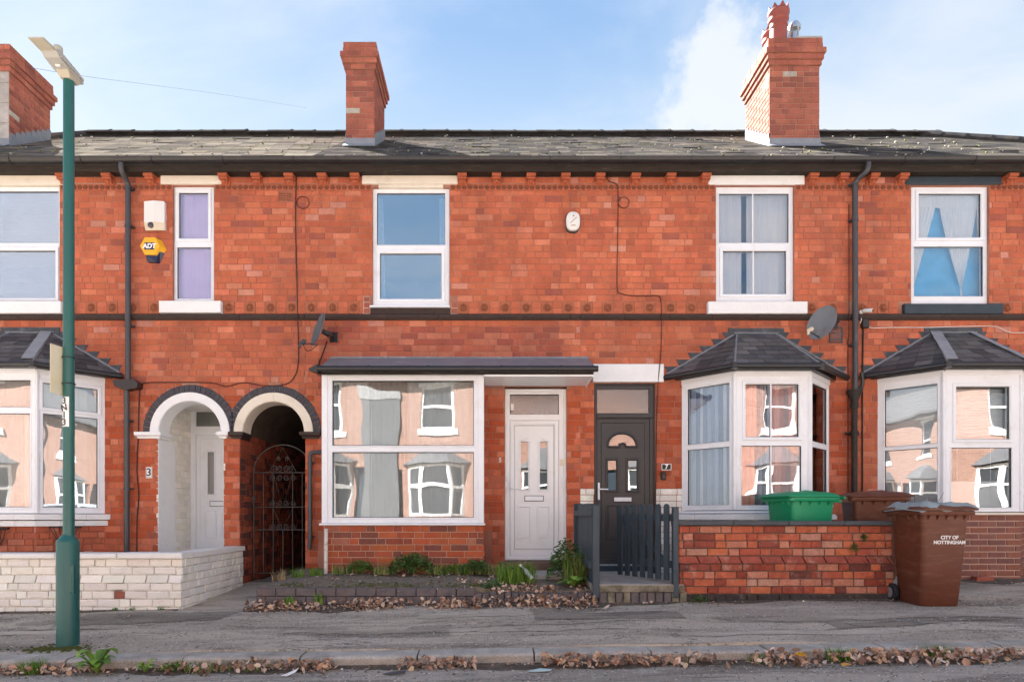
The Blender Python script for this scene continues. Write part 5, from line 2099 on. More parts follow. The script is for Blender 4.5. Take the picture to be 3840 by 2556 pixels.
# ================================================================== CANTED BAYS
def bay(house, spec, zbot, zhead, side, front, front_u, ztop, zeave, glass, sill, curtains, bars=(), sash=(), brickmat=None, btone=None, mort=None,
        keep=60, zb=.25, roofx=(.24, -.20), leadstrips=(), sidesash=False):
    x0, xa, xb, x1 = spec['xs']
    d = spec['d']
    P = [(x0, 0), (xa, -d), (xb, -d), (x1, 0)]
    mb, gk = MB(), MB()
    todo = []
    for k in range(3):
        Ud, Nd, L = frame_of(P[k], P[k + 1])
        O = Vector((P[k][0], P[k][1], 0))
        if k == 1:
            hs = [(front_u[i][0] - xa, front_u[i][1] - xa, front[i][0], front[i][1]) for i in (0, 1)]
        else:
            ml, mr_ = (.085, .075) if k == 0 else (.075, .085)
            hs = [(ml, L - mr_, side[i][0], side[i][1]) for i in (0, 1)]
        plate(mb, O, Ud, Nd, 0, L, zbot, zhead, hs, .07)
        for i, h in enumerate(hs):
            proud = (k == 1 and i in sash) or (k != 1 and sidesash and i == 0)
            if proud:
                ring(mb, O, Ud, Nd, h[0] - .042, h[1] + .042, h[2] - .042, h[3] + .042, .044, .016, .02, .006)
            else:
                ring(mb, O, Ud, Nd, h[0] - .016, h[1] + .016, h[2] - .016, h[3] + .016, .018, .007, .012, .003)
            gasket(gk, O, Ud, Nd, h, -.012)
            todo.append((k, i, O, Ud, Nd, h))
    for (cx_, cy_) in (P[1], P[2]):
        mb.lathe([(.034, zbot), (.034, zhead)], (cx_, cy_ + .012, 0), 8, smooth=False)
    # head board
    for k in range(3):
        Ud, Nd, L = frame_of(P[k], P[k + 1])
        O = Vector((P[k][0], P[k][1], 0))
        slab_in(mb, O, Ud, Nd, .0, L, zhead - .045, zhead + .02, .014, .01)
    w_ = put('bay_window', mb, M_UPVC, house)
    put('gasket', gk, M_GASKET, w_)
    for k, i, O, Ud, Nd, h in todo:
        pane_box(w_, O, Ud, Nd, *h, -.022, glass)
        curtains(w_, k, i, O, Ud, Nd, h)
    for bx in bars:
        for i in (0, 1):
            b = MB()
            b.box(bx - .008, bx + .008, -d + .006, -d + .016, front[i][0], front[i][1])
            put('glazing_bar', b, M_UPVC, w_)
    # floor and ceiling of the bay
    b = MB()
    for z in (zbot - .03, zhead - .02):
        b.prism([(x0 + .1, .26, z), (x0 + .1, 0, z), (xa + .03, -d + .08, z), (xb - .03, -d + .08, z), (x1 - .1, 0, z), (x1 - .1, .26, z)], (0, 0, .02))
    put('window_board', b, M_PLASTER, w_)

    # sill course
    def outline(e):
        t = e * .41
        return [(x0 - e * 1.3, 0), (xa - t, -d - e), (xb + t, -d - e), (x1 + e * 1.3, 0)]
    for (z0, z1, e, mat, cut) in sill:
        op = outline(e)
        for k in range(3):
            p, q = Vector((*op[k], 0)), Vector((*op[k + 1], 0))
            m = max(1, int((q - p).length / .24)) if cut else 1
            Ud, Nd, L = frame_of(op[k], op[k + 1])
            for j in range(m):
                a, b_ = p.lerp(q, j / m) + Ud * .002, p.lerp(q, (j + 1) / m) - Ud * .002
                s_ = MB()
                bk = -Nd * (.10 + e)
                dn = Vector((0, 0, z0))
                s_.hexa([a + dn, b_ + dn, b_ + bk + dn, a + bk + dn],
                        [a + Vector((0, 0, z1 - .012)), b_ + Vector((0, 0, z1 - .012)), b_ + bk + Vector((0, 0, z1)), a + bk + Vector((0, 0, z1))])
                put('sill', s_, mat, w_)
    zs = min(s[0] for s in sill)
    # base wall
    b = MB()
    b.prism([(x0 + .02, -.002, zb - .2), (xa + .012, -d + .012, zb - .2), (xb - .012, -d + .012, zb - .2), (x1 - .02, -.002, zb - .2)], (0, 0, zs - zb + .2))
    base = put('bay_base', b, mort or M_MORTAR, house)
    for k in range(3):
        bricks(base, P[k], P[k + 1], zb - .06, zs - .002, (), (), keep=keep if k == 1 else keep // 3, mat=brickmat or M_BRICK, tonefn=btone,
               course=.0785 if brickmat is M_BRICKNEW else .083, joint=.017 if brickmat is M_BRICKNEW else .009,
               S=.213, H=.10, bond='stretcher' if brickmat is M_BRICKNEW else 'flemish')
    # hipped slate roof
    e = .12
    E = [(x0 - .21, -.004), (xa - .05, -d - e), (xb + .05, -d - e), (x1 + .21, -.004)]
    T = [(xa + roofx[0], -.004), (xb + roofx[1], -.004)]
    E3 = [Vector((*p, zeave)) for p in E]
    T3 = [Vector((*p, ztop)) for p in T]
    faces = [[E3[0], E3[1], T3[0]], [E3[1], E3[2], T3[1], T3[0]], [E3[2], E3[3], T3[1]]]
    b = MB()
    for f in faces:
        b.face(f)
    b.face([E3[3], E3[2], E3[1], E3[0]])
    b.face([E3[0], T3[0], T3[1], E3[3]])
    rf = put('bay_roof', b, pm('roof_felt'), house)
    for f in faces:
        slates(rf, f, gauge=.125, width=.20, keep=90, mat=M_BAYSLATE, tones=[(.085, .084, .09), (.115, .11, .115), (.062, .062, .068), (.14, .135, .135), (.10, .095, .098)],
               lift=.008, thick=.006, slip=.006)
    # hips and wall line in lead
    for (p, q, r_) in ((E3[1], T3[0], .013), (E3[2], T3[1], .013), (E3[0], T3[0], .017), (E3[3], T3[1], .017), (T3[0] - Vector((.05, 0, 0)), T3[1] + Vector((.05, 0, 0)), .02)):
        b = MB()
        n_ = 8
        b.tube([p.lerp(q, i / n_) + Vector((0, 0, .018 + U(-.004, .004))) for i in range(n_ + 1)], r_, 6)
        put('lead_roll', b, M_LEAD, rf)
    for (p, q, w0, mat) in leadstrips:
        a, c_ = faces[1][0].lerp(faces[1][1], p), T3[0].lerp(T3[1], q)
        a = a.lerp(c_, .06)
        sl = (c_ - a).normalized()
        rt = Vector((1, 0, 0))
        nn = rt.cross(sl).normalized()
        b = MB()
        n_ = 6
        for i in range(n_):
            s0, s1 = a.lerp(c_, i / n_), a.lerp(c_, (i + 1.08) / n_)
            lo_, hi_ = nn * (.024 + .003 * (i % 2)), nn * (.032 + .003 * (i % 2))
            wv = rt * (w0 / 2)
            b.hexa([s0 - wv + lo_, s0 + wv + lo_, s1 + wv + lo_, s1 - wv + lo_], [s0 - wv + hi_, s0 + wv + hi_, s1 + wv + hi_, s1 - wv + hi_])
        put('lead_patch', b, mat, rf)
    # stepped flashing up the wall
    ns = 6
    for (p, q, sg) in ((E3[0], T3[0], -1), (E3[3], T3[1], 1)):
        for i in range(ns):
            a, b_ = p.lerp(q, i / ns), p.lerp(q, (i + 1) / ns)
            f = MB()
            yy = -.006 - .002 * (i % 2)
            pts = [(a.x, yy, a.z + .0), (b_.x, yy, b_.z - .02), (b_.x - sg * .03, yy, b_.z + .03), (a.x + sg * .035, yy, b_.z + .03), (a.x - sg * .02, yy, a.z + .03)]
            if sg > 0:
                pts = pts[::-1]
            f.prism(pts, (0, .012, 0))
            put('flashing', f, M_LEADDARK, rf)
    f = MB()
    f.box(T3[0].x - .12, T3[1].x + .12, -.012, .0, ztop + .0, ztop + .085)
    f.box(T3[0].x - .05, T3[1].x + .05, -.020, -.012, ztop - .01, ztop + .055)
    put('flashing', f, M_LEADDARK, rf)
    # gutter and board under the slates
    b = MB()
    gp = [Vector((E[0][0] - .03, E[0][1] - .01, zeave - .035)), Vector((E[1][0] - .02, E[1][1] - .035, zeave - .035)), Vector((E[2][0] + .02, E[2][1] - .035, zeave - .035)),
          Vector((E[3][0] + .03, E[3][1] - .01, zeave - .035))]
    for p, q in zip(gp, gp[1:]):
        b.tube([p, q], .040, 10)
    for p in gp[1:3]:
        b.lathe([(.045, -.04), (.045, .035)], p, 10)
    put('gutter', b, M_BLACK, rf)
    b = MB()
    op = outline(.075)
    for k in range(3):
        Ud, Nd, L = frame_of(op[k], op[k + 1])
        O = Vector((op[k][0], op[k][1], 0))
        slab_in(b, O, Ud, Nd, 0, L, zhead + .02, zeave - .01, 0, .02)
    b.prism([(*p, zhead + .021) for p in outline(.055)], (0, 0, .012))
    put('fascia', b, M_BLACK, rf)
    return w_


f55 = 1 - .56 / D
STRIPES = [(.26, .34, .50), (.40, .48, .62), (.18, .24, .36), (.66, .70, .78), (.22, .29, .42), (.36, .43, .55)]
PINKS = [(.72, .38, .33), (.78, .47, .42), (.60, .36, .33), (.46, .34, .34), (.75, .45, .40), (.62, .55, .57)]


def cur7(w_, k, i, O, Ud, Nd, h):
    if k == 1:
        a, c, d_ = h[0] - .03, lerp(h[0], h[1], .26), h[1] + .03
        drape(w_, O, Ud, Nd, a, c, h[2] - .02, h[3] + .02, .085, .018, .085, M_STRIPE, tones=PINKS[:2] * 3)
        m = lerp(h[0], h[1], .52)
        drape(w_, O, Ud, Nd, c, m, h[2] - .02, h[3] + .02, .09, .018, .075, M_STRIPE, tones=[(.18, .21, .28), (.28, .32, .40), (.14, .17, .22), (.42, .46, .54)])
        drape(w_, O, Ud, Nd, m, d_, h[2] - .02, h[3] + .02, .085, .018, .08, M_STRIPE, tones=PINKS)
    else:
        t = STRIPES * 2 if k == 0 else [(.20, .12, .13), (.10, .10, .13), (.30, .17, .17), (.12, .13, .17)] * 2
        drape(w_, O, Ud, Nd, h[0] - .03, h[1] + .03, h[2] - .02, h[3] + .02, .08, .018, .08, M_STRIPE, tones=t)


def px55(u):
    return PX(u, -.56)


SIDE7 = [(2.17, 2.93), (1.34, 2.10)]
bay7 = bay(H7, BAY7, 1.276, 3.045, SIDE7, [(2.215, 2.90), (1.334, 2.105)], [(px55(2795), px55(2995)), (px55(2780), px55(3005))],
           3.70, 3.135, M_GLASSBAY, [(1.235, 1.274, .03, M_UPVC, False), (1.15, 1.233, .07, M_WHITESTONE, True)], cur7, bars=(px55(2892),), sash=(0,),
           brickmat=M_PAINTBRICK, btone=lambda x, z: random.choice(WHITES), mort=M_PAINTMORTAR, keep=12, zb=.42)


def cur9(w_, k, i, O, Ud, Nd, h):
    if k == 2:
        drape(w_, O, Ud, Nd, h[0] - .03, h[1] + .03, h[2] - .02, h[3] + .02, .13, .02, .08, M_STRIPE, tones=[(.24, .10, .10), (.16, .07, .08)] * 3)
        return
    mb = MB()
    z = h[2] + .02
    top_ = h[2] + (h[3] - h[2]) * (.45 if (k == 1 and i == 1) else 1.0)
    while z < top_:
        slab_in(mb, O, Ud, Nd, h[0] - .02, h[1] + .02, z, z + .004, -.13, .022)
        z += .034
    for t in (.22, .78):
        slab_in(mb, O, Ud, Nd, lerp(h[0], h[1], t) - .002, lerp(h[0], h[1], t) + .002, h[2], h[3], -.128, .003)
    slab_in(mb, O, Ud, Nd, h[0] - .04, h[1] + .04, h[2] - .02, top_, -.165, .004)
    put('blind', mb, M_BLIND, w_)


bay9 = bay(H9, BAY9, 1.255, 3.06, [(2.14, 2.92), (1.32, 2.09)], [(2.186, 2.868), (1.307, 2.079)], [(px55(3584), px55(3786)), (px55(3567), px55(3794))],
           3.71, 3.15, M_GLASSEND, [(1.215, 1.253, .035, M_CREAMSTONE, False)], cur9, sash=(0,), brickmat=M_BRICKNEW,
           btone=lambda x, z: random.choice([(.035, .035, .045), (.045, .042, .05)]) if z < PZ(2189, -.56) + .0 and z > PZ(2210, -.56) else random.choice(NEWTONES),
           mort=pm('mortar_pink', (.50, .33, .27), rough=.95, var=.12, bump=.3), keep=150, zb=.24,
           leadstrips=((.06, .05, .15, M_LEADPALE), (.97, .93, .07, M_LEADPALE)))


def cur3(w_, k, i, O, Ud, Nd, h):
    drape(w_, O, Ud, Nd, h[0] - .03, h[1] + .03, h[2] - .02, h[3] + .02, .19, .014, .12, M_VOILE)
    if k == 1 and i == 1:
        drape(w_, O, Ud, Nd, lerp(h[0], h[1], .78), h[1], h[2], h[3], .15, .015, .07, M_NET)
    if k == 2 and i == 1:
        drape(w_, O, Ud, Nd, lerp(h[0], h[1], .0), lerp(h[0], h[1], .12), h[2], h[3], .15, .015, .07, M_NET)


bay3 = bay(H3, BAY3, 1.234, 3.075, [(2.61, 2.93), (1.31, 2.53)], [(2.60, 2.95), (1.31, 2.52)], [(BAY3['xs'][1] + .1, PX(115, -.57)), (BAY3['xs'][1] + .1, PX(113, -.57))],
           3.71, 3.155, M_GLASSEND, [(1.150, 1.232, .06, M_WHITESTONE, True), (1.066, 1.148, .035, M_WHITESTONE, True)], cur3, sash=(), sidesash=True, keep=30, zb=.30,
           leadstrips=((.93, .90, .16, M_LEADPALE),))

# ================================================================== CHIMNEYS
def chimney(house, x0, x1, y0, y1, zb, zt, steps=True, render_front=False, seed=0, pots=()):
    mb = MB()
    e = .008
    body_top = zt - .0863 * 5
    mb.box(x0 + e, x1 - e, y0 + e, y1 - e, zb - .5, body_top)
    ch = put('chimney', mb, M_MORTARPALE if not render_front else M_CEMENT, house)
    tn = lambda x, z: random.choice([(.41, .132, .086), (.38, .12, .08), (.45, .15, .096), (.40, .128, .085), (.30, .10, .072)] + ([(.50, .45, .38)] if R() < .10 else []))
    if render_front:
        z = zb - .3
        while z < body_top - .1:
            b = MB()
            hh = U(.28, .4)
            b.cbox(x0 + .01, x1 - .004, y0 - .006, y0 + .02, z, min(z + hh - .006, body_top), .004)
            put('render_panel', b, M_CEMENT, ch)
            z += hh
    else:
        bricks(ch, (x0, y0), (x1, y0), zb - .25, body_top, (), (), keep=120, tonefn=tn, bond='flemish' if x1 - x0 > .6 else 'stretcher')
    bricks(ch, (x1, y0 + .005), (x1, y1), zb - .25, body_top, (), (), keep=110, tonefn=tn, bond='stretcher', front=.0)
    bricks(ch, (x0, y1), (x0, y0 + .005), zb - .25, body_top, (), (), keep=110, tonefn=tn, bond='stretcher', front=.0)
    z = body_top
    for k, (o, mat) in enumerate(((.026, 0), (.052, 0), (.078, 0), (.040, 1), (.035, 1))):
        c0, c1, d0, d1 = x0 - o, x1 + o, y0 - o, y1 + o
        core = MB()
        core.box(c0 + .006, c1 - .006, d0 + .006, d1 - .006, z + .001, z + .0853)
        put('corbel_course', core, M_MORTAR, ch)
        kw = dict(keep=40, tonefn=tn, bond='stretcher', joint=.006, stuffname='corbelling')
        bricks(ch, (c0, d0), (c1, d0), z + .001, z + .0855, (), (), **kw)
        bricks(ch, (c1, d0 + .004), (c1, d1), z + .001, z + .0855, (), (), **kw)
        bricks(ch, (c0, d1), (c0, d0 + .004), z + .001, z + .0855, (), (), **kw)
        z += .0863
    cap = MB()
    cap.hexa([(x0 - .03, y0 - .03, z), (x1 + .03, y0 - .03, z), (x1 + .03, y1 + .03, z), (x0 - .03, y1 + .03, z)],
             [(x0 + .06, y0 + .06, z + .05), (x1 - .06, y0 + .06, z + .05), (x1 - .06, y1 - .06, z + .05), (x0 + .06, y1 - .06, z + .05)])
    put('flaunching', cap, M_CEMENT, ch)
    # lead apron and stepped sides
    zf = zr(y0)
    b = MB()
    b.box(x0 - .012, x1 + .012, y0 - .014, y0 - .002, zf - .06, zf + .13)
    b.hexa([(x0 - .03, y0 - .13, zr(y0 - .13) + .026), (x1 + .03, y0 - .13, zr(y0 - .13) + .026), (x1 + .03, y0 - .003, zf + .035), (x0 - .03, y0 - .003, zf + .035)],
           [(x0 - .03, y0 - .13, zr(y0 - .13) + .034), (x1 + .03, y0 - .13, zr(y0 - .13) + .034), (x1 + .03, y0 - .003, zf + .045), (x0 - .03, y0 - .003, zf + .045)])
    put('flashing', b, M_LEADPALE, ch)
    n = 8
    for (xx, sg) in ((x1, 1), (x0, -1)):
        for k in range(n):
            ya, yb = lerp(y0, y1, k / n), lerp(y0, y1, (k + 1) / n)
            f = MB()
            pts = [(xx + sg * .004, ya, zr(ya) + .0), (xx + sg * .004, yb, zr(yb) + .0), (xx + sg * .004, yb, zr(yb) + .17), (xx + sg * .004, ya + .02, zr(yb) + .15), (xx + sg * .004, ya, zr(ya) + .10)]
            f.prism(pts if sg < 0 else pts[::-1], (sg * .008, 0, 0))
            put('flashing', f, M_LEADPALE, ch)
    for (px_, py_, hgt, kind) in pots:
        pot(ch, px_, py_, z + .02, hgt, kind)
    return ch


def pot(ch, x, y, z, h, kind):
    mb = MB()
    r = .145
    prof = [(r, 0), (r * .98, h * .10), (r * .92, h * .45), (r * .92, h * .48), (r * 1.0, h * .49), (r * 1.0, h * .53), (r * .93, h * .54), (r * .93, h * .62), (r * 1.12, h * .66), (r * 1.12, h * .71),
            (r * 1.05, h * .72), (r * 1.08, h * .78), (r * 1.2, h * .81), (r * 1.2, h * .86), (r * 1.12, h * .88), (r * .9, h * .88), (r * .85, h * .4)]
    mb.lathe(prof, (x, y, z), 20)
    if kind == 'crown':
        for k in range(8):
            a, b = 2 * math.pi * (k - .42) / 8, 2 * math.pi * (k + .42) / 8
            m = (a + b) / 2
            o, i_ = r * 1.12, r * .97
            q = lambda an, rr, zz: (x + rr * math.cos(an), y + rr * math.sin(an), z + zz)
            mb.mesh([q(a, o, h * .87), q(b, o, h * .87), q(m, o, h * 1.0), q(a, i_, h * .87), q(b, i_, h * .87), q(m, i_, h * 1.0)],
                    [(0, 1, 2), (5, 4, 3), (0, 2, 5, 3), (2, 1, 4, 5)])
    put('chimney_pot', mb, M_POT, ch)


CY0, CY1 = 1.57, 2.53
chimney(H5, PX(1297, CY0), PX(1404, CY0), CY0, CY1, zr(CY0), PZ(163, CY0))
ch7 = chimney(H7, PX(2886, CY0), PX(3073, CY0), CY0, CY1, zr(CY0), PZ(148, CY0),
              pots=((PX(2919, CY0 + .25), CY0 + .25, .70, 'crown'), (PX(2895, 2.25), 2.25, .66, 'crown')))
chimney(H3, PX(34, CY0) - .82, PX(34, CY0), CY0, CY1, zr(CY0), PZ(170, CY0), render_front=True)
# capped clay pot and metal flue cowl, stone lid on the same stack
zc = PZ(148, CY0)
mb = MB()
x, y = PX(2974, 2.0), 1.98
mb.lathe([(.12, 0), (.115, .12), (.13, .13), (.13, .17), (.10, .18)], (x, y, zc + .03), 16)
put('chimney_pot', mb, M_POT, ch7)
mb = MB()
mb.lathe([(.085, 0), (.085, .2)], (x, y, zc + .19), 14)
for k in range(4):
    a = k * math.pi / 2 + .4
    mb.tube([(x + .09 * math.cos(a), y + .09 * math.sin(a), zc + .2), (x + .09 * math.cos(a), y + .09 * math.sin(a), zc + .46)], .010, 5)
mb.lathe([(.02, 0), (.10, .02), (.11, .06), (.07, .14), (.01, .17)], (x + .01, y, zc + .44), 14)
put('flue_cowl', mb, M_CHROME, ch7)
mb = MB()
mb.cbox(PX(2985, CY0), PX(3082, CY0), CY0 - .02, CY0 + .5, zc + .012, zc + .045, .006)
put('stone_lid', mb, M_CONCRETE, ch7)

# ================================================================== PIPES
def pipe(house, pts, r, mat, collars=(), name='drainpipe'):
    mb = MB()
    mb.tube(pts, r, 10)
    for (p, q) in collars:
        mb.tube([p, q], r * 1.25, 10)
    return put(name, mb, mat, house)


def clips(mb, x, y, zs, r):
    for z in zs:
        mb.tube([(x, y, z - .02), (x, y, z + .02)], r * 1.22, 10)
        mb.box(x - r * 1.6, x + r * 1.6, y + r * .9, 0, z - .012, z + .012)


def rnd(pts, k=5, rr=.06):
    """round the corners of a polyline"""
    P = [Vector(p) for p in pts]
    out = [P[0]]
    for i in range(1, len(P) - 1):
        a, b, c = P[i - 1], P[i], P[i + 1]
        d0, d1 = min(rr, (b - a).length * .45), min(rr, (c - b).length * .45)
        s, e = b + (a - b).normalized() * d0, b + (c - b).normalized() * d1
        for j in range(k + 1):
            t = j / k
            out.append(s.lerp(b, t).lerp(b.lerp(e, t), t))
    out.append(P[-1])
    return out


# left stack, grey plastic, with the bay gutter joining through a box
py = -.075
px_ = PX(480, py)
mb = MB()
mb.tube(rnd([(PX(455, -.235), -.235, PZ(612, -.235)), (PX(455, -.235), -.235, PZ(638, -.235)), (px_, py, PZ(688, py)), (px_, py, PZ(1428, py))]), .036, 10)
xl = PX(475, py)
mb.tube([(xl, py, PZ(1455, py)), (xl, py, PZ(2075, py))], .036, 10)
clips(mb, px_, py, (PZ(704, py), PZ(846, py), PZ(1220, py)), .036)
clips(mb, xl, py, (PZ(1577, py), PZ(1832, py)), .036)
put('drainpipe', mb, M_PIPE, H3)
mb = MB()
mb.prism([(PX(431, py), -.14, PZ(1428, py)), (PX(510, py), -.14, PZ(1425, py)), (PX(527, py), -.14, PZ(1440, py)), (PX(522, py), -.14, PZ(1457, py)), (PX(480, py), -.14, PZ(1464, py)),
          (PX(440, py), -.14, PZ(1452, py))], (0, .13, 0))
put('hopper', mb, M_BLACK, H3)
# right stack: plastic above, old cast iron below
px_ = PX(3206, py)
mb = MB()
mb.tube(rnd([(PX(3256, -.235), -.235, PZ(600, -.235)), (PX(3256, -.235), -.235, PZ(636, -.235)), (px_, py, PZ(682, py)), (px_ + .006, py, PZ(1465, py))]), .036, 10)
clips(mb, px_, py, (PZ(690, py), PZ(823, py), PZ(1292, py)), .036)
put('drainpipe', mb, M_PIPE, H7)
mb = MB()
xl = PX(3204, py)
mb.lathe([(.040, -.20), (.055, -.12), (.095, -.03), (.098, 0), (.085, 0), (.07, -.04)], (xl, py, PZ(1462, py)), 14, caps=False)
mb.tube([(xl, py, PZ(1505, py)), (xl, py, .45)], .039, 10)
for v in (1520, 1624):
    mb.tube([(xl, py, PZ(v, py) - .03), (xl, py, PZ(v, py) + .03)], .054, 10)
mb.box(xl - .09, xl + .09, -.04, 0, PZ(1624, py) - .015, PZ(1624, py) + .015)
put('iron_downpipe', mb, pm('old_iron', (.022, .018, .016), rough=.6, var=.4, nscale=9, dirt=(.08, .04, .025), dscale=5), H7)
# short black waste pipe from the next bay gutter
mb = MB()
mb.tube(rnd([(PX(3228, -.1), -.12, PZ(1395, -.1)), (PX(3236, -.1), -.10, PZ(1425, -.1)), (PX(3236, -.1), -.08, PZ(1448, -.1)), (PX(3214, py), -.08, PZ(1462, py))]), .026, 8)
put('waste_pipe', mb, M_BLACK, H9)
# small drain pipe beside the square bay
mb = MB()
yy = -.06
mb.tube(rnd([(PX(1206, yy), yy, PZ(1695, yy)), (PX(1163, yy), yy, PZ(1695, yy)), (PX(1163, yy), yy, PZ(2010, yy)), (PX(1160, yy), yy, PZ(2058, yy))], 5, .05), .028, 10)
clips(mb, PX(1163, yy), yy, (PZ(1735, yy), PZ(2012, yy)), .028)
put('drainpipe', mb, M_PIPE, H5)
# white stub of pipe standing at the bay corner
mb = MB()
yy = -.62
xx = PX(1222, yy)
mb.tube([(xx, yy, PZ(2172, yy)), (xx + .004, yy, PZ(1981, yy))], .024, 10)
put('white_pipe', mb, pm('flaking_white', (.66, .62, .58), rough=.7, var=.12, dirt=(.30, .22, .18), dscale=14, dlo=.52, dhi=.62), H5)


# ================================================================== CABLES, DISHES, ALARMS
def wire(name, label, pts, r, mat, cat='cable', n=6):
    mb = MB()
    P = [Vector(p) for p in pts]
    out = []
    for i in range(len(P) - 1):            # smooth through the points
        p0, p1, p2, p3 = P[max(i - 1, 0)], P[i], P[i + 1], P[min(i + 2, len(P) - 1)]
        for j in range(6):
            t = j / 6
            out.append(.5 * ((2 * p1) + (p2 - p0) * t + (2 * p0 - 5 * p1 + 4 * p2 - p3) * t * t + (3 * p1 - p0 - 3 * p2 + p3) * t ** 3))
    out.append(P[-1])
    mb.tube(out, r, n)
    return tag(put(name, mb, mat), label, cat)


def OV(u, v, y=-.012):
    return (PX(u * 1.63, y), y, PZ(v * 1.63, y))


wire('cable', 'long dark cable running down beside the air brick and looping over both arches',
     [OV(683, 402), OV(681, 430), OV(680, 520), OV(683, 640), OV(685, 728, -.062), OV(686, 760), OV(686, 835), OV(676, 868), OV(655, 884), OV(610, 887), OV(560, 880), OV(520, 888), OV(480, 880),
      OV(380, 879), OV(340, 880), OV(325, 886), OV(320, 920), OV(318, 1000), OV(315, 1080), OV(319, 1140), OV(315, 1200), OV(315, 1290)], .007, M_CABLE)
wire('cable', 'thin dark cable dropping down the brickwork above the charcoal door',
     [OV(1396, 408), OV(1402, 418), OV(1418, 424), OV(1422, 450), OV(1421, 560), OV(1420, 660), OV(1432, 676), OV(1470, 681), OV(1512, 680), OV(1520, 690), OV(1522, 729, -.062), OV(1521, 800), OV(1518, 838, -.045), OV(1514, 880, -.03),
      OV(1511, 960), OV(1509, 1100), OV(1508, 1230)], .0055, M_CABLE)
wire('cable', 'black cables clipped behind the cast iron downpipe',
     [OV(1986, 755), OV(1985, 800), OV(1984, 880), OV(1984, 1000), OV(1984, 1130)], .010, M_BLACKCABLE)
wire('cable', 'thin cable hanging by the downpipe on the bay side', [OV(1953, 470), OV(1953, 735, -.06), OV(1951, 800), OV(1951, 900), OV(1951, 1130)], .005, M_CABLE)
wire('cable', 'white cable running along the wall above the end bay',
     [OV(1992, 748), OV(2000, 752), OV(2010, 754), OV(2060, 753), OV(2130, 753), OV(2200, 751), OV(2280, 750), OV(2300, 754), OV(2322, 764), OV(2356, 765), OV(2420, 765)], .005, M_WHITECABLE)
for (u, v, r, lab) in ((697, 466, .085, 'coil of spare dark cable beside the air brick'), (1435, 466, .075, 'small coil of spare cable near the white oval alarm box')):
    mb = MB()
    c = Vector(OV(u, v))
    mb.tube([c + Vector((r * math.cos(k * .3142), -.004 * math.sin(k * .3142), r * .97 * math.sin(k * .3142))) for k in range(20)], .005, 6, closed=True)
    tag(put('cable_coil', mb, M_CABLE), lab, 'cable')
wire('telephone_wire', 'fine overhead wire crossing the sky behind the street lamp', [(PX(120, 2), 2.0, PZ(255, 2)), (PX(313, 4.5), 4.5, PZ(286, 4.5)), (PX(560, 8), 8, PZ(318, 8)), (PX(848, 13), 13, PZ(357, 13)), (PX(1150, 20), 20, PZ(405, 20))], .0042,
     pm('grey_wire', (.35, .35, .38), rough=.6, var=0), 'wire', 5)


def dish(label, c, r, facing, up_tilt, mat, arm_to, bracket, lnb_mat, dirty=False):
    """offset dish: c centre, facing a plan direction, arm and feed, bracket back to the wall"""
    c = Vector(c)
    fx = Vector((facing[0], facing[1], math.tan(up_tilt))).normalized()
    e1 = Vector((0, 0, 1)).cross(fx).normalized()
    e2 = fx.cross(e1)
    root = thing('satellite_dish', label, 'satellite dish', bracket)
    mb = MB()
    n, m = 28, 6
    def P(i, k, off):
        rr = r * i / m
        a = 2 * math.pi * k / n
        return c + (e1 * math.cos(a) * .92 + e2 * math.sin(a) * 1.08) * rr + fx * (.16 * r * (i / m) ** 2 - off)
    vs = [P(i, k, 0) for i in range(m + 1) for k in range(n)] + [P(i, k, .012) for i in range(m + 1) for k in range(n)]
    h = (m + 1) * n
    fs = []
    for i in range(m):
        for k in range(n):
            a, b = i * n + k, i * n + (k + 1) % n
            fs.append((a, b, b + n, a + n))
            fs.append((h + b, h + a, h + a + n, h + b + n))
    for k in range(n):
        a, b = m * n + k, m * n + (k + 1) % n
        fs.append((a, b, h + b, h + a))
    mb.mesh(vs, fs, None, True)
    put('reflector', mb, mat, root)
    mb = MB()
    low = c - e2 * r * .95
    f = Vector(arm_to)
    mb.tube([low - fx * .02, low.lerp(f, .5) - Vector((0, 0, .01)), f - Vector((0, 0, .03))], .009, 6)
    put('arm', mb, M_PIPE, root)
    mb = MB()
    d = (c - f).normalized()
    mb.tube([f - d * .05, f + d * .0, f + d * .035], [.024, .026, .03], 10)
    mb.tube([f - d * .05, f - d * .06 - Vector((0, 0, .05))], .016, 8)
    put('feed', mb, lnb_mat, root)
    mb = MB()
    b = Vector(bracket)
    mb.tube([c - fx * .04, c - fx * .12, b + Vector((0, -.10, 0)), b], [.035, .04, .025, .025], 8)
    mb.cbox(b.x - .055, b.x + .055, b.y - .012, b.y, b.z - .07, b.z + .07, .004)
    put('bracket', mb, M_BLACK, root)
    return root


dish('dark grey satellite dish over the flat canopy, seen nearly edge-on', OV(736, 759, -.30), .215, (-.95, -.62), .32, M_DISH, OV(697, 786, -.48), OV(768, 776, 0), M_LNB if 'M_LNB' in globals() else M_PIPE)
wire('cable', 'thick cable curving down from the dark dish to the canopy gutter', [OV(752, 785, -.12), OV(743, 812, -.05), OV(735, 832, -.05), OV(733, 850, -.2)], .012, M_CABLE)
wire('cable', 'slack loop of cable under the dark dish', [OV(697, 792, -.46), OV(705, 806, -.4), OV(718, 803, -.3), OV(731, 792, -.28)], .005, M_CABLE)
dish('pale grey stained satellite dish above the slate bay beside the downpipe', OV(1893, 744, -.30), .222, (-.88, -.52), .30, M_DISHPALE, OV(1864, 758, -.52), OV(1918, 745, 0), M_BOXCREAM)

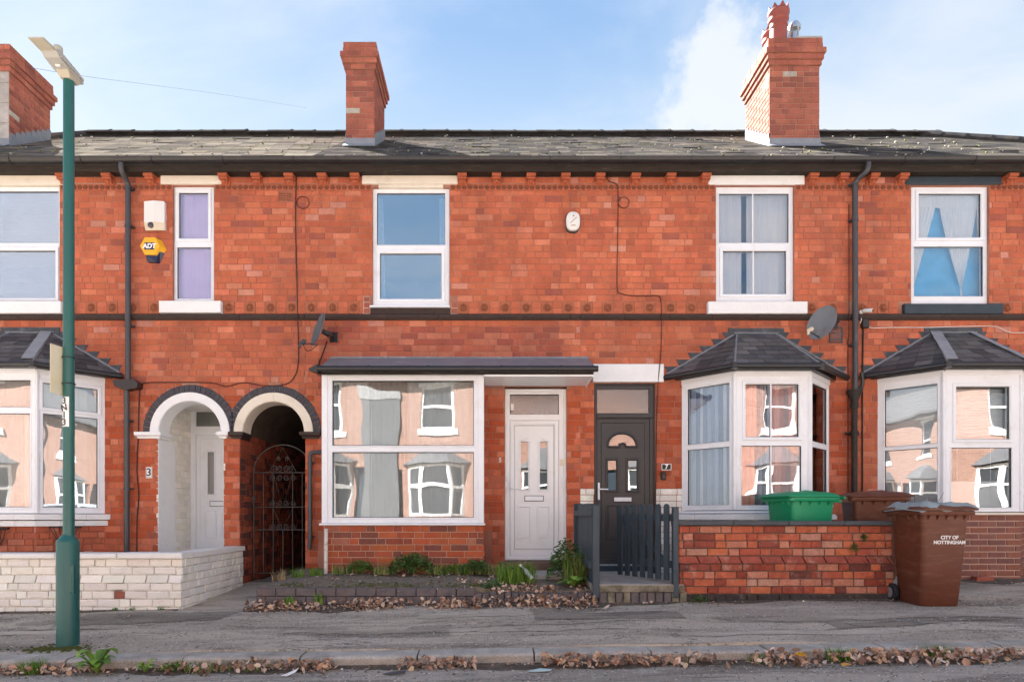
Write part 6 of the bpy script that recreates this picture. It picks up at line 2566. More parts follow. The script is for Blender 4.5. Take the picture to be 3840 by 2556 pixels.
# plain white alarm box
x0, x1, z0, z1 = PX(549), PX(624), PZ(870), PZ(763)
ab = thing('alarm_box', 'plain white alarm box with a dark lens beside the narrow window', 'alarm', ((x0 + x1) / 2, 0, z0))
mb = MB()
xm = lerp(x0, x1, .55)
zl = lerp(z0, z1, .27)
mb.mesh([(x0, 0, z0 + .02), (x1, 0, z0 + .02), (x1, 0, z1), (x0, 0, z1), (x0, -.06, zl), (x0, -.06, z1), (xm, -.085, z1), (xm, -.085, zl), (x1, -.055, z1), (x1, -.055, zl),
         (x0 + .012, -.045, z0), (xm, -.06, z0 - .004), (x1 - .006, -.04, z0 + .006)],
        [(4, 7, 6, 5), (7, 9, 8, 6), (0, 4, 5, 3), (9, 1, 2, 8), (5, 6, 8, 2, 3), (3, 2, 1, 0), (0, 1, 12, 11, 10), (0, 10, 4), (12, 1, 9)])
put('cover', mb, M_BOXWHITE, ab)
mb = MB()
mb.mesh([(x0, -.0602, zl), (xm, -.0852, zl), (x1, -.0552, zl), (x0 + .012, -.0452, z0), (xm, -.0602, z0 - .004), (x1 - .006, -.0402, z0 + .006)], [(3, 4, 1, 0), (4, 5, 2, 1)])
put('cover_base', mb, M_BOXCREAM, ab)
mb = MB()
mb.lathe([(.040, 0), (.040, .012), (.030, .022), (.012, .03)], (lerp(x0, x1, .36), -.068, lerp(z0, z1, .16)), 14, axis='y')
put('lens', mb, M_LENS, ab)

# yellow six-sided alarm box with navy base
cx, cz = PX(573), PZ(931)
ab = thing('alarm_box', 'yellow six-sided alarm box with navy base and white lettering', 'alarm', (cx, 0, PZ(988)))


def hexpts(cx, cz, rx, rz, y):
    return [(cx + rx * math.cos(rad(60 * k)), y, cz + rz * math.sin(rad(60 * k))) for k in range(6)]


mb = MB()
ox = .055
a = hexpts(cx, cz, .137, .137, -.075)
b = hexpts(cx + ox, cz - .012, .137, .137, -.0)
mb.mesh(a + b, [(0, 1, 2, 3, 4, 5)[::-1]] + [(k, k + 6, (k + 1) % 6 + 6, (k + 1) % 6) for k in range(6)])
put('cover', mb, M_YELLOW, ab)
mb = MB()
zt2, zb2 = cz - .10, PZ(988)
mb.mesh([(cx - .07, -.068, zt2), (cx + .12, -.050, zt2 + .035), (cx + .17, 0, zt2 + .03), (cx - .05, 0, zt2), (cx - .045, -.05, zb2), (cx + .075, -.05, zb2), (cx + .10, 0, zb2), (cx - .03, 0, zb2)],
        [(0, 1, 5, 4), (1, 2, 6, 5), (4, 5, 6, 7), (0, 4, 7, 3)])
put('base', mb, M_NAVYPLASTIC, ab)
mb = MB()
mb.box(cx - .075, cx + .060, -.0765, -.0752, cz - .050, cz + .048)
put('badge', mb, M_NAVYPLASTIC, ab)
letters(ab, 'ADT', .088, (cx - .008, -.0772, cz - .002), M_WHITEINK, shear=.12, bold=.004)

# white oval alarm box
cx, cz = PX(2147), PZ(837)
ab = thing('alarm_box', 'white oval alarm box high between two upstairs windows', 'alarm', (cx, 0, cz - .14))
def oval(w, h, y, n=24, p=2.6):
    pts = []
    for k in range(n):
        a = 2 * math.pi * k / n
        c_, s_ = math.cos(a), math.sin(a)
        pts.append((cx + w * math.copysign(abs(c_) ** (2 / p), c_), y, cz + h * math.copysign(abs(s_) ** (2 / p), s_)))
    return pts
mb = MB()
r0, r1 = oval(.104, .142, -.001), oval(.104, .142, -.035)
mb.mesh(r0 + r1, [tuple(range(24, 48))] + [(k, (k + 1) % 24, 24 + (k + 1) % 24, 24 + k) for k in range(24)])
put('back_plate', mb, M_LEADDARK, ab)
mb = MB()
r0, r1, r2 = oval(.096, .128, -.03), oval(.094, .126, -.07), oval(.07, .10, -.088)
for r_ in (r0, r1, r2):
    pass
mb.mesh(r0 + r1 + r2, [(k, (k + 1) % 24, 24 + (k + 1) % 24, 24 + k) for k in range(24)] + [(24 + k, 24 + (k + 1) % 24, 48 + (k + 1) % 24, 48 + k) for k in range(24)] + [tuple(range(48, 72))], None, True)
put('cover', mb, M_BOXWHITE, ab)
mb = MB()
mb.prism([(cx - .045, -.0885, cz - .035), (cx - .036, -.0885, cz - .042), (cx + .050, -.0885, cz + .040), (cx + .041, -.0885, cz + .047)], (0, -.001, 0))
mb.lathe([(.013, 0), (.013, .002)], (cx + .002, -.0885, cz + .062), 10, axis='y')
mb.box(cx - .03, cx + .03, -.0895, -.0882, cz - .075, cz - .062)
put('emblem', mb, pm('ochre_print', (.34, .27, .16), var=0), ab)

# house numbers
x0, x1, z0, z1 = PX(548), PX(571), PZ(1792), PZ(1750)
hn = thing('house_number', 'small white plate with a black 3 by the porch', 'house number', ((x0 + x1) / 2, 0, z0))
mb = MB()
mb.cbox(x0, x1, -.010, 0, z0, z1, .003)
put('plate', mb, M_STICKER, hn)
mb = MB()
ring(mb, (0, 0, 0), XD, YN, x0 + .008, x1 - .008, z0 + .008, z1 - .008, .004, .0108, .001, .0002)
put('border', mb, M_INK, hn)
letters(hn, '3', .145, ((x0 + x1) / 2, -.011, (z0 + z1) / 2), M_INK, bold=.002)
x0, z0 = PX(1875.5), PZ(1725)
hn = thing('house_number', 'pale metal figure 5 fixed to brick beside the white door', 'house number', (x0, 0, z0 - .03))
letters(hn, '5', .085, (x0, -.005, z0), pm('pale_metal', (.66, .62, .55), rough=.5), ext=.004, name='figure', bold=.003)
x0, x1, z0, z1 = PX(2480), PX(2517), PZ(1762), PZ(1738)
hn = thing('house_number', 'black plate with white border and 7 beside the charcoal door', 'house number', ((x0 + x1) / 2, 0, z0))
mb = MB()
mb.cbox(x0, x1, -.010, 0, z0, z1, .003)
put('plate', mb, M_INK, hn)
mb = MB()
ring(mb, (0, 0, 0), XD, YN, x0, x1, z0, z1, .009, .0125, .004, .001)
put('border', mb, M_WHITEINK, hn)
letters(hn, '7', .085, ((x0 + x1) / 2, -.0115, (z0 + z1) / 2), M_WHITEINK, bold=.003)
ks = thing('key_safe', 'dark key safe box under the 7 plate', 'key safe', (PX(2485.5), 0, PZ(1799)))
mb = MB()
mb.cbox(PX(2477), PX(2494), -.05, 0, PZ(1799), PZ(1768), .006)
put('body', mb, M_STRING, ks)
mb = MB()
mb.cbox(PX(2480), PX(2491), -.056, -.05, PZ(1795), PZ(1778), .003)
put('cover', mb, M_BLACK, ks)

# security camera with its dark junction box
cxx, czz = PX(3240), PZ(1171)
sc_ = thing('security_camera', 'small white security camera on the wall beside the downpipe', 'camera', (cxx - .02, 0, czz))
mb = MB()
mb.lathe([(.028, 0), (.028, .02), (.012, .028)], (PX(3228), 0, czz), 12, axis='y')
mb.tube([(PX(3228), -.025, czz), (PX(3232), -.06, czz + .004)], .011, 8)
put('mount', mb, M_BOXWHITE, sc_)
mb = MB()
p = Vector((PX(3232), -.055, czz + .004))
dv_ = Vector((.7, -.7, -.18)).normalized()
mb.tube([p - dv_ * .02, p, p + dv_ * .10, p + dv_ * .102], [.018, .029, .029, .022], 12)
put('body', mb, M_BOXWHITE, sc_)
mb = MB()
mb.tube([p + dv_ * .100, p + dv_ * .106], .019, 12)
put('lens', mb, M_INK, sc_)
jb = MB()
jb.cbox(PX(3227), PX(3251), -.06, 0, PZ(1232), PZ(1202), .006)
tag(put('junction_box', jb, M_BLACK), 'black junction box under the small white security camera', 'box')
wire('cable', 'short white lead from the security camera to the black junction box', [(PX(3230), -.03, czz - .02), (PX(3226), -.02, czz - .05), (PX(3224), -.04, czz - .11), (PX(3222), -.02, czz - .16)], .006, M_WHITECABLE)

# half-round wire baskets under the left bay
def basket(label, x, y, z, w, nd):
    b = thing('wall_basket', label, 'basket', (x, y, z - .2))
    mb = MB()
    n = 14
    rim = [(x + w * math.cos(math.pi * k / n), y - w * .75 * math.sin(math.pi * k / n), z) for k in range(n + 1)]
    mb.tube(rim, .008, 6)
    mb.tube([(x - w, y, z), (x + w, y, z)], .008, 6)
    mb.box(x - w, x + w, y - .012, y - .002, z - .012, z + .014)
    put('rim', mb, M_BLACK, b)
    for k in range(1, 8):
        a = math.pi * k / 8
        mb = MB()
        mb.tube([(x + w * math.cos(a) * f, y - w * .75 * math.sin(a) * f, z - .22 * (1 - f ** 2.2)) for f in (1, .95, .85, .7, .5, .25)], .005, 5)
        put('wire', mb, M_BLACK, b)
    return b


basket('black wire half basket under the bay sill, behind the green lamp column', PX(255, -.35), -.38, PZ(1976, -.4), .20, 0)
basket('black wire half basket under the bay sill, cut by the picture edge', PX(-5, -.57), -.58, PZ(1980, -.57), .14, 0)

# ================================================================== GARDEN WALLS
WY = -1.76
wx0, wx1 = -9.4, PX(679, WY)
gw = thing('garden_wall', 'low white painted brick garden wall turning back to the passage', 'wall', (-6, WY, ground(-6, WY) - .1))
core = MB()
zc = .725
core.box(wx0, wx1 - .012, WY + .034, WY + .20, .0, zc)
core.box(wx0, wx1 - .012, WY + .010, WY + .034, .0, .47)
core.box(wx1 - .20, wx1 - .012, WY + .20, -.02, .0, zc)
wl = put('wall', core, M_PAINTMORTAR, gw)
wt = lambda x, z: (.30, .10, .07) if (abs(x - PX(452, WY)) < .09 and abs(z - PZ(2226, WY)) < .045) else random.choice(WHITES)
P_HI, P_LO, P_MID = (.725 - .088 * 2, .725), (.725 - .088 * 7, .725 - .088 * 3), (.725 - .088 * 3, .725 - .088 * 2)
kw = dict(mat=M_PAINTBRICK, tonefn=wt, course=.088, S=.235, H=.11, joint=.008, c=.008, rough=.010, jitter=.006, seen=seen_wall)
bricks(wl, (wx0, WY + .022), (wx1, WY + .022), *P_HI, keep=70, **kw)
bricks(wl, (wx0, WY), (wx1, WY), *P_LO, keep=140, **kw)
bricks(wl, (wx1, WY + .03), (wx1, -.02), .725 - .088 * 7, .725, keep=60, mat=M_PAINTBRICK, tonefn=lambda x, z: random.choice(WHITES), course=.088, S=.235, H=.11, joint=.008, c=.006,
       rough=.006, jitter=.004)
x = wx0
while x < wx1 - .02:
    b = min(x + .235, wx1)
    mb = MB()
    z0, z1 = P_MID[0] + .004, P_MID[1] - .004
    mb.hexa([(x + .004, WY - .004, z0), (b - .004, WY - .004, z0), (b - .004, WY + .06, z0), (x + .004, WY + .06, z0)],
            [(x + .004, WY + .024, z1), (b - .004, WY + .024, z1), (b - .004, WY + .06, z1), (x + .004, WY + .06, z1)], jit(random.choice(WHITES)))
    put('plinth_brick', mb, M_PAINTBRICK, wl)
    x += .243
x = wx0
while x < wx1 - .03:
    b = min(x + U(.62, .92), wx1 + .02)
    if wx1 - b < .3:
        b = wx1 + .02
    mb = MB()
    mb.cbox(x + .003, b - .003, WY - .02, WY + .25, .727, .787 + U(-.004, .004), .012)
    put('coping_stone', mb, M_WHITECOPING, gw)
    x = b
for ya, yb in ((WY + .252, -1.0), (-.998, -.45), (-.448, -.01)):
    mb = MB()
    mb.box(wx1 - .24, wx1 + .02, ya, yb, .727, .787 + U(-.004, .006))
    put('coping_stone', mb, M_WHITECOPING, gw)

rx0, rx1 = PX(2547, WY), 4.42
rw = thing('garden_wall', 'weathered red brick garden wall with dark coping in front of the bay', 'wall', ((rx0 + rx1) / 2, WY, ground(3, WY)))
core = MB()
zt = 1.092
core.box(rx0 + .012, rx1 - .012, WY + .036, WY + .20, .1, zt)
core.box(rx0 + .012, rx1 - .012, WY + .012, WY + .036, .1, zt - .0836 * 5)
wl = put('wall', core, M_MORTARDARK, rw)
ot = lambda x, z: random.choice(OLDTONES)
lt = lambda x, z: (.055, .045, .045) if z < .30 else random.choice(OLDTONES + [(.24, .055, .035), (.28, .07, .045), (.15, .05, .04)])
kw = dict(mat=M_OLDBRICK, course=.0836, S=.225, H=.108, joint=.010, c=.007, rough=.006, jitter=.006)
bricks(wl, (rx0, WY + .024), (rx1, WY + .024), zt - .0836 * 4, zt, keep=80, tonefn=ot, **kw)
bricks(wl, (rx0, WY), (rx1, WY), zt - .0836 * 10, zt - .0836 * 5, keep=110, tonefn=lt, **kw)
bricks(wl, (rx0, WY + .20), (rx0, WY + .012), zt - .0836 * 10, zt, keep=20, tonefn=ot, **kw)
x = rx0
while x < rx1 - .02:
    b = min(x + .225, rx1)
    mb = MB()
    z0, z1 = zt - .0836 * 5 + .005, zt - .0836 * 4 - .005
    mb.hexa([(x + .004, WY - .006, z0), (b - .004, WY - .006, z0), (b - .004, WY + .06, z0), (x + .004, WY + .06, z0)],
            [(x + .004 - .03, WY + .026, z1), (b - .034, WY + .026, z1), (b - .034, WY + .06, z1), (x - .026, WY + .06, z1)], jit((.27, .07, .05), .15))
    put('plinth_brick', mb, M_OLDBRICK, wl)
    x += .233
x = rx0 - .02
while x < rx1:
    b = min(x + .61, rx1 + .02)
    mb = MB()
    mb.cbox(x + .002, b - .002, WY - .025, WY + .26, zt + .002, zt + .052 + U(-.002, .002), .010)
    put('coping_stone', mb, M_COPING, rw)
    x = b

# fence side and gate of number seven
fx = 1.13
sf = thing('side_fence', 'slate blue boarded fence between the two front doors', 'fence', (fx, -1.1, .42))
y = WY + .05
k = 0
while y < -.45:
    mb = MB()
    mb.cbox(fx - .010 + U(-.002, .002), fx + .008, y, y + .112, .44 + U(-.01, .01), 1.335 + .02 * (y + 1.7) + U(-.006, .006), .003)
    put('board', mb, M_GATE, sf)
    y += .117
for z in (.62, 1.20):
    mb = MB()
    mb.cbox(fx - .055, fx - .013, WY + .02, -.42, z, z + .07, .003)
    put('rail', mb, M_GATE, sf)
mb = MB()
mb.cbox(PX(2221, WY), PX(2247, WY), WY - .035, WY + .045, .30, 1.318, .008)
put('post', mb, M_GATE, sf)
mb = MB()
mb.cbox(fx - .05, fx + .02, -.42, -.35, .44, 1.36, .006)
put('post', mb, M_GATE, sf)

pg = thing('picket_gate', 'slate blue picket gate standing ajar before the charcoal door', 'gate', (2.0, -1.70, .45))
h0, h1 = Vector((1.985, -1.70, 0)), Vector((1.545, -.95, 0))
Ud = (h1 - h0).normalized()
Nd = Vector((Ud.y, -Ud.x, 0))
if Nd.y > 0:
    Nd = -Nd
L = (h1 - h0).length
for k in range(7):
    s = lerp(.06, L - .05, k / 6)
    mb = MB()
    c = h0 + Ud * s
    wv = Ud * .036
    z0, z1 = .482, 1.33 - .03
    f, bk = Nd * .012, Nd * -.008
    n = 6
    pts = [c - wv + Vector((0, 0, z0)), c + wv + Vector((0, 0, z0))] + [c + wv * math.cos(math.pi * j / n) + Vector((0, 0, z1 + .036 * math.sin(math.pi * j / n))) for j in range(n + 1)]
    mb.prism([p + f for p in pts], Nd * -.02)
    put('picket', mb, M_GATE, pg)


def gate_bar(a, b, za, zb, w):
    mb = MB()
    pa, pb = h0 + Ud * a - Nd * .010, h0 + Ud * b - Nd * .010
    q = Nd * -.024
    mb.hexa([pa + Vector((0, 0, za)), pb + Vector((0, 0, zb)), pb + q + Vector((0, 0, zb)), pa + q + Vector((0, 0, za))],
            [pa + Vector((0, 0, za + w)), pb + Vector((0, 0, zb + w)), pb + q + Vector((0, 0, zb + w)), pa + q + Vector((0, 0, za + w))])
    put('rail', mb, M_GATE, pg)


gate_bar(.01, L - .01, 1.14, 1.14, .08)
gate_bar(.01, L - .01, .62, .62, .08)
mb = MB()
pa, pb = h0 + Ud * .06 - Nd * .012, h0 + Ud * (L - .06) - Nd * .012
q = Nd * -.02
mb.hexa([pa + Vector((0, 0, .70)), pa + Ud * .09 + Vector((0, 0, .70)), pa + Ud * .09 + q + Vector((0, 0, .70)), pa + q + Vector((0, 0, .70))],
        [pb - Ud * .09 + Vector((0, 0, 1.14)), pb + Vector((0, 0, 1.14)), pb + q + Vector((0, 0, 1.14)), pb - Ud * .09 + q + Vector((0, 0, 1.14))])
put('brace', mb, M_GATE, pg)
gp_ = MB()
gp_.cbox(PX(2523, WY), PX(2544, WY), WY - .02, WY + .05, .30, PZ(1899, WY), .006)
put('post', gp_, M_GATE, pg)

# ================================================================== FORECOURTS
fc = MB()
# bed in front of number five
xs = [-2.58 + .12 * i for i in range(32)]
ys = [WY + .11 + (1.66) * j / 14 for j in range(15)]
n = len(xs)


def bedz(x, y):
    t = (y - WY) / 1.45
    z = lerp(.395, .475, min(1, t))
    if x > -.12:
        z -= .035 * (1 - t) * (1.0)
    return z + .014 * math.sin(x * 5 + y * 3) * math.sin(y * 7) + U(-.004, .004)


fc.mesh([(x, y, bedz(x, y)) for y in ys for x in xs], [(j * n + i, j * n + i + 1, (j + 1) * n + i + 1, (j + 1) * n + i) for j in range(14) for i in range(n - 1)], None, True)
fc.face([(xs[0], ys[0], .1), (xs[0], ys[0], .40), (xs[0], ys[-1], .46), (xs[0], ys[-1], .1)])
for i in range(n - 1):
    fc.face([(xs[i], ys[0], .1), (xs[i + 1], ys[0], .1), fc.v[i + 1], fc.v[i]])
fco = structure('forecourt', fc, M_SOIL)
x = -2.60
r_ = 0
for row, (z0, z1) in enumerate(((.315, .402), (.226, .310), (.14, .221))):
    x = -2.60 - (.11 if row % 2 else 0)
    while x < -.20:
        a, b = max(x, -2.60), min(x + .213, -.19)
        if b - a > .03:
            mb = MB()
            mb.cbox(a, b, WY + U(-.004, .004), WY + .108, z0 + U(-.002, .002), z1, .006)
            put('edging_brick', mb, M_EDGEBRICK, fco)
        x += .221
    y = WY + .112
    while y < -1.0:
        mb = MB()
        mb.box(-2.60, -2.50, y, min(y + .213, -.9), z0, z1 + .02 * (y + 1.6))
        put('edging_brick', mb, M_EDGEBRICK, fco)
        y += .221
x = -.185
while x < 1.09:
    mb = MB()
    z1 = .345 + U(-.008, .008)
    mb.cbox(x, x + .072, WY + U(-.006, .006), WY + .11, .18, z1, .006)
    put('edging_brick', mb, M_EDGEBRICK, fco)
    x += .081
# threshold slab by the white door
mb = MB()
mb.cbox(.30, .98, -.95, -.30, .36, .475, .012)
put('paving_slab', mb, M_CONCRETE, fco)
# entry slabs of number seven
fs_ = MB()
fs_.box(1.12, 2.08, WY + .03, -.06, .0, .365)
fco7 = structure('entrance_path', fs_, M_MORTARDARK)
for a, b in ((1.105, 1.42), (1.425, 1.85), (1.855, 2.105)):
    for ya, yb in ((WY - .012, -.92), (-.915, -.07)):
        mb = MB()
        z = .372
        mb.hexa([(a, ya, z), (b, ya, z), (b, yb, z), (a, yb, z)], [(a, ya, .446), (b, ya, .446), (b, yb, .455), (a, yb, .455)])
        put('paving_slab', mb, M_CONCRETE, fco7)
mb = MB()
mb.hexa([(1.10, WY - .016, .362), (2.11, WY - .016, .366), (2.11, WY + .03, .366), (1.10, WY + .03, .362)],
        [(1.10, WY - .020, .438), (2.11, WY - .020, .438), (2.11, WY + .03, .438), (1.10, WY + .03, .438)])
put('slab_edge', mb, M_MOSSCONC, fco7)
x = 1.10
while x < 2.08:
    w_ = U(.066, .085)
    mb = MB()
    mb.cbox(x, x + w_, WY - .004 + U(-.008, .008), WY + .1, .20, .360, .008)
    put('edging_brick', mb, M_MOSSCONC if R() < .4 else M_EDGEBRICK, fco7)
    x += w_ + .010
fz = MB()
fz.box(2.10, 5.2, WY + .20, -.05, .0, .425)
structure('front_yard', fz, M_CONCRETE)
fz = MB()
fz.box(-9.4, PX(679, WY) - .2, WY + .20, -.05, .0, .40)
structure('front_yard', fz, M_CONCRETE)


# ================================================================== BINS
def rrect(w, d, r, n=5):
    pts = []
    for (sx, sy, a0) in ((1, 1, 0), (-1, 1, 90), (-1, -1, 180), (1, -1, 270)):
        for k in range(n + 1):
            a = rad(a0 + 90 * k / n)
            pts.append((sx * (w / 2 - r) + r * math.cos(a), sy * (d / 2 - r) + r * math.sin(a)))
    return pts


def loft(mb, levels, O, smooth=True, cap0=True, cap1=True):
    """levels: (w, d, r, z, dx, dy)"""
    rings = []
    for (w, d, r, z, dx, dy) in levels:
        rings.append([(O[0] + x + dx, O[1] + y + dy, O[2] + z) for x, y in rrect(w, d, r)])
    m = len(rings[0])
    vs = [p for rg in rings for p in rg]
    fs = []
    for i in range(len(rings) - 1):
        for k in range(m):
            fs.append((i * m + k, i * m + (k + 1) % m, (i + 1) * m + (k + 1) % m, (i + 1) * m + k))
    mb.mesh(vs, fs, None, smooth)
    if cap0:
        mb.face(rings[0][::-1])
    if cap1:
        mb.face(rings[-1])


def wheelie(label, loc, rotz, mat, text=None, cover=None, group=None, scale=1.0, wide=1.0):
    """front of the bin towards local -y, hinge and wheels at +y"""
    b = thing('wheelie_bin', label, 'bin', loc, group)
    O = loc
    mb = MB()
    loft(mb, [(.40, .40, .05, 0.005, 0, .02), (.42, .43, .06, .03, 0, .015), (.455, .49, .055, .45, 0, 0), (.495, .545, .05, .90, 0, 0), (.505, .555, .05, .945, 0, 0)], O)
    # finger ribs under the rim
    for k in range(5):
        xx = lerp(-.19, .19, k / 4)
        mb.mesh([(O[0] + xx - .014, O[1] - .270, O[2] + .945), (O[0] + xx + .014, O[1] - .270, O[2] + .945), (O[0] + xx, O[1] - .262, O[2] + .875), (O[0] + xx, O[1] - .315, O[2] + .945)],
                [(0, 2, 3), (3, 2, 1)])
    for sx in (-1, 1):
        for k in range(4):
            yy = lerp(-.18, .18, k / 3)
            mb.mesh([(O[0] + sx * .25, O[1] + yy - .012, O[2] + .945), (O[0] + sx * .25, O[1] + yy + .012, O[2] + .945), (O[0] + sx * .243, O[1] + yy, O[2] + .885), (O[0] + sx * .29, O[1] + yy, O[2] + .945)],
                    [(0, 2, 3), (3, 2, 1)])
    put('body', mb, mat, b)
    mb = MB()
    loft(mb, [(.575, .635, .05, .942, 0, -.005), (.585, .645, .05, .948, 0, -.005), (.585, .645, .05, .985, 0, -.005), (.56, .62, .05, .99, 0, -.005)], O)
    put('rim', mb, mat, b)
    mb = MB()
    loft(mb, [(.60, .69, .05, .991, 0, -.02), (.605, .695, .05, 1.005, 0, -.02), (.56, .63, .07, 1.03, 0, -.01), (.44, .50, .08, 1.052, 0, .0), (.28, .32, .08, 1.060, 0, .02)], O)
    for sx in (-.16, .16):
        mb.tube([(O[0] + sx, O[1] - .27, O[2] + 1.022), (O[0] + sx, O[1] - .05, O[2] + 1.062), (O[0] + sx, O[1] + .25, O[2] + 1.035)], .014, 6)
    put('lid', mb, mat, b)
    mb = MB()
    for sx in (-.19, .19):
        mb.box(O[0] + sx - .025, O[0] + sx + .025, O[1] + .26, O[1] + .39, O[2] + .93, O[2] + 1.0)
    mb.tube([(O[0] - .27, O[1] + .385, O[2] + .985), (O[0] + .27, O[1] + .385, O[2] + .985)], .017, 8)
    put('handle', mb, mat, b)
    for sx in (-1, 1):
        w = MB()
        w.lathe([(.060, -.028), (.095, -.026), (.100, -.012), (.100, .012), (.095, .026), (.060, .028)], (O[0] + sx * .255, O[1] + .235, O[2] + .100), 20, axis='x')
        wo = put('wheel', w, M_RUBBER, b)
        w = MB()
        w.lathe([(.058, -.030), (.05, -.034), (.02, -.036), (.02, .036), (.05, .034), (.058, .030)], (O[0] + sx * .255, O[1] + .235, O[2] + .100), 14, axis='x')
        put('hub', w, M_RIM, wo)
    if cover:
        c = MB()
        nx_, ny_ = 14, 12
        def cz(x, y):
            e = max(abs(x) / .30, abs(y) / .33)
            return 1.066 + .012 * math.sin(x * 17 + 1) * math.cos(y * 9) + (.016 * math.sin(x * 25) if e > .7 else 0) - .055 * max(0, e - .82) / .18
        vs = []
        for lay in (0, .005):
            for j in range(ny_ + 1):
                for i in range(nx_ + 1):
                    x, y = lerp(-.305, .29, i / nx_), lerp(-.35, .30, j / ny_)
                    vs.append((O[0] + x, O[1] + y, O[2] + cz(x, y) + lay))
        m = nx_ + 1
        h = m * (ny_ + 1)
        fs = []
        for j in range(ny_):
            for i in range(nx_):
                a = j * m + i
                fs += [(a, a + m, a + m + 1, a + 1), (h + a, h + a + 1, h + a + m + 1, h + a + m)]
        for i in range(nx_):
            fs.append((i, i + 1, h + i + 1, h + i))
        for j in range(ny_):
            fs += [(j * m, h + j * m, h + (j + 1) * m, (j + 1) * m), (j * m + nx_, (j + 1) * m + nx_, h + (j + 1) * m + nx_, h + j * m + nx_)]
        c.mesh(vs, fs, None, True)
        put('cover', c, M_BINCOVER, b)
    if text:
        # front face leans outward slightly towards the top
        for line, dz in text:
            letters(b, line, .050, (O[0] + .045, O[1] - .263 - .0012, O[2] + dz), M_WHITEINK, rot=(rad(90 + 3.4), 0, 0), ext=.0012, bold=.0015)
    b.rotation_euler = (0, 0, rotz)
    b.scale = (scale * wide, scale, scale)
    return b


bx, by = 4.625, -2.02
wheelie('brown wheelie bin with grey cover and white lettering standing on the pavement', (bx, by, ground(bx, by) - .004), rad(-2), M_BINBROWN,
        (('CITY OF', .715), ('NOTTINGHAM', .665)), cover=True, wide=.94)
wheelie('bright green wheelie bin behind the red garden wall', (PX(3000, -1.18), -1.18, .425), rad(-80), M_BINGREEN, scale=1.0)
wheelie('brown wheelie bin behind the wall, next to the green one', (PX(3270, -.98), -.98, .425), rad(76), M_BINBROWN, scale=1.01)

# ================================================================== STREET LAMP
LY = -3.32
lx = PX(258, LY)
lg = ground(lx, LY)
lp = thing('street_lamp', 'green painted street lamp column with a flat grey lantern', 'street lamp', (lx, LY, lg - .02))
zsh, ztp = PZ(2018, LY), PZ(300, LY)
mb = MB()
mb.lathe([(.086, lg - .05), (.086, zsh - .03), (.080, zsh - .012), (.052, zsh + .02), (.044, zsh + .035)], (lx - .008, LY, 0), 28)
mb.cbox(lx - .008 + .02, lx - .008 + .082, LY - .062, LY + .03, lg + .45, zsh - .22, .012)
put('base', mb, M_POST, lp)
mb = MB()
mb.lathe([(.0435, zsh + .02), (.0415, ztp)], (lx, LY, 0), 24)
for v in (1341, 1439):
    mb.lathe([(.0475, -.008), (.0475, .008)], (lx, LY, PZ(v, LY)), 20)
put('column', mb, M_POST, lp)
# lantern: body over the column, thin plate reaching towards the road
zb = ztp
mb = MB()
mb.hexa([(lx - .042, LY - .05, zb - .012), (lx + .046, LY - .05, zb - .012), (lx + .046, LY + .05, zb - .016), (lx - .042, LY + .05, zb - .016)],
        [(lx - .052, LY - .10, zb + .034), (lx + .056, LY - .10, zb + .034), (lx + .056, LY + .08, zb + .028), (lx - .052, LY + .08, zb + .028)])
put('bracket', mb, M_LAMPCREAM, lp)
mb = MB()
prof = [(LY + .10, zb + .026), (LY + .10, zb + .058), (LY + .05, zb + .085), (LY - .17, zb + .104), (LY - .225, zb + .096), (LY - .245, zb + .072), (LY - .20, zb + .044), (LY - .10, zb + .028)]
a = [(lx - .066, y, z) for y, z in prof]
c_ = [(lx + .062, y, z) for y, z in prof]
m = len(prof)
mb.mesh(a + c_, [tuple(range(m)), tuple(range(m, 2 * m))[::-1]] + [(i, m + i, m + (i + 1) % m, (i + 1) % m) for i in range(m)])
mb.cbox(lx + .0625, lx + .072, LY - .20, LY + .09, zb + .050, zb + .068, .003)
put('lantern', mb, M_LAMP, lp)
mb = MB()
mb.hexa([(lx - .078, LY - .365, zb + .078), (lx + .042, LY - .365, zb + .078), (lx + .048, LY - .235, zb + .070), (lx - .070, LY - .235, zb + .070)],
        [(lx - .078, LY - .365, zb + .090), (lx + .042, LY - .365, zb + .090), (lx + .048, LY - .235, zb + .096), (lx - .070, LY - .235, zb + .096)])
put('visor', mb, M_LAMPCREAM, lp)
mb = MB()
mb.box(lx - .02, lx + .02, LY - .14, LY - .128, zb + .020, zb + .032)
put('lens_bar', mb, M_STICKER, lp)
mb = MB()
mb.lathe([(.032, zb + .095), (.036, zb + .105), (.034, zb + .165), (.029, zb + .172)], (lx + .012, LY - .15, 0), 18)
put('photocell', mb, M_LAMPCREAM, lp)
# number strip wrapped round the column
mb = MB()
zs0, zs1 = PZ(1601, LY), PZ(1490, LY)
rr_ = .0442
n = 8
def wrap(a):
    return (lx + rr_ * math.sin(a), LY - rr_ * math.cos(a))
for k in range(n):
    a0, a1 = lerp(-1.0, .62, k / n), lerp(-1.0, .62, (k + 1) / n)
    p, q = wrap(a0), wrap(a1)
    mb.face([(*p, zs0), (*q, zs0), (*q, zs1), (*p, zs1)], None, True)
put('number_strip', mb, M_STICKER, lp)
for k, (ch_, ro) in enumerate((('3', 0), ('N', -.22), ('1', 0), ('3', 0))):
    zz = lerp(zs1 - .034, zs0 + .034, k / 3)
    a = -.22
    letters(lp, ch_, .078, (lx + (rr_ + .0022) * math.sin(a), LY - (rr_ + .0022) * math.cos(a), zz), M_INK, rot=(rad(90), ro, a), bold=.0012)
letters(lp, 'V', .11, (lx - .008 + .087 * math.sin(-.75), LY - .0885 * math.cos(-.75), PZ(2354, LY)), pm('chalk', (.45, .52, .50), var=.1), rot=(rad(90), 0, -.75), name='chalk_mark', bold=-.004)
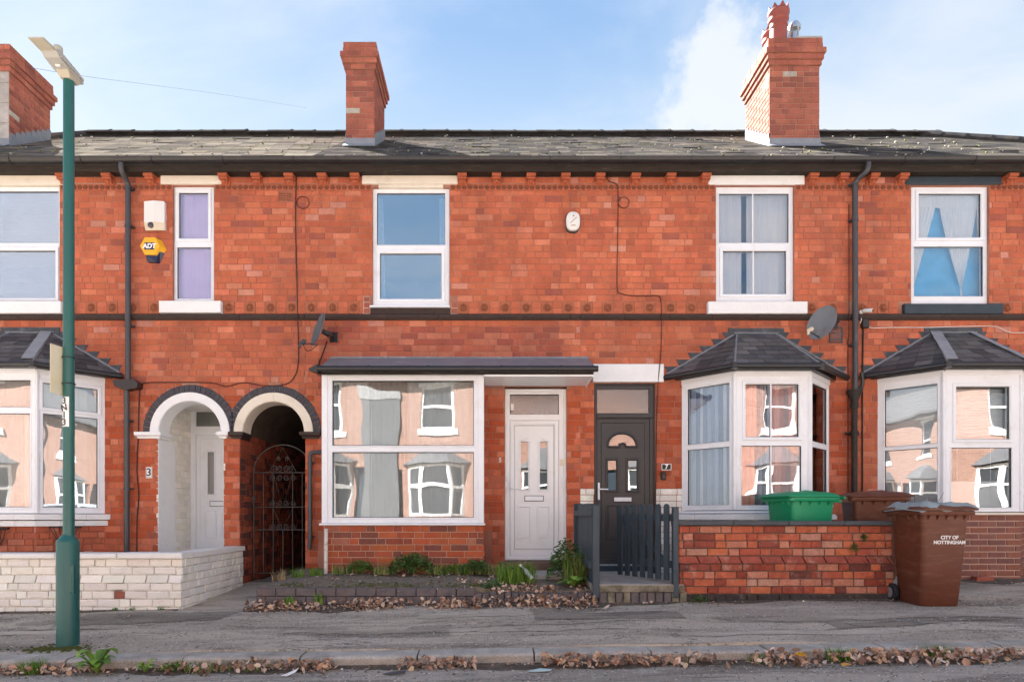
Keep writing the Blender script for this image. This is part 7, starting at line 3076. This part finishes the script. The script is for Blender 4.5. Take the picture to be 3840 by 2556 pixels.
sg = thing('road_sign', 'faded yellow and white sign plate strapped to the lamp column, seen edge-on', 'sign', (lx - .05, LY - .05, PZ(1482, LY)))
mb = MB()
z0, z1 = PZ(1482, LY), PZ(1304, LY)
mb.hexa([(lx - .046, LY, z0), (lx - .043, LY, z0), (lx - .050, LY - .20, z0), (lx - .053, LY - .20, z0)], [(lx - .046, LY, z1), (lx - .043, LY, z1), (lx - .050, LY - .20, z1), (lx - .053, LY - .20, z1)])
mb2 = MB()
pa, pb = Vector((lx - .045, LY - .01, 0)), Vector((lx - .052, LY - .145, 0))
pa = Vector((lx - .040, LY - .012, 0))
pb = Vector((lx - .056, LY - .145, 0))
Ud_, Nd_, L_ = frame_of(pb, pa)
slab_in(mb2, (pb.x, pb.y, 0), Ud_, Nd_, 0, L_, z0, z1, 0, .003)
put('plate', mb2, M_YELLOWSIGN, sg)
mb2 = MB()
slab_in(mb2, (pb.x, pb.y, 0), Ud_, Nd_, L_ * .74, L_ + .012, z0 - .002, z1 + .002, -.0032, .012)
put('backing', mb2, M_YELLOW, sg)
for v in (1341, 1439):
    mb = MB()
    mb.tube([(lx + .050 * math.cos(a_ * .6283), LY + .050 * math.sin(a_ * .6283), PZ(v, LY) - .0) for a_ in range(10)], .004, 5, closed=True)
    put('clip', mb, M_BLACK, sg)


# ================================================================== LEAVES AND WEEDS
LEAFTONES = [(.48, .34, .26), (.56, .43, .34), (.42, .27, .20), (.64, .51, .42), (.32, .19, .13), (.46, .29, .20), (.22, .13, .09), (.56, .38, .25), (.17, .10, .07)]


def leaf(mb, p, s, tone, flat=.5, ang=None):
    p = Vector(p)
    q = Matrix.Rotation(U(0, 6.283), 4, 'Z') @ Matrix.Rotation(random.gauss(0, flat), 4, 'X') @ Matrix.Rotation(random.gauss(0, flat), 4, 'Y')
    cu, cv = U(.05, .5), U(-.3, .4)
    w = U(.20, .40)
    def V(a, b, c):
        return p + (q @ Vector((a * s, b * s, c * s)))
    sp = [V(-.5, 0, cv * .4), V(-.15, 0, 0), V(.2, 0, 0), V(.55, 0, cv * .5)]
    l = [V(-.2, w, cu * w), V(.18, w * .9, cu * w)]
    r = [V(-.2, -w, cu * w), V(.18, -w * .9, cu * w)]
    mb.mesh(sp + l + r, [(0, 1, 4), (1, 2, 5, 4), (2, 3, 5), (0, 6, 1), (1, 6, 7, 2), (2, 7, 3)], jit(tone, .15))


def litter(label, spots):
    """spots: (x0, x1, yfn, spread, zfn, height, count, size)"""
    mb = MB()
    for (x0, x1, yfn, spread, zfn, hgt, cnt, size) in spots:
        hubs = [U(x0, x1) for _ in range(max(3, int((x1 - x0) / .22)))]
        for _ in range(int(cnt * 1.2)):
            x = U(x0, x1)
            if cnt > 100 and R() < .75:
                x = min(x1, max(x0, hubs[int(R() * len(hubs))] + random.gauss(0, .15)))
            y = yfn(x) + random.gauss(0, spread)
            e = max(0.0, 1 - abs(y - yfn(x)) / (2.2 * spread + 1e-6))
            z = zfn(x, y) + U(.006, .012 + hgt * e)
            leaf(mb, (x, y, z), size * random.choice((U(.3, .6), U(.6, 1.0), U(.9, 1.45))), random.choice(LEAFTONES), .75 if hgt > .02 else .25)
    o = put('leaf_litter', mb, M_LEAF, kind='stuff')
    o['label'] = label
    o['category'] = 'leaves'
    return o


gut = lambda x: KERB_Y - .10
gz_ = lambda x, y: road(x, y) + .014
pz_ = lambda x, y: ground(x, y)
def KX_(u):
    return PX(u, KERB_Y - .1)
litter('dead leaves gathered in the gutter along the kerb', [
    (KX_(-20), KX_(120), gut, .05, gz_, .05, 40, .05), (KX_(150), KX_(330), gut, .05, gz_, .05, 45, .05), (KX_(640), KX_(1230), gut, .055, gz_, .07, 260, .05),
    (KX_(1500), KX_(1780), gut, .055, gz_, .08, 150, .05), (KX_(2040), KX_(2700), gut, .055, gz_, .09, 360, .05), (KX_(2830), KX_(3840), gut, .07, gz_, .09, 620, .05),
    (KX_(1230), KX_(1500), gut, .05, gz_, .01, 14, .04), (KX_(1780), KX_(2040), gut, .05, gz_, .02, 22, .035), (KX_(330), KX_(640), gut, .05, gz_, .03, 22, .045),
    (KX_(2700), KX_(2830), gut, .04, gz_, .02, 14, .04)])
fr_ = lambda x: WY - .09
litter('dead leaves heaped against the edging bricks below the square bay', [
    (PX(940, WY), PX(1800, WY), fr_, .055, pz_, .12, 520, .05), (PX(1780, WY), PX(2225, WY), fr_, .08, pz_, .13, 380, .05),
    (PX(1850, WY), PX(2215, WY), lambda x: WY + .16, .09, lambda x, y: .36, .06, 170, .05), (PX(940, WY), PX(2225, WY), lambda x: WY - .2, .08, pz_, .01, 60, .04),
    (-.45, .5, lambda x: -1.3, .2, bedz, .03, 90, .045), (-2.4, -.2, lambda x: -.78, .14, bedz, .02, 150, .042), (-2.4, .0, lambda x: -1.3, .25, bedz, .005, 60, .035)])
litter('dry leaf scraps along the foot of the red wall', [
    (rx0, rx1 + 1.2, lambda x: WY - .08, .04, pz_, .015, 60, .042), (1.1, 2.1, lambda x: WY - .08, .03, pz_, .02, 24, .04), (4.9, 7.3, lambda x: -.75, .12, pz_, .015, 40, .045),
    (-8.5, -3.5, lambda x: WY - .08, .03, pz_, .01, 40, .035)])

def silt(label, x0, x1, ya, yb, zfn, mat):
    mb = MB()
    n = int((x1 - x0) / .08)
    rows = []
    for i in range(n + 1):
        x = lerp(x0, x1, i / n)
        w = (yb - ya) * (.55 + .3 * math.sin(x * 2.3) + .22 * math.sin(x * 7.1 + 1) + U(-.12, .12))
        w = math.copysign(max(.01, abs(w)), yb - ya)
        rows.append([(x, ya + w * t, zfn(x, ya + w * t) + h) for t, h in ((0, .022), (.35, .014), (.7, .007), (1, -.004))])
    for i in range(n):
        for k in range(3):
            q = [rows[i][k], rows[i + 1][k], rows[i + 1][k + 1], rows[i][k + 1]]
            mb.face(q[::-1] if yb < ya else q)
    for _ in range(int((x1 - x0) * 60)):
        x, t = U(x0, x1), abs(random.gauss(0, .5))
        y = ya + (yb - ya) * t
        s = U(.004, .011)
        z = zfn(x, y) + .004
        mb.mesh([(x - s, y - s, z), (x + s, y - s * .6, z), (x + s * .7, y + s, z), (x - s, y + s * .8, z), (x, y, z + s)], [(0, 1, 4), (1, 2, 4), (2, 3, 4), (3, 0, 4)])
    o = put('silt', mb, mat, kind='stuff')
    o['label'] = label
    o['category'] = 'dirt'


M_SILT = pm('silt', (.10, .080, .062), rough=1, var=.4, nscale=12, bump=1, bscale=50, dirt=(.20, .16, .125), dscale=7, dlo=.5, dhi=.7, dmax=.7, fine=.3, fscale=60)
silt('dark silt lying in the gutter along the kerb', -8.5, 9, KERB_Y + .0, KERB_Y - .24, road, M_SILT)
silt('dark grit along the foot of the white garden wall', -8.5, wx1 - .02, WY + .02, WY - .16, ground, M_SILT)
silt('dark grit along the foot of the red garden wall and entry step', 1.0, 5.1, WY + .02, WY - .24, ground, M_SILT)
silt('dark grit under the leaves by the edging bricks', -2.7, 1.1, WY + .02, WY - .24, ground, M_SILT)
silt('dark grit at the foot of the end house bay', 4.95, 8.0, -.55, -.95, ground, M_SILT)

# single leaves lying apart
loose = [(2275, 2283, .075, 'single curled brown leaf on the pavement before the grey step', LEAFTONES[1]), (482, 2318, .06, 'single pale leaf on the pavement by the white wall', LEAFTONES[3]),
         (1385, 2298, .06, 'pale leaf lying just in front of the edging bricks', LEAFTONES[3]), (3003, 2466, .10, 'yellow leaf among brown ones in the gutter', (.70, .40, .05)),
         (1745, 2345, .07, 'small dry leaf on the middle of the pavement', LEAFTONES[1]), (3690, 2491, .09, 'orange leaf low in the gutter near the road edge', (.62, .28, .06)),
         (3175, 2500, .09, 'small ochre leaf in the gutter beside the yellow leaf', (.55, .27, .06))]
for (u, v, s, lab, t) in loose:
    # drop onto the ground under that sight line
    y = -2.0
    for _ in range(30):
        x = PX(u, y)
        g_ = ground(x, y) if y > KERB_Y else road(x, y) + .06
        s_ = (1.2 - g_) / ((v - CV) * K)
        y = (s_ - 1) * D
        y = max(-4.6, min(-1.8, y))
    mb = MB()
    leaf(mb, (0, 0, .02), s, t, .25)
    g_ = ground(PX(u, y), y) if y > KERB_Y else road(PX(u, y), y) + .06
    o = put('leaf', mb, M_LEAF, at=(0, 0, 0))
    o.location = (PX(u, y), y, g_)
    tag(o, lab, 'leaf')


def blade(mb, p, h, lean, w, tone):
    p = Vector(p)
    a = U(0, 6.283)
    d = Vector((math.cos(a), math.sin(a), 0))
    s = Vector((-d.y, d.x, 0)) * w
    p1, p2 = p + d * lean * .35 * h + Vector((0, 0, h * .6)), p + d * lean * h + Vector((0, 0, h * (1 - .3 * lean)))
    mb.mesh([p - s, p + s, p1 + s * .7, p1 - s * .7, p2], [(0, 1, 2, 3), (3, 2, 4)], jit(tone, .2))


GREENS = [(.12, .23, .03), (.15, .28, .04), (.09, .18, .03), (.19, .32, .05)]
DEEP = [(.055, .125, .03), (.07, .155, .035), (.045, .10, .028), (.09, .17, .04)]


def grass_tuft(name, label, x, y, z, r, h, n, tones=GREENS, dry=0, cat='grass'):
    mb = MB()
    for _ in range(n):
        a, q = U(0, 6.283), r * math.sqrt(R())
        t = random.choice(tones)
        if R() < dry:
            t = (.34, .27, .13)
        blade(mb, (x + q * math.cos(a), y + q * math.sin(a) * .6, z), h * U(.5, 1.1), U(.1, .9), U(.003, .006), t)
    return tag(put(name, mb, M_GREEN), label, cat)


def leafy(name, label, x, y, z, rx, ry, h, n, size, tones=DEEP, cat='weed', dome=True):
    mb = MB()
    for k in range(max(5, n // 40)):
        a, q = U(0, 6.283), U(0, .7)
        mb.tube([(x + q * rx * .3 * math.cos(a), y + q * ry * .3 * math.sin(a), z), (x + q * rx * math.cos(a), y + q * ry * math.sin(a), z + h * U(.5, .95))], .003, 4, tone=(.08, .12, .03))
    for _ in range(n):
        a, q = U(0, 6.283), math.sqrt(R())
        hh = math.sqrt(max(0, 1 - q * q)) if dome else U(.3, 1)
        p = Vector((x + q * rx * math.cos(a), y + q * ry * math.sin(a), z + .01 + h * hh * U(.35, 1.05)))
        s = size * U(.6, 1.3)
        m = Matrix.Rotation(U(0, 6.283), 3, 'Z') @ Matrix.Rotation(U(-.9, .9), 3, 'X') @ Matrix.Rotation(U(-.6, .6), 3, 'Y')
        vs = [p + m @ Vector(v) for v in ((-s, 0, 0), (-s * .2, s * .42, .1 * s), (s * .5, s * .3, 0), (s, 0, -.15 * s), (s * .5, -s * .3, 0), (-s * .2, -s * .42, .1 * s))]
        mb.mesh(vs, [(0, 5, 1), (1, 5, 4, 2), (2, 4, 3)], jit(random.choice(tones), .2))
    return tag(put(name, mb, M_GREEN), label, cat)


def rosette_weed(label, x, y, z, r, n, tones=GREENS, h=.5, name='broad_leaf_weed'):
    mb = MB()
    for k in range(n):
        a = 6.283 * k / n + U(-.3, .3)
        l = r * U(.7, 1.1)
        d = Vector((math.cos(a), math.sin(a), 0))
        s = Vector((-d.y, d.x, 0))
        hh = l * h * U(.7, 1.4)
        pts = []
        for t, w in ((0, .02), (.3, .10), (.6, .20), (.85, .16), (1, .0)):
            c = Vector((x, y, z)) + d * l * t + Vector((0, 0, hh * math.sin(t * 2.3)))
            pts.append((c - s * l * w, c + s * l * w))
        t_ = jit(random.choice(tones), .15)
        for (a0, b0), (a1, b1) in zip(pts, pts[1:]):
            mb.mesh([a0, b0, b1, a1], [(0, 1, 2, 3)], t_)
    return tag(put(name, mb, M_GREEN), label, 'weed')


yb = -.72
leafy('weed', 'low feathery green weed under the square bay, next to the white pipe stub', PX(1350, yb), yb, .47, .19, .12, .16, 560, .018, [(.07, .17, .02), (.09, .21, .025), (.05, .12, .02)])
leafy('weed', 'large dark green leafy weed against the brick base of the square bay', PX(1545, yb), yb, .47, .30, .18, .25, 1200, .022)
leafy('weed', 'small bright weed patch beside the large dark weed', PX(1700, yb), yb, .47, .18, .10, .11, 420, .017, [(.08, .19, .02), (.10, .22, .03)])
leafy('weed', 'dark weed at the corner of the square bay near the white door', PX(1785, yb), yb, .47, .20, .14, .17, 520, .022)
grass_tuft('grass_tuft', 'bright grass clump with a clear bottle below the white door', PX(1935, -1.2), -1.2, .40, .23, .30, 620)
leafy('weed', 'bushy dark weed beside the blue boarded fence', PX(2125, -1.0), -1.0, .40, .24, .24, .50, 1000, .028, DEEP)
grass_tuft('grass_tuft', 'tall thin grass rising against the boarded fence', PX(2165, -1.25), -1.25, .38, .15, .46, 240, dry=.3)
for (u_, n_, lab_) in ((1290, 60, 'straggly stems between the pipe stub and the first weed'), (1440, 80, 'straggly dry and green stems between two weeds under the bay'), (1640, 90, 'straggly stems just beside the large dark weed'),
                       (1740, 70, 'straggly thin grass near the bay corner weed'), (1830, 80, 'dry straw and stems at the bay corner')):
    grass_tuft('straggly_weed', lab_, PX(u_, -.75), -.75, .465, .15, .15, n_ * 2, tones=GREENS + DEEP, dry=.35, cat='weed')
rosette_weed('bright broad-leaved weed at the foot of the fence post', PX(2150, -1.45), -1.45, .37, .21, 18)
leafy('weed', 'low green weed spilling over the edging near the grass clump', PX(1845, -1.55), -1.55, .37, .13, .09, .09, 240, .018)
grass_tuft('grass_tuft', 'small green tuft in the passage mouth beside dry stalks', PX(1115, -.9), -.9, .42, .08, .16, 80)
grass_tuft('grass_tuft', 'short green tuft beside the white pipe stub', PX(1185, -.75), -.75, .44, .09, .14, 90)
grass_tuft('dry_grass', 'dry straw stalks at the corner of the raised bed', PX(1050, -1.1), -1.1, .41, .09, .18, 70, tones=[(.38, .30, .17), (.30, .22, .12)])
grass_tuft('grass_tuft', 'little tuft growing between the leaves by the edging bricks', PX(1085, WY - .05), WY - .05, .23, .06, .12, 50)
grass_tuft('grass_tuft', 'thin upright tuft in front of the edging bricks', PX(1195, WY - .05), WY - .05, .23, .04, .17, 40)
gy = KERB_Y - .09
def gk(u):
    return PX(u, gy), gy, road(PX(u, gy), gy)
for (u, kind, lab) in ((365, 'r', 'leafy green weed in the gutter near the lamp column'), (110, 'g', 'green tuft in the gutter at the picture corner'), (660, 'm', 'mossy green weed patch along the kerb foot'),
                       (545, 'r2', 'small leafy weed between the gutter weed patches'), (760, 'g2', 'grass strip growing from the kerb foot above leaves'), (950, 'g3', 'sparse grass blades over the leaf heap by the kerb'),
                       (3160, 'g4', 'green grass tuft in the gutter below the brown bin'), (3540, 'g5', 'bright spreading grass tuft in the gutter, farthest along the kerb'), (2550, 'g6', 'thin grass sprig at the end of a leaf heap'),
                       (2860, 'g7', 'grass sprig by the kerb beside the yellow leaf')):
    x, y, z = gk(u)
    if kind == 'r':
        rosette_weed(lab, x, y, z, .16, 22, h=.9)
    elif kind == 'r2':
        rosette_weed(lab, x, y, z, .09, 12, h=.8)
    elif kind == 'm':
        leafy('weed', lab, x, y, z, .14, .05, .08, 240, .014, [(.07, .16, .015), (.09, .19, .02)])
    else:
        grass_tuft('grass_tuft', lab, x, y + .04, z, .20 if kind in ('g2', 'g3') else .10, .13 if kind in ('g', 'g4', 'g5') else .09, 130 if kind in ('g4', 'g5', 'g', 'g2') else 50,
                   dry=.35 if kind in ('g2', 'g3', 'g7') else .05)
leafy('wall_weed', 'ferny weed growing from the red wall joints, upper of two', PX(3240, WY), WY - .015, PZ(2032, WY), .045, .03, .10, 70, .015)
leafy('wall_weed', 'ferny weed growing from the red wall joints, lower of two', PX(3202, WY), WY - .015, PZ(2068, WY), .05, .03, .09, 80, .015)
leafy('weed', 'small creeping weed at the foot of the red wall', PX(2620, WY), WY - .05, ground(2.2, WY), .12, .04, .09, 110, .014)
for (u, lab) in ((435, 'tiny green sprig at the foot of the white wall'), (500, 'second tiny sprig along the white wall foot, beside the loose leaf'), (605, 'tiny sprig at the corner of the white wall')):
    leafy('weed', lab, PX(u, WY), WY - .02, ground(PX(u, WY), WY), .035, .02, .045, 30, .012, GREENS)
# dry twiggy plant behind the bins
mb = MB()
tx, ty = PX(3445, -.98), -.98
for k in range(34):
    a = U(-1, 1)
    p = Vector((tx + U(-.06, .06), ty + U(-.05, .05), .44))
    t1 = p + Vector((a * .12, U(-.05, .05), U(.5, .7)))
    t2 = t1 + Vector((a * .22, U(-.06, .06), U(.1, .42)))
    mb.tube([p, t1, t2], [.005, .004, .002], 4)
tag(put('dry_plant', mb, M_STEM), 'dry twiggy plant rising behind the covered brown bin', 'plant')
# moss round the lamp foot
mb = MB()
for _ in range(900):
    a, q = U(0, 6.283), abs(random.gauss(0, .5))
    x, y = lx + .05 + q * .34 * math.cos(a), LY - .10 + q * .13 * math.sin(a)
    s = U(.006, .016)
    z = ground(x, y) - .002
    mb.mesh([(x - s, y - s, z), (x + s, y - s, z), (x + s, y + s, z), (x - s, y + s, z), (x, y, z + s * U(.6, 1.4))], [(0, 1, 4), (1, 2, 4), (2, 3, 4), (3, 0, 4)])
o = put('moss', mb, M_MOSS, kind='stuff')
o['label'] = 'green moss spreading round the foot of the lamp column'
o['category'] = 'moss'
mb = MB()
for _ in range(700):
    x, y = U(-2.4, .2), WY + .1 + abs(random.gauss(0, .16))
    s = U(.006, .016)
    z = bedz(x, y) - .002
    mb.mesh([(x - s, y - s, z), (x + s, y - s, z), (x + s, y + s, z), (x - s, y + s, z), (x, y, z + s)], [(0, 1, 4), (1, 2, 4), (2, 3, 4), (3, 0, 4)])
o = put('moss', mb, M_MOSS, kind='stuff')
o['label'] = 'dark moss over the raised bed behind the edging bricks'
o['category'] = 'moss'

# litter
bt_ = thing('plastic_bottle', 'crushed clear plastic bottle lying in the bright grass clump', 'bottle', (PX(1955, -1.28), -1.28, .42))
o_ = bt_.location
mb = MB()
pts = [(o_.x + t * .13, o_.y - t * .01, o_.z + .19 - t * .15) for t in (0, .12, .2, .3, .5, .75, .97, 1)]
mb.tube(pts, [.012, .013, .014, .028, .031, .027, .03, .02], 10)
put('body', mb, pm('cloudy_plastic', (.36, .46, .43), rough=.25, spec=.6), bt_)
mb = MB()
mb.tube([pts[0], (pts[0][0] - .018, pts[0][1], pts[0][2] + .018)], .015, 8)
put('cap', mb, M_STICKER, bt_)


def scrap(name, label, cat, u, v, pts, mat, h=.012):
    y = -4.0
    for _ in range(30):
        x = PX(u, y)
        g_ = ground(x, y) if y > KERB_Y else road(x, y)
        y = max(-4.5, min(-1.9, ((1.2 - g_) / ((v - CV) * K) - 1) * D))
    x = PX(u, y)
    g_ = (ground(x, y) if y > KERB_Y else road(x, y)) + .004
    mb = MB()
    n = len(pts)
    vs = [(x + a, y + b, g_ + abs(c)) for a, b, c in pts] + [(x + a, y + b, g_ + abs(c) + .004) for a, b, c in pts]
    mb.mesh(vs, [tuple(range(n))[::-1], tuple(range(n, 2 * n))] + [(i, (i + 1) % n, n + (i + 1) % n, n + i) for i in range(n)])
    return tag(put(name, mb, mat), label, cat)


scrap('paper_scrap', 'crumpled white paper scrap in the gutter leaves', 'litter', 1080, 2534, [(-.05, 0, 0), (0, -.03, .005), (.06, -.01, .03), (.07, .03, .05), (.02, .02, .02)], M_STICKER)
scrap('plastic_scrap', 'pale blue plastic scrap flat on the road edge', 'litter', 2025, 2518, [(-.09, 0, 0), (-.03, -.025, .004), (.07, -.02, .01), (.09, .01, .012), (0, .025, .015)], pm('pale_blue', (.42, .58, .60), rough=.5))
scrap('slate_chip', 'grey flat chip lying in the gutter between leaf heaps', 'litter', 1480, 2528, [(-.09, 0, 0), (-.02, -.03, .004), (.08, -.02, .01), (.08, .02, .02), (-.02, .02, .012)], M_PIPE)
mb = MB()
yb_ = -.68
brick_shape(mb, .23, .07, .10, .006, (.34, .10, .07), Matrix.Translation((PX(3697, yb_), yb_, ground(6.2, yb_) + .033)) @ Matrix.Rotation(.06, 4, 'Z'), .004)
tag(put('loose_brick', mb, M_OLDBRICK), 'loose red brick lying at the foot of the end house bay', 'brick')

# ================================================================== ACROSS THE STREET (seen mirrored in the windows)
FY = -14.0
sill_m = pm('far_white', (.80, .79, .77), rough=.6, var=.05)
for i in range(14):
    x0 = -27.3 + 3.9 * i
    x1 = x0 + 3.9
    wc = x0 + 2.05                    # window axis
    h = thing('terraced_house', 'sunlit red brick house across the street, mirrored in the windows', 'house', ((x0 + x1) / 2, FY, .1), 'houses across the street')
    z0 = KX * x0
    mb = MB()
    up = (wc - .55, wc + .55, 4.15, 5.75)
    dn = (wc - 1.0, wc + .95, 1.2, 2.95)
    dr = (x1 - .80, x1 - .02 - .1, .2, 2.85) if i % 2 else (x0 + .1, x0 + .82, .2, 2.85)
    O = Vector((x1, FY, 0))
    Ud, Nd = Vector((-1, 0, 0)), Vector((0, 1, 0))
    hol = [(x1 - q[1], x1 - q[0], q[2], q[3]) for q in (up, dn, dr)]
    plate(mb, O, Ud, Nd, 0, 3.9, -.3, 6.0, hol, .25)
    mb.box(x0, x1, FY - 7.2, FY - 7, -.3, 6.0)
    put('wall', mb, M_FARBRICK, h)
    mb = MB()
    mb.prism([(x0, FY + .3, 5.9), (x0, FY + .3, 6.0), (x0, FY - 3.6, 8.7), (x0, FY - 7.4, 6.0), (x0, FY - 7.4, 5.9)], (3.9, 0, 0))
    put('roof', mb, M_FARROOF, h)
    mb = MB()
    mb.box(x0, x1, FY + .02, FY + .12, 5.86, 5.99)
    put('gutter', mb, M_BLACK, h)
    mb = MB()
    hu = hol[0]
    plate(mb, O, Ud, Nd, hu[0], hu[1], hu[2], hu[3], [(hu[0] + .08, hu[1] - .08, hu[2] + .08, (hu[2] + hu[3]) / 2 - .04), (hu[0] + .08, hu[1] - .08, (hu[2] + hu[3]) / 2 + .04, hu[3] - .08)], .08, -.05)
    wn = put('window', mb, sill_m, h)
    mb = MB()
    slab_in(mb, O, Ud, Nd, hu[0], hu[1], hu[2], hu[3], -.09, .02)
    put('pane', mb, M_FARGLASS, wn)
    for (za, zb2) in ((up[2] - .2, up[2]), (up[3], up[3] + .24)):
        mb = MB()
        slab_in(mb, O, Ud, Nd, hu[0] - .15, hu[1] + .15, za, zb2, .04, .1)
        put('sill', mb, sill_m, wn)
    # canted bay
    bx = [(x1 - hol[1][0], FY), (x1 - hol[1][0] - .5, FY + .5), (x1 - hol[1][1] + .5, FY + .5), (x1 - hol[1][1], FY)]
    fm, gm = MB(), MB()
    for k in range(3):
        Ub, Nb, Lb = frame_of(bx[k], bx[k + 1])
        Ob = Vector((*bx[k], 0))
        plate(fm, Ob, Ub, Nb, 0, Lb, 1.15, 2.95, [(.09, Lb - .09, 1.25, 2.15), (.09, Lb - .09, 2.24, 2.85)], .06)
        slab_in(gm, Ob, Ub, Nb, .05, Lb - .05, 1.2, 2.9, -.05, .01)
    bw = put('bay_window', fm, sill_m, h)
    put('pane', gm, M_FARGLASS, bw)
    bb = MB()
    bb.prism([(*p, -.3) for p in bx], (0, 0, 1.44))
    put('bay_base', bb, M_FARBRICK, h)
    rb = MB()
    ee = [Vector((bx[0][0] + .2, FY, 3.0)), Vector((bx[1][0] + .05, FY + .62, 3.0)), Vector((bx[2][0] - .05, FY + .62, 3.0)), Vector((bx[3][0] - .2, FY, 3.0))]
    tt = [Vector((bx[1][0] - .2, FY, 3.6)), Vector((bx[2][0] + .2, FY, 3.6))]
    for f in ([ee[0], ee[1], tt[0]], [ee[1], ee[2], tt[1], tt[0]], [ee[2], ee[3], tt[1]], [ee[3], ee[2], ee[1], ee[0]]):
        rb.face(f)
    put('bay_roof', rb, M_FARROOF, h)
    mb = MB()
    hd = hol[2]
    slab_in(mb, O, Ud, Nd, hd[0], hd[1], hd[2], hd[3], -.12, .06)
    put('door', mb, (M_GREYDOOR, sill_m, M_NAVY)[i % 3], h)
    if x0 < -4 < x1:
        mb = MB()
        mb.box(-4.45, -3.22, FY - .3, FY + .06, .2, 5.25)
        put('render_panel', mb, pm('mirror_band_dark', (.15, .155, .16), rough=.9, var=.12, nscale=3), h)  # added dark panel, shaped to mirror as a grey band in the square bay
        mb = MB()
        mb.box(-4.5, -3.17, FY - .3, FY + .08, 5.26, 5.56)
        put('lintel', mb, pm('mirror_band_grey', (.32, .32, .32), rough=.9), h)  # added paler top end for that mirrored band
    if i % 2 == 0:
        mb = MB()
        mb.tube([(x1, FY + .07, .2), (x1, FY + .07, 5.9)], .05, 6)
        put('drainpipe', mb, M_BLACK, h)
    if i % 2 == 1:
        mb = MB()
        mb.box(x1 - .5, x1 + .4, FY - 3.9, FY - 3.0, 7.6, 9.6)
        put('chimney', mb, M_FARBRICK, h)


def parked_car(label, x, y, mat, back=0):
    c = thing('parked_car', label, 'car', (x, y, road(x, y)))
    z = road(x, y)
    L_, W_ = 4.1, 1.74
    lower = [(-2.05, .25), (-2.05, .62), (-1.95, .80), (-1.15, .93), (1.35, .98), (1.98, .95), (2.05, .70), (2.05, .25)]
    mb = MB()

    def skin(prof, hw0, hw1):
        n = len(prof)
        a = [(x + px, y - hw(pz, hw0, hw1), z + pz) for px, pz in prof]
        b = [(x + px, y + hw(pz, hw0, hw1), z + pz) for px, pz in prof]
        mb.mesh(a + b, [tuple(range(n)), tuple(range(n, 2 * n))[::-1]] + [(i, n + i, n + (i + 1) % n, (i + 1) % n) for i in range(n)])

    def hw(pz, h0, h1):
        return lerp(h0, h1, max(0, min(1, (pz - .9) / .55)))
    skin(lower, W_ / 2, W_ / 2 - .10)
    cabin = [(-1.20, .92), (-.55, 1.36), (-.25, 1.43), (.85, 1.45), (1.30, 1.36), (1.85, .94)]
    skin(cabin, W_ / 2 - .04, W_ / 2 - .22)
    put('body', mb, mat, c)
    for sg in (-1, 1):
        for px0, px1, pt0, pt1 in ((-1.0, -.05, -.50, -.05), (.02, .95, .02, .85), (1.02, 1.55, .93, 1.22)):
            g = MB()
            ya, yb = y + sg * (W_ / 2 - .045 + .008), y + sg * (W_ / 2 - .19 + .004)
            p = [(x + px0, ya, z + .97), (x + px1, ya, z + .97), (x + pt1, yb, z + 1.34), (x + pt0, yb, z + 1.34)]
            g.prism(p if sg < 0 else p[::-1], (0, -sg * .004, 0))
            put('side_window', g, M_FARGLASS, c)
    for (pa, pb) in (((-1.18, .96), (-.60, 1.34)), ((1.80, .98), (1.34, 1.34))):
        g = MB()
        o = -.012 if pa[0] < 0 else .012
        g.prism([(x + pa[0] + o, y - .70, z + pa[1] + .01), (x + pa[0] + o, y + .70, z + pa[1] + .01), (x + pb[0] + o, y + .60, z + pb[1] + .01), (x + pb[0] + o, y - .60, z + pb[1] + .01)], (0, 0, .006))
        put('windscreen', g, M_FARGLASS, c)
    for sx in (-1.28, 1.28):
        for sy in (-1, 1):
            w = MB()
            w.lathe([(.20, -.10), (.30, -.09), (.31, 0), (.30, .09), (.20, .10)], (x + sx, y + sy * (W_ / 2 - .09), z + .31), 20, axis='y')
            wo = put('wheel', w, M_RUBBER, c)
            w = MB()
            w.lathe([(.19, -.102), (.05, -.106), (.05, .106), (.19, .102)], (x + sx, y + sy * (W_ / 2 - .09), z + .31), 14, axis='y')
            put('rim', w, M_RIM, wo)
    for sx in (-2.02, 2.02):
        for sy in (-.62, .62):
            l = MB()
            l.cbox(x + sx - .05, x + sx + .05, y + sy - .16, y + sy + .16, z + .64, z + .78, .02)
            put('headlight' if sx < 0 else 'tail_light', l, M_STICKER if sx < 0 else pm('red_lens', (.4, .02, .02), rough=.3), c)
    return c


parked_car('silver car parked across the road, mirrored in the windows at one end', -8.3, -9.2, pm('silver_paint', (.48, .49, .50), rough=.3, var=.03, metal=.3))
parked_car('pale blue grey car parked across the road, mirrored in the end bay', 9.4, -9.2, pm('pale_car_paint', (.42, .46, .50), rough=.3, var=.03))
